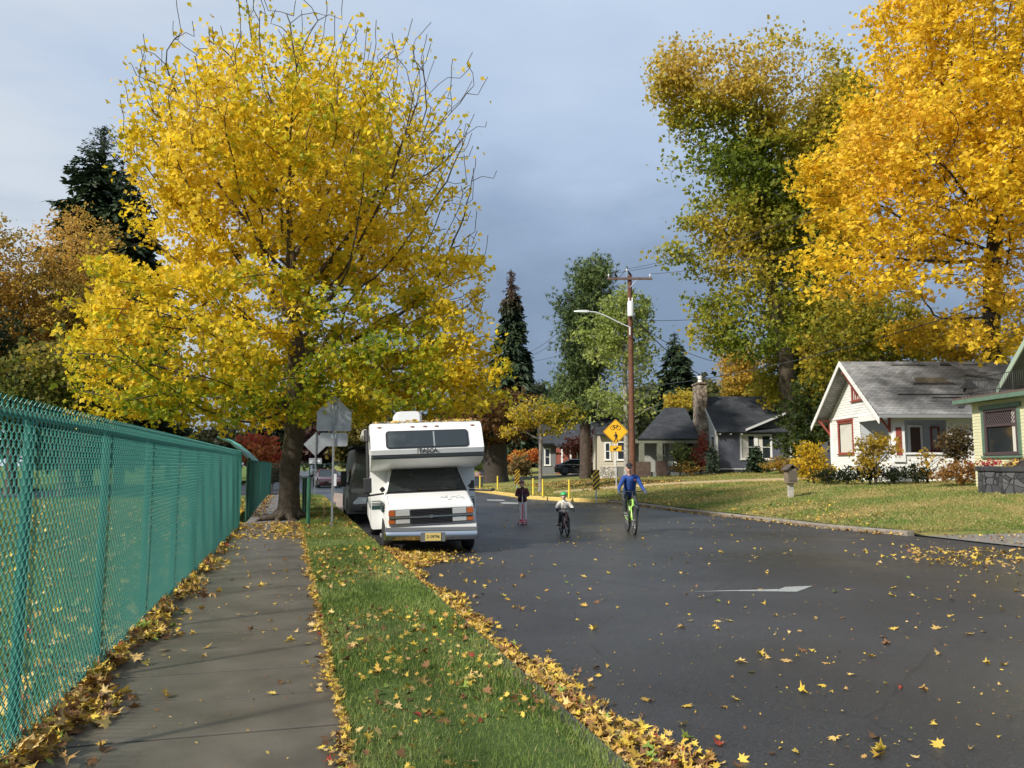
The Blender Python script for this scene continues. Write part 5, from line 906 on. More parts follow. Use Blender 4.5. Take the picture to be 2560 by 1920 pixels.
simple('green_elm','low dark tree behind the green fence at the far left edge',30,1190,46,[(30,1090,46)],[(20,1050,46,130,60,4),(-60,900,46,110,160,5)],14,800,[(.02,.03,.012),(.04,.055,.02),(.07,.08,.03)],z=0,rtrunk=.3,nleaf=22,lsize=.25,spread=.4,gap=.3,step=.55,kill=.75)
YG=[(.18,.23,.03),(.36,.34,.04),(.60,.44,.04),(.68,.48,.06)]
simple('street_tree','young pale-barked tree with thin yellow-green crown in front of the black sedan',1351,1206,46.5,[(1351,1160,46.5),(1352,1112,46.5)],[(1320,1035,46.5,52,38,1.4),(1370,1030,46.5,45,30,1.3),(1420,1030,46.5,40,28,1.1,.7),(1270,1080,46.5,30,30,.8,.4),(1390,1075,46.5,45,25,1.,.5)],15,420,YG,bark=M('mottled_bark',(.26,.23,.20),.8,ns=3,amt=.5),rtrunk=.11,rtip=.014,nleaf=24,lsize=.15,spread=.18,gap=.3,gsc=1.3,step=.25,kill=.33,infl=4,up=.15)
RBN=[(.05,.025,.012),(.11,.045,.02),(.18,.08,.03),(.20,.14,.035)]
simple('copper_beech','broad dark trunked tree with red-brown foliage just right of the motorhome',1238,1196,66,[(1238,1150,66),(1236,1110,66)],[(1210,1060,66,95,55,4),(1270,1010,67,60,40,3),(1180,1030,66,50,60,3),(1290,1060,66,40,50,2.5)],16,900,RBN,bark=BARKD,rtrunk=1.0,rtip=.02,nleaf=22,lsize=.34,spread=.45,gap=.15,gsc=.6,step=.55,kill=.7,flare=1.2)
simple('purple_plum','dark purple-red leaved tree between the pine and the crossing sign',1515,1185,74,[(1508,1140,74)],[(1500,1110,74,60,30,2.5),(1440,1118,76,40,22,2)],17,450,[(.05,.015,.012),(.10,.03,.022),(.16,.05,.03)],bark=BARKD,rtrunk=.2,nleaf=22,lsize=.3,gap=.15)
simple('orange_ash','glowing orange-yellow tree behind the blue-grey house roof',1850,1180,84,[(1850,1080,84),(1852,1000,84)],[(1848,930,84,48,75,3),(1880,980,84,50,50,3)],18,750,[(.26,.21,.04),(.50,.34,.05),(.62,.38,.06)],rtrunk=.3,nleaf=26,lsize=.32,spread=.4,gap=.1)
simple('yellow_bush_tree','yellow-green round tree top just left of the stone chimney',1700,1180,90,[(1700,1080,90)],[(1705,1005,90,45,22,3)],19,350,[(.25,.25,.04),(.55,.42,.05),(.5,.36,.05)],rtrunk=.2,nleaf=24,lsize=.34,gap=.1)
GO2=[(.12,.16,.02),(.26,.25,.025),(.45,.34,.03),(.58,.40,.04)]
simple('gold_green_maple','green-gold tree directly behind the white bungalow roof',2200,1180,50,[(2200,1050,50),(2205,930,50)],[(2120,850,50,130,80,3.5),(2260,860,50,150,60,3.5),(2060,960,50,60,80,2.5),(2180,780,50,130,60,3)],20,1700,GO2,rtrunk=.3,nleaf=34,lsize=.22,spread=.34,gap=.22,gsc=.7,step=.5,kill=.65)
simple('gold_branch_maple','yellow-gold maple with low boughs hanging over the ridge of the bungalow',2380,1180,46,[(2385,1050,46),(2390,900,46)],[(2370,850,44,95,55,3),(2420,890,42,70,35,2),(2300,830,45,90,40,2.5)],21,800,[(.40,.30,.03),(.62,.42,.03),(.74,.46,.03)],rtrunk=.22,nleaf=28,lsize=.2,spread=.26,gap=.25,step=.42,kill=.55)
simple('bare_grey_tree','leafless grey tangle of branches behind the roof at the right',2500,1180,62,[(2500,1000,62),(2505,880,62)],[(2480,820,62,110,90,4),(2590,760,62,80,120,4)],22,1500,[(.2,.13,.08),(.25,.17,.1)],bark=M('grey_twigs',(.10,.085,.08),.9),rtrunk=.4,rtip=.018,nleaf=1,lsize=.2)
simple('ivy_tree','dark green tree between the tall poplar and the white bungalow',2040,1190,50,[(2040,1080,50)],[(2030,1040,50,75,85,2.5),(1985,1110,50,45,50,2),(2080,1000,52,50,70,2.)],23,900,[(.03,.05,.015),(.07,.10,.02),(.16,.18,.03)],rtrunk=.2,nleaf=34,lsize=.24,gap=.2,spread=.32)
simple('red_maple','scarlet leaved tree seen behind the green fence left of the maple trunk',655,1190,60,[(655,1160,60)],[(640,1130,60,45,45,2.5),(690,1150,62,35,35,2)],24,420,[(.28,.03,.02),(.5,.08,.04),(.5,.2,.05)],z=0,rtrunk=.2,nleaf=24,lsize=.3,gap=.1)
simple('purple_tree','dark purple-brown tree behind the street far beyond the trunk',800,1185,112,[(800,1150,112)],[(800,1115,112,70,45,5)],25,450,[(.025,.012,.015),(.05,.02,.022),(.09,.04,.03)],z=0,rtrunk=.4,nleaf=26,lsize=.6,gap=.05)
simple('olive_tree','olive and yellow tree between the sign post and the grey van roof',885,1185,92,[(885,1150,92)],[(885,1110,92,60,60,4),(930,1060,92,60,60,4)],26,600,[(.06,.07,.02),(.14,.13,.03),(.28,.2,.04)],z=0,rtrunk=.3,nleaf=26,lsize=.45,gap=.08)
simple('purple_tree','dark tree beyond the green fence left of the trunk',560,1185,80,[(560,1150,80)],[(540,1120,80,110,45,5)],27,500,[(.02,.03,.012),(.04,.05,.02),(.08,.07,.03)],z=0,rtrunk=.3,nleaf=26,lsize=.45,gap=.05)
simple('gold_tree','yellow leaved tree beyond the playing field, low behind the fence',420,1190,95,[(420,1150,95)],[(420,1120,95,120,40,6)],28,600,[(.3,.22,.04),(.5,.36,.06)],z=0,rtrunk=.3,nleaf=24,lsize=.5,gap=.1)
simple('olive_poplar','olive-yellow tree right behind the tall tree, above the bungalow gable',2090,1190,62,[(2085,1000,62),(2080,800,62)],[(2040,640,62,100,130,4),(2000,820,61,90,130,3.5),(2120,830,62,120,100,4),(2100,960,62,120,80,3.5),(1930,950,60,60,110,3)],30,1700,OLV,rtrunk=.4,nleaf=34,lsize=.3,spread=.45,gap=.18,step=.6,kill=.8,csp=1.)
# far tree belt
rg=random.Random(5); DG=[(.025,.035,.018),(.045,.06,.028),(.08,.09,.035)]
spots=[(700,985),(790,1020),(1010,1060),(1080,1040),(1150,1010),(1330,985),(1390,975),(1630,965),(1680,985),(1740,955),(1795,965),(2150,930),(2300,960),(120,1090),(330,1100)]
protos=[]; nm=['dark evergreen','olive green tree','grey green tree']
for i,(px,py) in enumerate(spots):
    d=118+(i*17)%40; H=(1162-py)*d/F0+1.67-.3; b=A(px,1180,d); b.z=.3 if px>1200 else 0
    lb=['low dark far tree behind the maple crown','dark far tree left of the grey van','far tree hidden behind the motorhome roof','far tree just right of the motorhome roof line','far tree under the right edge of the maple crown','far dark tree left of the pine foot','far dark tree touching the pine','hazy far tree beside the birch','hazy far tree left of the small spruce','hazy far tree right of the small spruce','hazy far tree behind the chimney pot','far tree behind the bungalow ridge','far tree behind the right half of the bungalow roof','far tree above the fence at the left','far tree above the fence left of the maple'][i]
    if i<3:
        t=tree('distant_tree',lb,'tree',b,[(0,0,0),(0,0,1.5),(0,0,3)],[(px,1180-(1180-py)*.55,d,62,(1180-py)*.5,4)],100+i,natt=420,step=.9,kill=1.1,infl=9,rtrunk=.3,rtip=.03,nleaf=24,lsize=.75,spread=.6,cols=[DG,[(.05,.06,.02),(.09,.10,.03),(.15,.14,.04)],DG][i],gap=.05,bark=BARKD,group='distant trees'); protos.append((t,H))
    else:
        q,h0=protos[i%3]; c=copy_tree(q); c.location=b; c['label']=lb; s=H/h0; c.scale=(s*1.1,s*1.1,s); c.rotation_euler=(0,0,i*1.3)
# ================================================================ shrubs
def shrub(name,label,px,py,d,blobs,seed,natt,cols,**k):
    b=vbase(px,py,d,k.pop('z',None)); kw=dict(step=.16,kill=.2,infl=2.5,rtrunk=.05,rtip=.006,nleaf=14,lsize=.11,spread=.12,twig=6,gap=.3,gsc=1.6,up=.2,flare=1.0); kw.update(k)
    return tree(name,label,'shrub',b,[(0,0,-.05),(0,0,.12)],blobs,seed,natt=natt,cols=cols,**kw)
shrub('yellow_shrub','bright yellow shrub left of the white bungalow wall, behind the post box',2035,1212,37.5,[(2030,1160,37.5,45,50,1.0),(2010,1120,37.5,20,20,.6),(2060,1190,37.5,25,25,.8)],201,600,[(.35,.30,.03),(.62,.44,.03),(.75,.50,.04)],lsize=.12)
shrub('golden_shrub','round golden brown shrub in front of the bungalow corner window',2190,1212,34.0,[(2190,1120,34,55,42,.9),(2170,1165,34,35,35,.7,.6)],202,800,[(.22,.17,.03),(.45,.31,.03),(.60,.38,.04)],gap=.35,bark=BARKD,rtrunk=.06)
shrub('sparse_shrub','low sparse orange-yellow shrub in front of the porch wall',2320,1218,33.5,[(2320,1160,33.5,50,35,.7),(2300,1190,33.5,30,20,.5)],203,420,[(.40,.27,.03),(.65,.40,.04)],gap=.55,bark=BARKD)
shrub('dark_twiggy_shrub','dark twiggy shrub with few leaves beside the yellow wall',2392,1190,33.,[(2392,1110,33,38,42,.8)],204,700,[(.08,.07,.03),(.14,.10,.04),(.18,.09,.04)],gap=.3,bark=BARKD)
shrub('rust_grass_bush','low rusty orange bush between the dark twiggy shrub and the basalt pillar',2410,1214,31.,[(2410,1178,31,55,28,.8),(2370,1195,31,40,20,.7)],205,700,[(.25,.14,.04),(.42,.20,.05),(.30,.24,.06)],gap=.2,lsize=.09)
for i,(px,dd,lb) in enumerate([(2068,35.6,'leftmost dark evergreen hedge bush along the foot of the bungalow'),(2120,35.,'second dark hedge bush from the left below the bungalow window'),(2175,34.4,'third dark hedge bush, under the golden shrub'),(2235,33.8,'fourth dark hedge bush, at the bungalow corner'),(2292,33.4,'rightmost dark hedge bush, under the sparse orange shrub')]):
    if i==0: h0=shrub('hedge_bush',lb,px,1206,dd,[(px,1192,dd,36,15,.6)],206,380,[(.018,.03,.013),(.035,.055,.022),(.06,.08,.03)],lsize=.085,gap=.1); h0['group']='dark hedge bushes under the bungalow'; hb=h0
    else: c=copy_tree(hb); b=vbase(px,1208,dd); c.location=b; c['label']=lb; c.rotation_euler=(0,0,i*1.1); c.scale=(1+.1*(i%2),1,1+.12*(i%3))
shrub('green_bush','tall loose green bush left of the stone chimney',1700,1182,54.5,[(1702,1130,54.5,22,30,.8),(1712,1160,54.5,25,20,.8)],207,420,[(.07,.10,.03),(.12,.16,.04),(.2,.22,.06)],step=.2,kill=.26,lsize=.15)
shrub('red_vine','crimson vine bush climbing the foot of the stone chimney',1752,1182,55.2,[(1758,1110,55.2,18,22,.5),(1742,1150,55.2,22,28,.6)],208,520,[(.13,.03,.03),(.26,.05,.045),(.35,.10,.06)],step=.2,kill=.26,lsize=.14,gap=.15)
shrub('ochre_grass_bush','ochre and rusty grasses at the foot of the stone chimney',1725,1186,54,[(1720,1172,54,40,14,.7)],209,420,[(.25,.17,.04),(.4,.24,.06),(.18,.19,.06)],step=.2,kill=.26,lsize=.13,gap=.15)
conifer('dwarf_conifer','small dark cone shaped evergreen under the blue-grey house windows',vbase(1890,1186,53.5),1.75,.75,210,SPR,.3,.05,3.0,sz=.28)
conifer('narrow_juniper','narrow grey-green juniper at the corner of the blue-grey house',vbase(1782,1190,54.6),1.9,.32,211,[(.08,.11,.08),(.13,.17,.12)],-.5,.04,3.0,sz=.26)
shrub('orange_bush','orange-brown bushes at the right foot of the blue-grey house',1950,1190,51,[(1950,1168,51,50,22,.9)],212,500,[(.2,.17,.04),(.45,.3,.05),(.5,.28,.06)],step=.2,kill=.26,lsize=.13,gap=.2)
shrub('tall_grass_clump','tall tan ornamental grass left of the black sedan',1310,1194,74,[(1305,1165,74,22,28,1.2),(1285,1175,74,18,20,1.)],213,420,[(.25,.18,.07),(.40,.28,.10),(.5,.33,.06)],step=.25,kill=.32,lsize=.22,gap=.1)
shrub('flame_shrub','orange-red shrub behind the thin tan trunk left of the sedan',1330,1180,82,[(1335,1140,82,20,16,1.2),(1290,1150,84,22,22,1.3)],214,380,[(.45,.10,.04),(.6,.2,.05),(.6,.4,.06)],step=.25,kill=.32,lsize=.25,gap=.1)
shrub('pale_grass_bush','pale green bushes beyond the dark bin beside the motorhome',1205,1180,88,[(1210,1168,88,40,12,1.5)],215,300,[(.2,.25,.08),(.3,.33,.1)],step=.3,kill=.4,lsize=.28,gap=.1)
shrub('low_bush','small round green bush in front of the red house, right of the sedan',1455,1186,72,[(1450,1168,72,18,12,.9)],216,220,[(.03,.05,.02),(.06,.09,.03)],step=.25,kill=.32,lsize=.2,gap=.05)
shrub('red_leaf_bush','small reddish bush right of the pine trunk',1496,1186,70,[(1496,1172,70,12,15,.6)],217,200,[(.15,.07,.05),(.22,.12,.07)],step=.25,kill=.32,lsize=.18,gap=.15)
shrub('fence_hedge','dark brown leaf-strewn hedge behind the far green fence',680,1200,52,[(690,1185,52,45,20,1.)],218,300,[(.05,.035,.02),(.12,.08,.04)],step=.25,kill=.32,lsize=.2,gap=.05,z=0)

# ================================================================ vehicles
CHR=M('chrome',(.6,.6,.6),.15,1.); RUB=M('tyre_rubber',(.018,.018,.018),.85); BLKP=M('black_trim_plastic',(.02,.02,.022),.5); RIM=M('alloy_rim',(.45,.46,.47),.3,.8); AMB=M('amber_lens',(.36,.09,.02),.25); LENS=M('headlamp_lens',(.55,.56,.54),.1,.35); UND=M('underbody',(.012,.012,.012),.9)
AG=M('vehicle_glass',(.016,.022,.022),.05,spec=.9,ns=1.7,col2=(.06,.068,.06),lo=.5,hi=.75,det=3); PLT=M('plate_yellow',(.62,.48,.16),.5)
def wheel(par,x,y,r,w,name='wheel'):
    mb=MB(); mb.lathe([(r*.6,-w*.42),(r*.86,-w*.5),(r*.97,-w*.4),(r,-w*.25),(r,w*.25),(r*.97,w*.4),(r*.86,w*.5),(r*.6,w*.42)],(x,y,r),24,'x'); o=mb.build(name,RUB,par,True)
    mb=MB(); s=1 if x>0 else -1; mb.lathe([(r*.62,-.02),(r*.62,w*.38),(r*.55,w*.40),(r*.5,w*.3),(r*.15,w*.34),(r*.12,w*.4)],(0,0,0),20,'x'); mb.v=[(p[0]*s+x,p[1]+y,p[2]+r) for p in mb.v]; mb.build('rim',RIM,o,True); return o
# ---- motorhome: x right as seen, front faces -y
rv=empty('motorhome',(2.93,17.35,-.15),'white motorhome with overcab window, green stripes, square chrome bumper and yellow leaves on its roof','motorhome',R(-4.3))
RW=M('motorhome_white',(.80,.80,.775),.32,ns=1.3,amt=.10,det=8,spec=.5); STG=M('dark_green_stripe',(.02,.055,.05),.4); STK=M('dark_stripe',(.05,.06,.07),.4)
TI=math.tan(R(2.2)); 
def L_(o):    # the body leans a little towards the kerb
    o.rotation_euler=(0,-R(2.2),0); o.location=(.02,0,0); return o
def sec(x0,x1,z0,z1,y,r=.06,n=3):
    p=[]
    for cx,cz,a0 in ((x1-r,z1-r,0),(x0+r,z1-r,90),(x0+r,z0+r,180),(x1-r,z0+r,270)):
        for k in range(n+1): a=R(a0+90*k/n); p.append((cx+r*math.cos(a),y,cz+r*math.sin(a)))
    return p
W2=1.19; mb=MB(); yc=.95
mb.loft([sec(-W2,W2,.42,2.72,yc,.05),sec(-W2,W2,.42,2.74,5.9,.05),sec(-W2+.03,W2-.03,.5,2.70,6.1,.08)]); coach=L_(mb.build('coach_body',RW,rv,True))
# overcab: side profile (y,z), rounded nose
pr=[(yc+.02,1.72),(.55,1.74),(.05,1.80),(-.33,1.90),(-.50,2.02),(-.55,2.16),(-.30,2.58),(-.20,2.68),(-.08,2.735),(yc+.02,2.75)]
mb=MB(); xs=[-W2-.005,-W2+.0,W2,W2+.005]; secs=[]
for x,s in ((-W2-.006,.985),(-W2+.03,1.),(W2-.03,1.),(W2+.006,.985)): secs.append([(x,y if y>yc else y*s+.0*(1-s),2.2+(z-2.2)*s) for y,z in pr])
mb.loft(secs); ocb=L_(mb.build('overcab',RW,rv,True,sharp=30))
def onface(f0,f1,x0,x1,z0,z1,off=.012,th=.02,r=.0):     # panel on the sloping nose between profile heights
    yy=lambda z: -.55+(z-2.16)/.42*.25
    pts=[(x,z) for x,z in rr(x1-x0,z1-z0,r or .02,0)]; cx=(x0+x1)/2; cz=(z0+z1)/2
    return [(x+cx,float(yy(z+cz))-off,z+cz) for x,z in pts]
mb=MB(); mb.prism(onface(0,0,-.88,.88,2.185,2.565,.004,r=.07),(0,-.015,0)); fr=L_(mb.build('overcab_window',BLKP,rv)); mb=MB(); mb.prism(onface(0,0,-.84,.84,2.21,2.54,.024,r=.06),(0,-.006,0)); mb.build('pane',AG,fr)
mb=MB(); mb.prism(onface(0,0,.12,.15,2.215,2.535,.03,r=.005),(0,-.006,0)); mb.build('window_divider',M('pane_divider',(.25,.27,.28),.4),fr)
for x in (-1.0,-.3,-.03,.22,1.0):
    mb=MB(); mb.ell((x,-.235,2.645),(.055,.035,.022),10); L_(mb.build('marker_lamp',M('marker_amber',(.28,.12,.07),.3),rv,True))
o=txt('ITASCA',.135,(-.02,-.566,2.115),(R(90),0,0),BLKP,ocb,'lettering',sx=.95,bold=True)
mb=MB(); mb.box(-W2,W2,-.562,-.5,2.035,2.062,fn=lambda x,y,z:(x,y+(.0 if z>2.04 else .012),z)); mb.build('stripe',STK,ocb); mb=MB(); mb.box(-W2,W2,-.548,-.45,1.995,2.008,fn=lambda x,y,z:(x,y+.02,z)); mb.box(-W2,W2,-.53,-.45,1.97,1.98,fn=lambda x,y,z:(x,y+.02,z)); mb.build('pinstripe',STK,ocb)
# cab of the van
def csec(y,wb,wt,zb,zt,r=.1):
    p=[]
    for k in range(5): a=R(90*k/4); p.append((wt-r+r*math.cos(a)*1.,y,zt-r+r*math.sin(a)))
    for k in range(5): a=R(90+90*k/4); p.append((-wt+r+r*math.cos(a),y,zt-r+r*math.sin(a)))
    return p+[(-wb,y,zb+.3),(-wb+.03,y,zb),(wb-.03,y,zb),(wb,y,zb+.3)]
mb=MB(); mb.loft([csec(-.80,.86,.85,.56,.94,.05),csec(-.77,.90,.89,.5,1.02,.07),csec(-.55,.93,.90,.45,1.10,.09),csec(-.10,.96,.92,.45,1.21,.1),csec(.12,.97,.90,.45,1.27,.1),csec(.62,.97,.78,.45,1.80,.1),csec(1.0,.97,.77,.45,1.86,.1)]); cab=L_(mb.build('cab_body',RW,rv,True,sharp=40))
mb=MB(); ws=lambda x,f:(x,.02+.56*f-.035,1.245+.545*f+.01)
mb.prism([(-.86,.065-.02,1.25),(.86,.045,1.25),(.70,.585,1.80),(-.70,.585,1.80)],(0,-.02,.02)); L_(mb.build('windscreen',AG,rv))
mb=MB(); 
for s in (-1,1): mb.cyl((s*.78,.02,1.262),(s*.2+.1,.10,1.335),.011,n=5); mb.cyl((s*.2+.3,.09,1.325),(s*.2-.35,.11,1.35),.012,n=5)
mb.box(-.86,.86,-.03,.05,1.215,1.255); L_(mb.build('wipers',BLKP,rv))
mb=MB(); mb.box(-.30,.03,.10,.14,1.31,1.36,fn=lambda x,y,z:(x,y+(z-1.31),z)); L_(mb.build('dashboard_paper',M('paper',(.55,.6,.6),.8),rv))
mb=MB(); rq=random.Random(3)
for i in range(16): x=rq.uniform(.25,.78); y=rq.uniform(-.62,-.38); w=rq.uniform(.01,.035); z=np.interp(y,[-.77,-.55,-.10],[1.02,1.10,1.21]); mb.box(x-w,x+w,y-.012,y+.012,z-.01,z+.006)
L_(mb.build('chipped_paint',M('chipped_paint_dark',(.12,.12,.12),.8),rv))
mb=MB(); mb.cyl((-.86,-.15,1.19),(-.86,-.7,1.04),.006,n=4); mb.cyl((.86,-.15,1.19),(.86,-.7,1.04),.006,n=4); mb.cyl((-.86,-.76,1.0),(.86,-.76,1.0),.007,n=4); L_(mb.build('bonnet_seam',M('seam_dark',(.1,.1,.1),.8),rv))
mb=MB(); mb.box(-.86,.86,-.825,-.79,.60,.93); g=L_(mb.build('grille_surround',M('grille_grey',(.07,.072,.075),.4),rv,bevel=.01))
for z0,z1 in ((.79,.92),(.63,.745)):
    mb=MB(); mb.box(-.42,.42,-.835,-.80,z0,z1,0)
    for k in range(4): z=z0+(z1-z0)*(k+.5)/4; mb.box(-.42,.42,-.848,-.835,z-.007,z+.007,1)
    mb.build('grille_bars',[UND,BLKP],g)
mb=MB(); mb.box(-.87,.87,-.86,-.83,.752,.782); mb.build('chrome_bar',CHR,g); mb=MB(); mb.box(-.87,.87,-.85,-.825,.60,.62); mb.build('chrome_bar',CHR,g)
mb=MB(); mb.prism([(-.09,-.862,.748),(.07,-.862,.748),(.09,-.862,.786),(-.07,-.862,.786)],(0,-.01,0)); mb.prism([(-.03,-.862,.735),(.02,-.862,.735),(.03,-.862,.8),(-.02,-.862,.8)],(0,-.012,0)); mb.build('badge',CHR,g)
for s in (-1,1):
    for z0,z1 in ((.80,.915),(.645,.735)):
        mb=MB(); mb.box(min(s*.44,s*.73),max(s*.44,s*.73),-.84,-.81,z0,z1); h=L_(mb.build('headlight',LENS,rv,bevel=.008)); mb=MB(); mb.box(min(s*.745,s*.875),max(s*.745,s*.875),-.835,-.74,z0,z1); mb.build('turn_signal',AMB,h,bevel=.008)
mb=MB(); mb.loft([[(x,-.83+.0*z-(.07 if abs(x)<.8 else 0),z) for z in (.44,.58)]+[(x,-.70,.58),(x,-.70,.44)] for x in (-.93,-.82,.82,.93)]); L_(mb.build('front_valance',RW,rv)); 
mb=MB(); secs=[]
for x,o_ in ((-.97,.16),(-.93,.05),(-.8,0),(.8,0),(.93,.05),(.97,.16)): secs.append([(x,-.98+o_,.30),(x,-1.0+o_,.36),(x,-1.0+o_,.43),(x,-.97+o_,.47),(x,-.86+o_,.47),(x,-.86+o_,.30)])
mb.loft(secs); bp=mb.build('bumper',CHR,rv,True); mb=MB(); mb.box(-.95,.95,-.93,-.80,.472,.545,fn=lambda x,y,z:(x,y+(.06 if abs(x)>.9 else 0),z)); mb.build('bumper_pad',M('grey_bumper_pad',(.13,.135,.14),.6),bp,bevel=.01); mb=MB(); mb.box(-.24,.26,-1.02,-.95,.27,.45); mb.build('plate_mount',M('grey_bumper_pad',(.1,.1,.1)),bp)
mb=MB(); mb.box(-.15,.17,-1.032,-1.02,.285,.445); pl=mb.build('number_plate',PLT,rv); txt('D 09796',.088,(.01,-1.034,.365),(R(90),0,0),BLKP,pl,'plate_number',sx=.85)
# coach front corners with stripes, side stripes, cab door stripes
for s in (-1,1):
    for z0,z1,m_ in ((.86,.95,STG),(.965,.98,STK),(.995,1.01,STK),(1.04,1.055,STG)):
        mb=MB(); mb.box(min(s*.97,s*1.17),max(s*.97,s*1.17),yc-.006,yc,z0,z1); mb.box(min(s*(W2+.001),s*(W2+.006)),max(s*(W2+.001),s*(W2+.006)),yc+.05,5.9,z0,z1); mb.box(min(s*.955,s*.985),max(s*.955,s*.985),-.3,yc-.01,z0,z1,fn=lambda x,y,z:(x,y,z)); mb.build('side_stripe',m_,coach)
mb=MB(); mb.box(-W2-.05,-W2,1.0,1.9,.6,1.9); mb.v=[]; mb.f=[]; mb.m=[]
mb=MB(); mb.box(-W2-.008,-W2,2.3,2.95,.55,2.35); mb.build('side_door',M('door_white',(.74,.74,.72),.4),coach); mb=MB(); mb.box(-W2-.012,-W2,3.4,4.4,1.5,2.1); mb.box(-W2-.012,-W2,1.3,1.8,1.6,2.1); mb.build('side_window',AG,coach); mb=MB(); mb.box(W2,W2+.012,2.,3.4,1.5,2.1); mb.build('side_window',AG,coach)
mb=MB(); mb.box(-W2-.012,-W2+.3,-.30,.35,2.2,2.5,fn=lambda x,y,z:(min(x,-W2-.004),y+ (z-2.2)*.3,z)); mb.build('overcab_side_window',AG,ocb)
mb=MB(); mb.cyl((-W2-.09,1.15,2.60),(-W2-.09,5.4,2.60),.085,n=12); aw=L_(mb.build('awning',M('awning_cream',(.62,.58,.5),.7),rv,True)); mb=MB(); mb.cyl((-W2-.05,1.08,2.56),(-W2-.05,1.02,1.15),.035,n=8); mb.cyl((-W2-.05,1.1,2.66),(-W2-.05,1.08,2.4),.07,n=8); mb.build('awning_arm',BLKP,aw,True)
mb=MB(); mb.loft([[(x*s_-.22,y,z) for x,z in rr(.66,.35,.11,2.95)] for y,s_ in ((2.0,.8),(2.12,1.),(3.0,1.),(3.12,.8))]); L_(mb.build('roof_air_conditioner',M('ac_white',(.78,.79,.80),.5),rv,True)); mb=MB(); mb.box(-W2+.05,W2-.05,.1,5.8,2.745,2.762); mb.build('roof_membrane',M('roof_membrane_dirty',(.42,.42,.38),.9,ns=6,amt=.5),coach)
mb=MB(); mb.cyl((-.75,1.2,2.74),(-.75,1.2,2.84),.03,n=8); mb.cyl((.3,1.4,2.74),(.3,1.4,2.82),.06,n=8); mb.build('roof_vent',RW,coach)
for s in (-1,1):
    x=s*1.27; mb=MB(); mb.loft([[(x+a*.5,-.12+b_,z) for a,b_ in ((-.17,-.02),(.17,-.05),(.17,.05),(-.17,.06))] for z in (1.27,1.3,1.56,1.59)] if s<0 else [[(s*1.0+a*.4,.0+b_,z) for a,b_ in ((-.09,-.02),(.09,-.04),(.09,.05),(-.09,.06))] for z in (1.27,1.30,1.42,1.45)]); m=L_(mb.build('wing_mirror',BLKP,rv,bevel=.02)); mb=MB(); mb.cyl((s*.93,.08,1.24),(s*1.30 if s<0 else 1.42,-.12,1.21),.022,n=6); mb.cyl((s*.93,.02,1.3),(s*.98,.0,1.36),.05,n=6)
    if s>0: mb.ell((1.43,-.12,1.23),(.05,.04,.035),8)
    if s<0: mb.cyl((-1.27,-.1,1.22),(-1.27,-.1,1.3),.03,n=6)
    mb.build('mirror_arm',BLKP,m,True)
for x,y,w in ((-.86,0,.235),(.86,0,.235),(-.93,4.0,.42),(.93,4.0,.42)): wheel(rv,x,y,.365,w)
mb=MB(); mb.box(-.8,.8,-.7,.9,.24,.5); mb.box(-.5,.5,.9,5.9,.28,.45); mb.box(-1.1,1.1,1.0,5.9,.40,.44); mb.tube([(-.7,-.2,.27),(-.3,-.3,.24),(.3,-.3,.22),(.7,-.2,.27)],.035,6); mb.build('chassis',UND,rv)
mb=MB(); mb.box(.94,1.0,-.2,.9,.28,.33); mb.box(-1.0,-.94,.45,.9,.28,.33); L_(mb.build('step',M('step_grey',(.3,.3,.3),.5),rv))
rg=np.random.default_rng(12); n=260; yy_=rg.uniform(-.1,2.2,n)**1.0; p=np.stack([rg.uniform(-1.1,1.1,n),yy_,2.775+rg.uniform(0,.02,n)],1); n2=26; p2=np.stack([rg.uniform(-.8,.75,n2),.06+rg.uniform(0,.03,n2),1.27+rg.uniform(0,.02,n2)],1); p=np.concatenate([p,p2]); tv,tf=shape('star'); nr=rg.normal(size=(len(p),3))*.4+np.array([0,0,1.]); o=scatter('leaves_on_roof',p,rotmats(rg,len(p),nrm=nr),rg.uniform(.05,.13,len(p)),littercol(rg,len(p)),tv,tf,LITTER); tag(L_(o),kind='stuff'); o.parent=rv
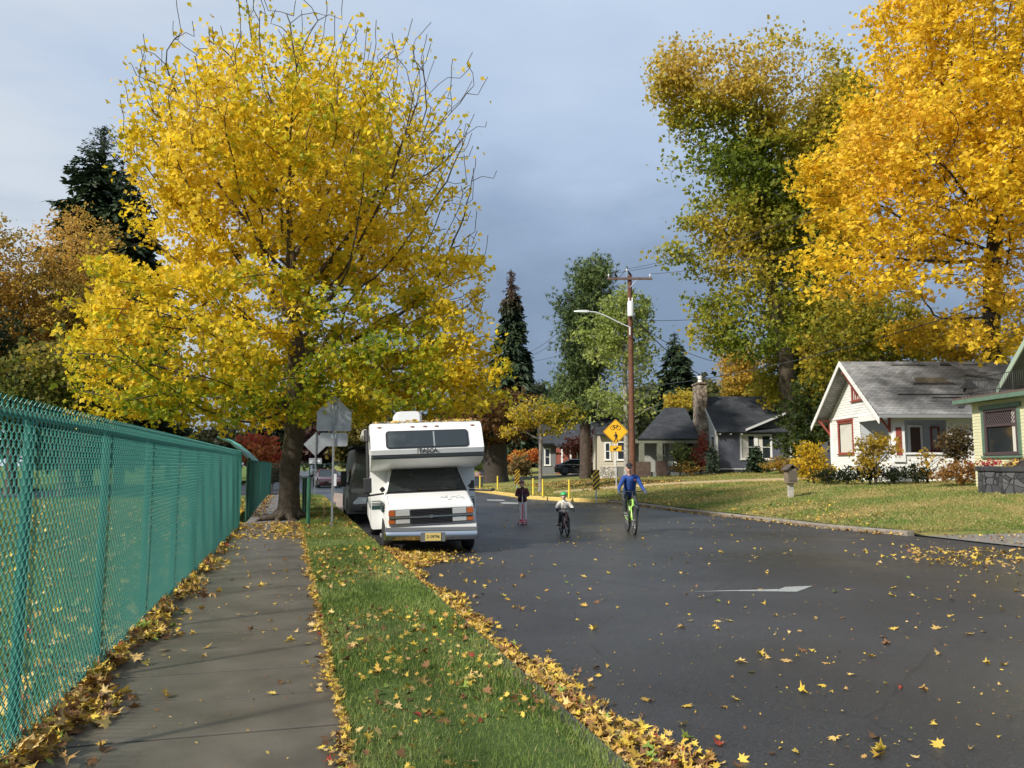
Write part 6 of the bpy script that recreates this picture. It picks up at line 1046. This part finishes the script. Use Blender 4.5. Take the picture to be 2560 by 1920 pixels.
# ---- car builder: profile (y,z) front at -y
def car(name,label,loc,rz,L,Wd,Hh,paint,prof_low,prof_top,wb_,r=.33,suv=False,wz=None,plate=True,chrome=False,cat='car'):
    t=empty(name,loc,label,cat,rz); hw=Wd/2
    # body: stations along y (fraction), (z_low,z_belt, half width)
    secs=[]
    for y,zl,zb,w in prof_low:
        secs.append([(w*hw,y*L,zl),(w*hw*1.0,y*L,(zl+zb)/2),(w*hw*.97,y*L,zb-.06),(w*hw*.90,y*L,zb),(-w*hw*.90,y*L,zb),(-w*hw*.97,y*L,zb-.06),(-w*hw,y*L,(zl+zb)/2),(-w*hw,y*L,zl)])
    body=MB().loft(secs).build('body',paint,t,True,sharp=50)
    (y0,z0),(y1,z1),(y2,z2),(y3,z3)=prof_top; wt=.70 if not suv else .80
    mb=MB(); q=lambda y,z,w:[(w*hw,y*L,z),(-w*hw,y*L,z)]
    A_=[(.86*hw,y0*L,z0),(wt*hw,y1*L,z1),(wt*hw,y2*L,z2),(.86*hw,y3*L,z3)]; B=[(-x,y,z) for x,y,z in A_]
    mb.add(A_+B,[(0,1,5,4),(2,3,7,6),(0,3,2,1),(4,5,6,7),(1,2,6,5),(0,4,7,3)]); gl=mb.build('windows',AG,t)
    mb=MB(); e=.012; mb.loft([[(x*1.01,y,z+.0) for x,y,z in ((wt*hw,ya*L,za),(wt*hw*.9,ya*L,za+.035),(-wt*hw*.9,ya*L,za+.035),(-wt*hw,ya*L,za),(-wt*hw,ya*L,za-.03),(wt*hw,ya*L,za-.03))] for ya,za in ((y1-.004,z1),(y1+(y2-y1)*.4,z1+.03),(y2+.004,z2))]); rf=mb.build('roof',paint,t,True)
    mb=MB()
    for s in (-1,1):
        for a,b_ in ((0,1),(3,2)): p=A_[a];r_=A_[b_]; mb.tube([(s*p[0]*1.0,p[1],p[2]-.02),(s*r_[0],r_[1],r_[2])],.035,6)
        ym=(y1+y2)/2*L; mb.tube([(s*.865*hw,ym,z0-.02),(s*wt*hw*1.005,ym,z1)],.03,6)
    mb.build('pillars',paint,rf,True)
    for s in (-1,1):
        mb=MB(); mb.loft([[(s*(hw+.02+a),y0*L+.25+b_,z0+.02+c_) for b_,c_ in ((-.05,0),(.05,0),(.05,.12),(-.05,.12))] for a in (0,.16)]); mb.build('wing_mirror',paint,t,bevel=.02)
        zf=prof_low[1][2]; mb=MB(); mb.loft([[(s*hw*f,prof_low[0][0]*L-.01+(1-f*0)*0+ (.10*(f-.5)) ,z) for z in (zf-.20,zf-.07)]+[(s*hw*f,prof_low[0][0]*L+.2,zf-.07),(s*hw*f,prof_low[0][0]*L+.2,zf-.20)] for f in (.5,.9)]); mb.build('headlight',LENS,t)
        mb=MB(); zr=prof_low[-2][2]; mb.box(min(s*hw*.55,s*hw*.93),max(s*hw*.55,s*hw*.93),prof_low[-1][0]*L-.22,prof_low[-1][0]*L+.01,zr-.26,zr-.12); mb.build('tail_light',M('tail_lamp_pale',(.45,.22,.20),.2),t)
        for y in (-wb_/2,wb_/2): w=wheel(t,s*(hw-.12),y+.02*L,r,.22); MB().torus((s*(hw-.005),y+.02*L,r+.02),r+.05,.02,'x',20,5).build('arch_trim',UND,body)
        if chrome:
            mb=MB(); pts=[(s*(.865*hw+.01),y3*L,z3),(s*(wt*hw+.035),y2*L-.05,z2),(s*(wt*hw+.035),y1*L+.05,z1),(s*(.865*hw+.01),y0*L,z0)]; mb.tube(pts,.014,5); mb.tube([(s*(.90*hw),y0*L+.1,z0+.01),(s*(.90*hw),y3*L-.1,z3+.01)],.014,5); mb.build('window_chrome',CHR,gl)
            for yy in (-.06,.13): mb=MB(); mb.box(min(s*hw*.985,s*hw*1.02),max(s*hw*.985,s*hw*1.02),yy*L,yy*L+.2,z0-.16,z0-.13); mb.build('door_handle',CHR,t)
    yf=prof_low[0][0]*L; mb=MB(); mb.box(-hw*.55,hw*.55,yf-.02,yf+.1,prof_low[0][1]+.05,prof_low[0][1]+.2); mb.build('lower_grille',UND,t)
    if plate: mb=MB(); mb.box(-.16,.16,yf-.035,yf-.02,prof_low[0][1]+.1,prof_low[0][1]+.24); mb.build('number_plate',M('plate_pale',(.5,.5,.45),.5),t)
    MB().box(-hw*.85,hw*.85,-.4*L,.4*L,.14,.4).build('underbody',UND,t)
    return t
SED=[(-.5,.30,.52,.80),(-.485,.22,.66,.92),(-.42,.20,.74,.98),(-.2,.20,.90,1.),(0,.20,.93,1.),(.25,.20,.95,1.),(.42,.22,.98,.97),(.49,.26,.92,.9),(.5,.34,.6,.84)]
# red saloon
RP=M('deep_red_paint',(.23,.012,.03),.25,coat=.7); BP=M('black_car_paint',(.012,.013,.017),.18,coat=.6)
b=A(818,1216,66); b.z=-.15; car('red_car','dark red electric saloon approaching on the far street left of the grey van','' or b,R(4),4.7,1.92,1.44,RP,SED,[(-.2,.9),(-.02,1.40),(.16,1.40),(.40,.98)],2.87)
b=A(793,1182,128); b.z=-.15+.0; SUV=[(-.5,.4,.8,.86),(-.48,.34,1.0,.97),(-.3,.32,1.12,1.),(0,.32,1.16,1.),(.3,.32,1.18,1.),(.48,.34,1.15,.97),(.5,.45,.8,.9)]
b=A(793,1184,122); b.z=-.15; car('white_car','white sport utility car far off behind the red saloon','' or b,R(4),4.8,2.1,1.8,M('white_car_paint',(.75,.75,.73),.3),SUV,[(-.26,1.12),(-.1,1.72),(.42,1.72),(.48,1.16)],2.9,.38,True)
# black sedan seen from its side, nose to the right
b=A(1452,1190,72); b.z=float(lawn(b.x,b.y)); car('black_car','glossy black sedan with chrome window line parked broadside behind the thin tree and the pine',b,-YAW+R(90),4.75,1.84,1.46,BP,SED,[(-.2,.9),(-.05,1.38),(.2,1.40),(.40,.98)],2.8,.34,chrome=True)
mb=MB(); x,y=b.x,b.y; q=[UV(u,v) for u,v in ((.2,69),(12,69),(12,76),(.2,76))]; X,Y_=np.meshgrid(np.linspace(0,12,14),np.linspace(70.6,77,8)); P=[[tuple(UV(a,c)) for a,c in zip(r1,r2)] for r1,r2 in zip(X,Y_)]; P=np.array(P); sheet('side_driveway',P[:,:,0],P[:,:,1],lawn(P[:,:,0],P[:,:,1])+.012,M('driveway_grey',(.12,.12,.12),.9,ns=3,amt=.3))
# ---- grey high-roof van
vn=empty('grey_van',(2.80,26.4,-.15),'matte dark grey high-roof van with a roof rack, parked behind the motorhome','van',R(-2)); GP=M('matte_grey_paint',(.13,.137,.137),.5,ns=2,amt=.15)
def vs(y,zb,zt,w0,w1,r=.12): 
    p=[(w0,y,zb),(w0,y,(zb+1.0)/2),(w0*.985,y,min(1.0,zt-.02))]
    for k in range(4): a=R(90*k/3); p.append((w1-r+r*math.cos(a),y,zt-r+r*math.sin(a)))
    return p+[(-x,a,z) for x,a,z in p[::-1]]
mb=MB(); mb.loft([vs(-.88,.38,.80,.84,.80,.05),vs(-.84,.30,.95,.93,.88,.06),vs(-.60,.28,1.04,.965,.90),vs(-.25,.28,1.17,.965,.88),vs(.0,.28,1.30,.965,.86),vs(.45,.28,1.88,.965,.77),vs(.62,.28,2.12,.965,.74),vs(1.0,.28,2.30,.965,.76),vs(1.6,.28,2.36,.965,.80),vs(5.0,.28,2.36,.965,.80),vs(5.1,.34,2.2,.93,.76)]); vb=mb.build('body',GP,vn,True,sharp=45)
mb=MB(); mb.prism([(-.80,-.005,1.26),(.80,-.005,1.26),(.70,.43,1.84),(-.70,.43,1.84)],(0,-.03,.02)); mb.build('windscreen',M('van_glass',(.10,.14,.145),.06,spec=.9),vn)  # teal-grey base colour stands in for sky reflected in the windscreen
mb=MB(); mb.box(-.6,.0,-.06,-.03,1.25,1.28); mb.cyl((-.1,-.06,1.27),(.5,-.0,1.33),.012,n=5); mb.build('wipers',BLKP,vn)
for s in (-1,1):
    mb=MB(); mb.prism([(s*.80,-.86,.60),(s*.42,-.90,.62),(s*.40,-.885,.80),(s*.86,-.82,.84)],(0,-.03,.0)); mb.build('headlight',LENS,vn)
    mb=MB(); mb.box(min(s*1.0,s*1.19),max(s*1.0,s*1.19),.02,.14,1.12,1.62); mb.box(min(s*.93,s*1.02),max(s*.93,s*1.02),.06,.12,1.2,1.26); mb.build('wing_mirror',BLKP,vn,bevel=.03); mb=MB(); mb.prism([(s*.968,.3,1.15),(s*.968,1.1,1.15),(s*.875,1.1,1.68),(s*.86,.62,1.66)],(s*.004,0,0)); mb.build('side_window',AG,vn)
    for y in (.0,3.4): wheel(vn,s*.84,y,.345,.22); MB().torus((s*.955,y,.36),.41,.03,'x',22,6).build('wheel_arch',BLKP,vb)
mb=MB(); mb.loft([[(x,-.90+o_,.36),(x,-.96+o_,.42),(x,-.95+o_,.60),(x,-.85+o_,.62),(x,-.8+o_,.36)] for x,o_ in ((-.96,.22),(-.88,.06),(-.6,0),(.6,0),(.88,.06),(.96,.22))]); bm_=mb.build('bumper',M('bumper_grey',(.085,.09,.095),.55),vn,True,sharp=50); mb=MB(); mb.box(-.55,.55,-.975,-.93,.44,.54); mb.build('air_intake',UND,bm_); mb=MB(); mb.box(-.40,.40,-.92,-.86,.66,.84); mb.build('grille',UND,vn)
mb=MB(); mb.box(-.82,.82,.55,4.6,2.42,2.47); 
for y in (.8,2.,3.2,4.3): mb.box(-.78,.78,y,y+.06,2.36,2.42)
mb.build('roof_rack',BLKP,vn); mb=MB(); mb.box(-.8,.8,-.6,5,.2,.35); mb.build('underbody',UND,vn)
# ================================================================ people and cycles
SKIN=M('skin',(.56,.33,.24),.55); SKINP=M('pale_skin',(.62,.40,.31),.55)
def blob(name,caps,ells,mat,par,vox=.012,smooth=4):
    mb=MB()
    for p0,r0,p1,r1 in caps:
        p0,p1=Vector(p0),Vector(p1); d=(p1-p0).normalized(); mb.tube([p0-d*r0*.85,p0-d*r0*.55,p0,p1,p1+d*r1*.55,p1+d*r1*.85],[r0*.45,r0*.82,r0,r1,r1*.82,r1*.45],10)
    for c,r in ells: mb.ell(c,r,14)
    o=mb.build(name,mat,par,True,sharp=180); m=o.modifiers.new('remesh','REMESH'); m.mode='VOXEL'; m.voxel_size=vox; m.use_smooth_shade=True
    if smooth: s=o.modifiers.new('smooth','SMOOTH'); s.factor=.6; s.iterations=smooth
    return o
def lerp(a,b,f): return tuple(Vector(a).lerp(Vector(b),f))
def fingers(caps,w,hdir,side,curl,s=1.,drop=(0,0,-1)):
    # palm plus four unequal bent fingers and a thumb leaving the side of the palm
    w=Vector(w); h=Vector(hdir).normalized(); sd_=Vector(side).normalized(); dn=Vector(drop).normalized(); pc=w+h*.045*s
    caps.append((w,.027*s,w+h*.075*s,.034*s))
    for i,l in enumerate((.038,.044,.041,.031)):
        a=w+h*.085*s+sd_*(.026-.0175*i)*s; b_=a+h*l*.6*s+dn*curl*.35*l*s; c=b_+h*l*.25*s+dn*curl*l*.8*s; e=c-h*curl*l*.5*s+dn*curl*l*.35*s
        caps+= [(a-h*.02*s,.0095*s,b_,.009*s),(b_,.009*s,c,.0085*s),(c,.0085*s,e,.0075*s)]
    a=w+h*.025*s+sd_*.028*s; b_=a+sd_*.028*s+h*.022*s+dn*.014*s; c=b_+h*.018*s+dn*.026*s; caps+=[(a,.011*s,b_,.010*s),(b_,.010*s,c,.0085*s)]
def head(caps,ells,c,s,yaw=0.,pitch=0.):
    c=Vector(c); Rm=Matrix.Rotation(yaw,3,'Z')@Matrix.Rotation(pitch,3,'X'); f=lambda x,y,z:tuple(c+Rm@(Vector((x,y,z))*s))
    ells+=[(f(0,-.01,.015),(.078*s,.094*s,.10*s)),(f(0,.02,-.045),(.062*s,.072*s,.065*s)),(f(0,.055,-.09),(.028*s,.025*s,.022*s))]
    caps+=[(f(0,.088,.0),.012*s,f(0,.108,-.035),.016*s)]; 
    for q in (-1,1): ells.append((f(q*.08,-.005,-.01),(.012*s,.02*s,.03*s)))
    return f
def face(par,f,s,mouth=(.35,.13,.11)):
    mb=MB(); 
    for q in (-1,1): mb.ell(f(q*.031,.078,.005),(.014*s,.011*s,.009*s),8)
    mb.build('eyes',M('eye_dark',(.05,.03,.025),.3),par); mb=MB(); mb.ell(f(0,.088,-.066),(.022*s,.008*s,.007*s),8); mb.build('mouth',M('lips',mouth,.5),par)
def bike(name,label,loc,rz,wr,wbase,col,seat,bar,barw,crank,pang,tyre,forkc=None):
    t=empty(name,loc,label,'bicycle',rz); yr,yf=-wbase*.45,wbase*.55; bb=(0,-.02*wbase,wr*.82); FP=M('bike_paint_%d'%int(wr*1000),col,.3,coat=.4); 
    for y,n in ((yr,'wheel'),(yf,'wheel')):
        mb=MB(); mb.torus((0,y,wr),wr-tyre,tyre,'x',36,8); w=mb.build(n,RUB,t,True); mb=MB(); mb.torus((0,y,wr),wr-tyre*2.1,tyre*.45,'x',36,6); mb.build('rim',M('rim_dark',(.06,.06,.06),.4),w,True)
        mb=MB(); mb.cyl((-.05,y,wr),(.05,y,wr),.02,n=8)
        for k in range(20): a=k*2*math.pi/20; mb.cyl(((.03 if k%2 else -.03),y,wr),(0,y+(wr-tyre*2.2)*math.cos(a),wr+(wr-tyre*2.2)*math.sin(a)),.0016,n=3,caps=False)
        mb.build('spokes',M('spoke_steel',(.4,.4,.4),.4,.6),w)
    hd=Vector((0,yf-wbase*.20,bar[2]*.80)); hb=Vector((0,yf-wbase*.155,wr*1.95)); st_=Vector((0,seat[1]+.03,seat[2]*.86)); k=wr/.36
    mb=MB(); mb.cyl(bb,hb,.026*k**.5,n=10); mb.cyl(st_,hd,.02*k**.5,n=10); mb.cyl(bb,st_,.018*k**.5,n=8); mb.cyl(hb-Vector((0,-.01,.03)),hd+Vector((0,0,.02)),.028*k**.5,n=10)
    for s in (-1,1): mb.tube([(s*.03,bb[1],bb[2]),(s*.055,yr*.8,wr*.95),(s*.06,yr,wr)],.012,6); mb.tube([(s*.015,st_.y,st_.z-.03),(s*.05,yr*.85,wr*1.5),(s*.06,yr,wr)],.010,6)
    fr=mb.build('frame',FP,t,True); mb=MB()
    for s in (-1,1): mb.tube([(s*.02,hb.y,hb.z-.0),(s*.055*k**.5,hb.y+.01,hb.z-.03),(s*.058*k**.5,yf-.02,wr*1.3),(s*.055*k**.5,yf,wr)],[.02,.019,.016,.013],8)
    mb.build('fork',M('bike_fork_%d'%int(wr*1000),forkc or col,.3,coat=.4),t,True); bz=bar[2]; mb=MB(); mb.cyl(hd,(0,bar[1],bz),.018,n=8); mb.tube([(-barw/2,bar[1]-.05,bz+.01),(-barw/4,bar[1],bz),(0,bar[1]+.02,bz-.005),(barw/4,bar[1],bz),(barw/2,bar[1]-.05,bz+.01)],.0145,8); hbk=mb.build('handlebar',BLKP,t,True)
    for s in (-1,1): mb=MB(); mb.cyl((s*barw/2,bar[1]-.052,bz+.01),(s*(barw/2-.12),bar[1]-.028,bz+.005),.018,n=8); mb.cyl((s*(barw/2-.13),bar[1]+.01,bz),(s*(barw/2-.04),bar[1]+.05,bz-.02),.006,n=5); mb.build('grip',BLKP,hbk,True)
    mb=MB(); mb.cyl(st_,(0,seat[1],seat[2]-.04),.014,n=8); mb.build('seatpost',BLKP,t,True); mb=MB(); mb.loft([[(w*math.cos(a),seat[1]+y,seat[2]-.02+.02*math.sin(a)) for a in np.arange(8)*math.pi/4] for y,w in ((-.13,.05),(-.1,.075),(-.02,.06),(.06,.022),(.13,.012))]); mb.build('saddle',BLKP,t,True)
    mb=MB(); mb.lathe([(wr*.26,-.004),(wr*.26,.004)],(.05,bb[1],bb[2]),20,'x'); cs=mb.build('chainring',M('chain_dark',(.05,.05,.05),.4,.5),t,True)
    for s,a in ((1,pang),(-1,pang+math.pi)):
        e=(s*.085,bb[1]+crank*math.cos(a),bb[2]+crank*math.sin(a)); mb=MB(); mb.cyl((s*.06,bb[1],bb[2]),(s*.075,e[1],e[2]),.011,n=6); c=mb.build('crank',M('crank_silver',(.4,.4,.4),.35,.7),t,True); mb=MB(); mb.box(min(s*.09,s*.19),max(s*.09,s*.19),e[1]-.045,e[1]+.045,e[2]-.012,e[2]+.012); mb.build('pedal',BLKP,c)
    return t
def yawto(P,extra): return math.atan2(-(0-P.x),(0-P.y))+R(extra)   # local +y points at the camera, plus an extra turn
# ---- man on the green bicycle
gm=G(1577,1333,-.15); rz=yawto(gm,9); bike('bicycle','lime green mountain bike ridden by the man in the blue pullover',gm,rz,.385,1.12,(.28,.60,.06),(0,-.30,1.0),(0,.36,1.12),.72,.17,R(80),.03,(.42,.75,.14))
man=empty('person',gm,'man in a blue pullover, dark cap and grey gloves riding the lime green bicycle','person',rz)
BLU=M('blue_fleece',(.022,.075,.30),.85,ns=40,amt=.25,bump=.3,bs=90); GRY=M('charcoal_trousers',(.055,.062,.062),.85,ns=10,amt=.25)
nk=(.03,.20,1.58); hc=(.06,.29,1.735); ca=[];el=[]; f=head(ca,el,hc,1.12,R(-12),R(-6))
SHr,SHl=(.175,.12,1.48),(-.175,.14,1.47); ELr,ELl=(.315,.17,1.24),(-.285,.20,1.23); WRr,WRl=(.36,.30,1.14),(-.345,.30,1.13)
hr,hl=(.10,-.24,1.03),(-.10,-.24,1.02); kr,kl=(.17,.13,.90),(-.15,.12,.68); ar,al=(.135,.0,.56),(-.135,-.10,.24)
ca+=[(nk,.06,hc,.055),(nk,.07,(0,0,1.35),.12),((0,0,1.35),.12,(0,-.22,1.05),.12),(SHr,.05,ELr,.042),(ELr,.042,WRr,.03),(SHl,.05,ELl,.042),(ELl,.042,WRl,.03),(hr,.08,kr,.055),(kr,.055,ar,.04),(hl,.08,kl,.055),(kl,.055,al,.04)]
fingers(ca,WRr,(0,.9,-.12),(-1,0,0),1.1,.98); fingers(ca,WRl,(0,.9,-.12),(1,0,0),1.1,.98)
bd=blob('body',ca,el,SKIN,man,.009,3); face(man,f,1.04)
ca=[(SHr,.068,ELr,.052),(ELr,.052,lerp(ELr,WRr,.92),.038),(SHl,.068,ELl,.052),(ELl,.052,lerp(ELl,WRl,.92),.038),((.09,.12,1.49),.085,(-.09,.13,1.49),.085),((.0,.15,1.46),.12,(0,-.02,1.25),.14),((0,-.02,1.25),.14,(0,-.20,1.08),.15),((.06,.03,1.36),.105,(.06,-.15,1.12),.115),((-.06,.03,1.36),.105,(-.06,-.15,1.12),.115),(nk,.068,(.01,.14,1.50),.09)]
o=blob('pullover',ca,[],BLU,man,.012,5)
mb=MB(); mb.ell((-.09,.235,1.42),(.03,.01,.012),8); mb.build('chest_emblem',M('emblem_red',(.45,.12,.10),.6),o)
ca=[((0,-.22,1.05),.15,(0,-.24,1.0),.14),(hr,.105,kr,.075),(kr,.072,ar,.052),(hl,.105,kl,.078),(kl,.072,al,.052)]; blob('trousers',ca,[],GRY,man,.012,4)
ca=[]; fingers(ca,WRr,(0,.9,-.12),(-1,0,0),1.1,1.13); fingers(ca,WRl,(0,.9,-.12),(1,0,0),1.1,1.13); blob('gloves',ca,[],M('grey_gloves',(.07,.08,.10),.8),man,.007,1)
SHO=M('grey_shoe',(.13,.14,.12),.7)
for a in (ar,al):
    mb=MB(); mb.loft([[(a[0]+w*math.cos(q),a[1]+y,max(a[2]-.085,a[2]-.04+h_*math.sin(q))) for q in np.arange(12)*math.pi/6] for y,w,h_ in ((-.09,.03,.04),(-.05,.045,.055),(.04,.045,.055),(.12,.048,.035),(.18,.035,.02))]); s=mb.build('shoe',SHO,man,True); MB().box(a[0]-.045,a[0]+.045,a[1]-.08,a[1]+.17,a[2]-.095,a[2]-.08).build('sole',M('pale_sole',(.5,.5,.42),.7),s)
ca=[(f(0,-.02,.075),.085,f(0,-.015,.085),.082)]; cp=blob('cap',[],[(f(0,-.012,.06),(.092,.106,.078))],M('black_cap',(.02,.02,.022),.9),man,.008,1); mb=MB(); mb.prism([f(x,y,z) for x,y,z in ((-.065,.08,.045),(.065,.08,.045),(.06,.13,.035),(.03,.165,.03),(-.03,.165,.03),(-.06,.13,.035))],(0,0,.012)); mb.build('cap_peak',M('black_cap',(0,0,0)),cp)
# ---- boy
gb=G(1410,1338,-.15); rz=yawto(gb,12); bike('bicycle','small dark red kids bicycle ridden by the boy in the green helmet',gb,rz,.205,.74,(.16,.04,.04),(0,-.16,.54),(0,.20,.69),.44,.09,R(70),.023,(.2,.06,.05))
boy=empty('person',gb,'small boy in a green helmet and cream jacket riding the little red bicycle','person',rz); CRM=M('cream_jacket',(.68,.64,.56),.8,ns=6,amt=.15); DKT=M('black_trousers',(.018,.018,.02),.85)
nk=(0,.03,.90); hc=(.02,.07,1.015); ca=[];el=[]; f=head(ca,el,hc,.84,R(-14),0)
SHr,SHl=(.11,.02,.835),(-.11,.03,.835); ELr,ELl=(.20,.04,.73),(-.20,.05,.73); WRr,WRl=(.215,.11,.685),(-.215,.11,.69); hr,hl=(.055,-.12,.57),(-.055,-.12,.57); kr,kl=(.10,.07,.51),(-.09,.08,.42); ar,al=(.125,.03,.31),(-.125,-.02,.165)
ca+=[(nk,.038,hc,.04),(nk,.045,(0,-.05,.72),.075),((0,-.05,.72),.075,(0,-.11,.60),.08),(SHr,.032,ELr,.028),(ELr,.028,WRr,.02),(SHl,.032,ELl,.028),(ELl,.028,WRl,.02),(hr,.05,kr,.038),(kr,.038,ar,.028),(hl,.05,kl,.038),(kl,.038,al,.028)]
fingers(ca,WRr,(0,.9,-.1),(-1,0,0),1.1,.62); fingers(ca,WRl,(0,.9,-.1),(1,0,0),1.1,.62); blob('body',ca,el,SKINP,boy,.007,2); face(boy,f,.84)
ca=[(SHr,.055,ELr,.047),(ELr,.047,lerp(ELr,WRr,.9),.036),(SHl,.055,ELl,.047),(ELl,.047,lerp(ELl,WRl,.9),.036),((.05,.01,.83),.07,(-.05,.01,.83),.07),((.03,0,.81),.09,(.03,-.07,.65),.10),((-.03,0,.81),.09,(-.03,-.07,.65),.10),((.06,-.06,.64),.085,(-.06,-.06,.64),.085),(nk,.05,(0,.02,.85),.06)]
j=blob('jacket',ca,[],CRM,boy,.009,3); mb=MB(); mb.tube([(.06,.095,.87),(.0,.12,.80),(-.05,.11,.86)],.008,5); mb.build('collar_trim',M('grey_trim_cloth',(.22,.21,.2),.8),j)
blob('trousers',[((0,-.11,.59),.085,(0,-.12,.56),.08),(hr,.062,kr,.052),(kr,.05,ar,.035),(hl,.062,kl,.052),(kl,.05,al,.035)],[],DKT,boy,.009,3)
ca=[]; fingers(ca,WRr,(0,.9,-.1),(-1,0,0),1.1,.85); fingers(ca,WRl,(0,.9,-.1),(1,0,0),1.1,.85); blob('gloves',ca,[],M('black_gloves',(.015,.015,.018),.8),boy,.006,1)
for a in (ar,al): mb=MB(); mb.loft([[(a[0]+w*math.cos(q),a[1]+y,max(a[2]-.055,a[2]-.025+h_*math.sin(q))) for q in np.arange(10)*math.pi/5] for y,w,h_ in ((-.06,.02,.03),(-.03,.03,.04),(.03,.03,.038),(.09,.03,.025),(.12,.02,.012))]); mb.build('shoe',M('brown_shoe',(.12,.07,.06),.7),boy,True)
def helmet(par,f,s,col,name):
    m=M(name,col,.3,coat=.3); mb=MB(); n=18; vs=[];secs=[]
    for k in range(7):
        ph=R(-8+ 98*k/6); secs.append([f(.108*math.cos(ph)*math.cos(a),-.012+.128*math.cos(ph)*math.sin(a),.035+.105*math.sin(ph)+(.012 if k==0 and math.sin(a)>0 else 0)) for a in np.arange(n)*2*math.pi/n])
    mb.loft(secs); h=mb.build('helmet',m,par,True,sharp=60); mb=MB()
    for x in (-.045,0,.045):
        for y in (-.05,.02,.075): mb.ell(f(x,y,.035+.105*math.sqrt(max(.05,1-(x/.108)**2-((y+.012)/.128)**2))),(.010*s,.02*s,.008*s),6)
    mb.build('helmet_vent',BLKP,h); mb=MB(); mb.tube([f(-.085,.01,.02),f(-.07,.035,-.05),f(0,.05,-.115),f(.07,.035,-.05),f(.085,.01,.02)],.007*s,5); mb.build('chin_strap',BLKP,h)
helmet(boy,f,.84,(.06,.42,.12),'green_helmet')
# ---- girl on the pink scooter
gg=G(1306,1311,-.15); rz=yawto(gg,0); t=empty('kick_scooter',gg,'pink three-wheeled kick scooter under the girl in maroon','scooter',rz); PK=M('pink_plastic',(.62,.10,.16),.35)
mb=MB(); mb.loft([[(x,y,.07),(x,y,.10),(-x,y,.10),(-x,y,.07)] for y,x in ((-.3,.05),(-.2,.065),(.1,.07),(.2,.12),(.26,.10))]); dk=mb.build('deck',PK,t,bevel=.01); MB().box(-.05,.05,-.28,.1,.10,.106).build('grip_pad',M('pink_pad',(.35,.05,.1),.8),dk)
for x,y,r_ in ((-.13,.22,.06),(.13,.22,.06),(0,-.3,.045)): mb=MB(); mb.lathe([(r_*.5,-.014),(r_*.92,-.014),(r_,0),(r_*.92,.014),(r_*.5,.014)],(x,y,r_),16,'x'); mb.build('wheel',M('pink_wheel',(.5,.12,.18),.4),t,True)
mb=MB(); mb.cyl((0,.2,.09),(0,.13,.62),.022,n=10); mb.build('stem',PK,t,True); mb=MB(); mb.cyl((0,.13,.62),(0,.10,.88),.016,n=10); mb.build('upper_stem',M('brushed_steel',(.55,.56,.58),.3,.7),t,True); mb=MB(); mb.cyl((-.17,.10,.88),(.17,.10,.88),.013,n=8); mb.build('handlebar',BLKP,t,True)
girl=empty('person',gg,'girl in a maroon jacket, white leggings and dark red helmet standing on the pink scooter','person',rz); MAR=M('maroon_jacket',(.075,.012,.022),.8,ns=8,amt=.25); WL=M('white_leggings',(.70,.67,.66),.8)
nk=(0,-.03,1.12); hc=(.02,.0,1.235); ca=[];el=[]; f=head(ca,el,hc,.86,R(-5),R(-4))
SHr,SHl=(.125,-.05,1.06),(-.125,-.05,1.06); ELr,ELl=(.185,-.03,.90),(-.185,-.03,.90); WRr,WRl=(.115,.05,.865),(-.115,.05,.865); hr,hl=(.06,-.08,.72),(-.06,-.08,.72); kr,kl=(.065,-.05,.44),(-.085,-.10,.44); ar,al=(.055,-.06,.155),(-.105,-.15,.14)
ca+=[(nk,.038,hc,.042),(nk,.045,(0,-.07,.9),.08),((0,-.07,.9),.08,(0,-.08,.72),.085),(SHr,.034,ELr,.03),(ELr,.03,WRr,.021),(SHl,.034,ELl,.03),(ELl,.03,WRl,.021),(hr,.06,kr,.042),(kr,.042,ar,.028),(hl,.06,kl,.042),(kl,.042,al,.028)]
fingers(ca,WRr,(-.1,.75,-.05),(-1,0,0),1.1,.62); fingers(ca,WRl,(.1,.75,-.05),(1,0,0),1.1,.62); blob('body',ca,el,SKINP,girl,.007,2); face(girl,f,.86)
ca=[(SHr,.058,ELr,.05),(ELr,.05,lerp(ELr,WRr,.9),.038),(SHl,.058,ELl,.05),(ELl,.05,lerp(ELl,WRl,.9),.038),((.06,-.05,1.04),.075,(-.06,-.05,1.04),.075),((.03,-.05,1.0),.10,(.035,-.07,.76),.11),((-.03,-.05,1.0),.10,(-.035,-.07,.76),.11),((.06,-.08,.74),.09,(-.06,-.08,.74),.09),(nk,.052,(0,-.04,1.07),.065)]
j=blob('jacket',ca,[],MAR,girl,.009,3); mb=MB(); mb.cyl((0,.045,1.06),(0,.055,.80),.006,n=5); mb.build('zip',M('zip_pale',(.4,.35,.38),.5),j)
blob('leggings',[(hr,.07,kr,.052),(kr,.05,ar,.036),(hl,.07,kl,.052),(kl,.05,al,.036)],[],WL,girl,.009,3); ca=[]; fingers(ca,WRr,(-.1,.75,-.05),(-1,0,0),1.1,.8); fingers(ca,WRl,(.1,.75,-.05),(1,0,0),1.1,.8); blob('gloves',ca,[],M('purple_gloves',(.04,.03,.07),.8),girl,.006,1)
for a in (ar,al): mb=MB(); mb.loft([[(a[0]+w*math.cos(q),a[1]+y,max(a[2]-.05,a[2]-.02+h_*math.sin(q))) for q in np.arange(10)*math.pi/5] for y,w,h_ in ((-.06,.02,.03),(-.03,.032,.045),(.03,.032,.04),(.09,.032,.026),(.12,.02,.012))]); mb.build('shoe',M('pink_shoe',(.5,.18,.22),.6),girl,True)
mb=MB(); mb.ell(f(0,-.07,-.03),(.06,.03,.08),10); mb.build('hair',M('brown_hair',(.07,.035,.02),.7),girl,True); helmet(girl,f,.86,(.11,.02,.035),'maroon_helmet')
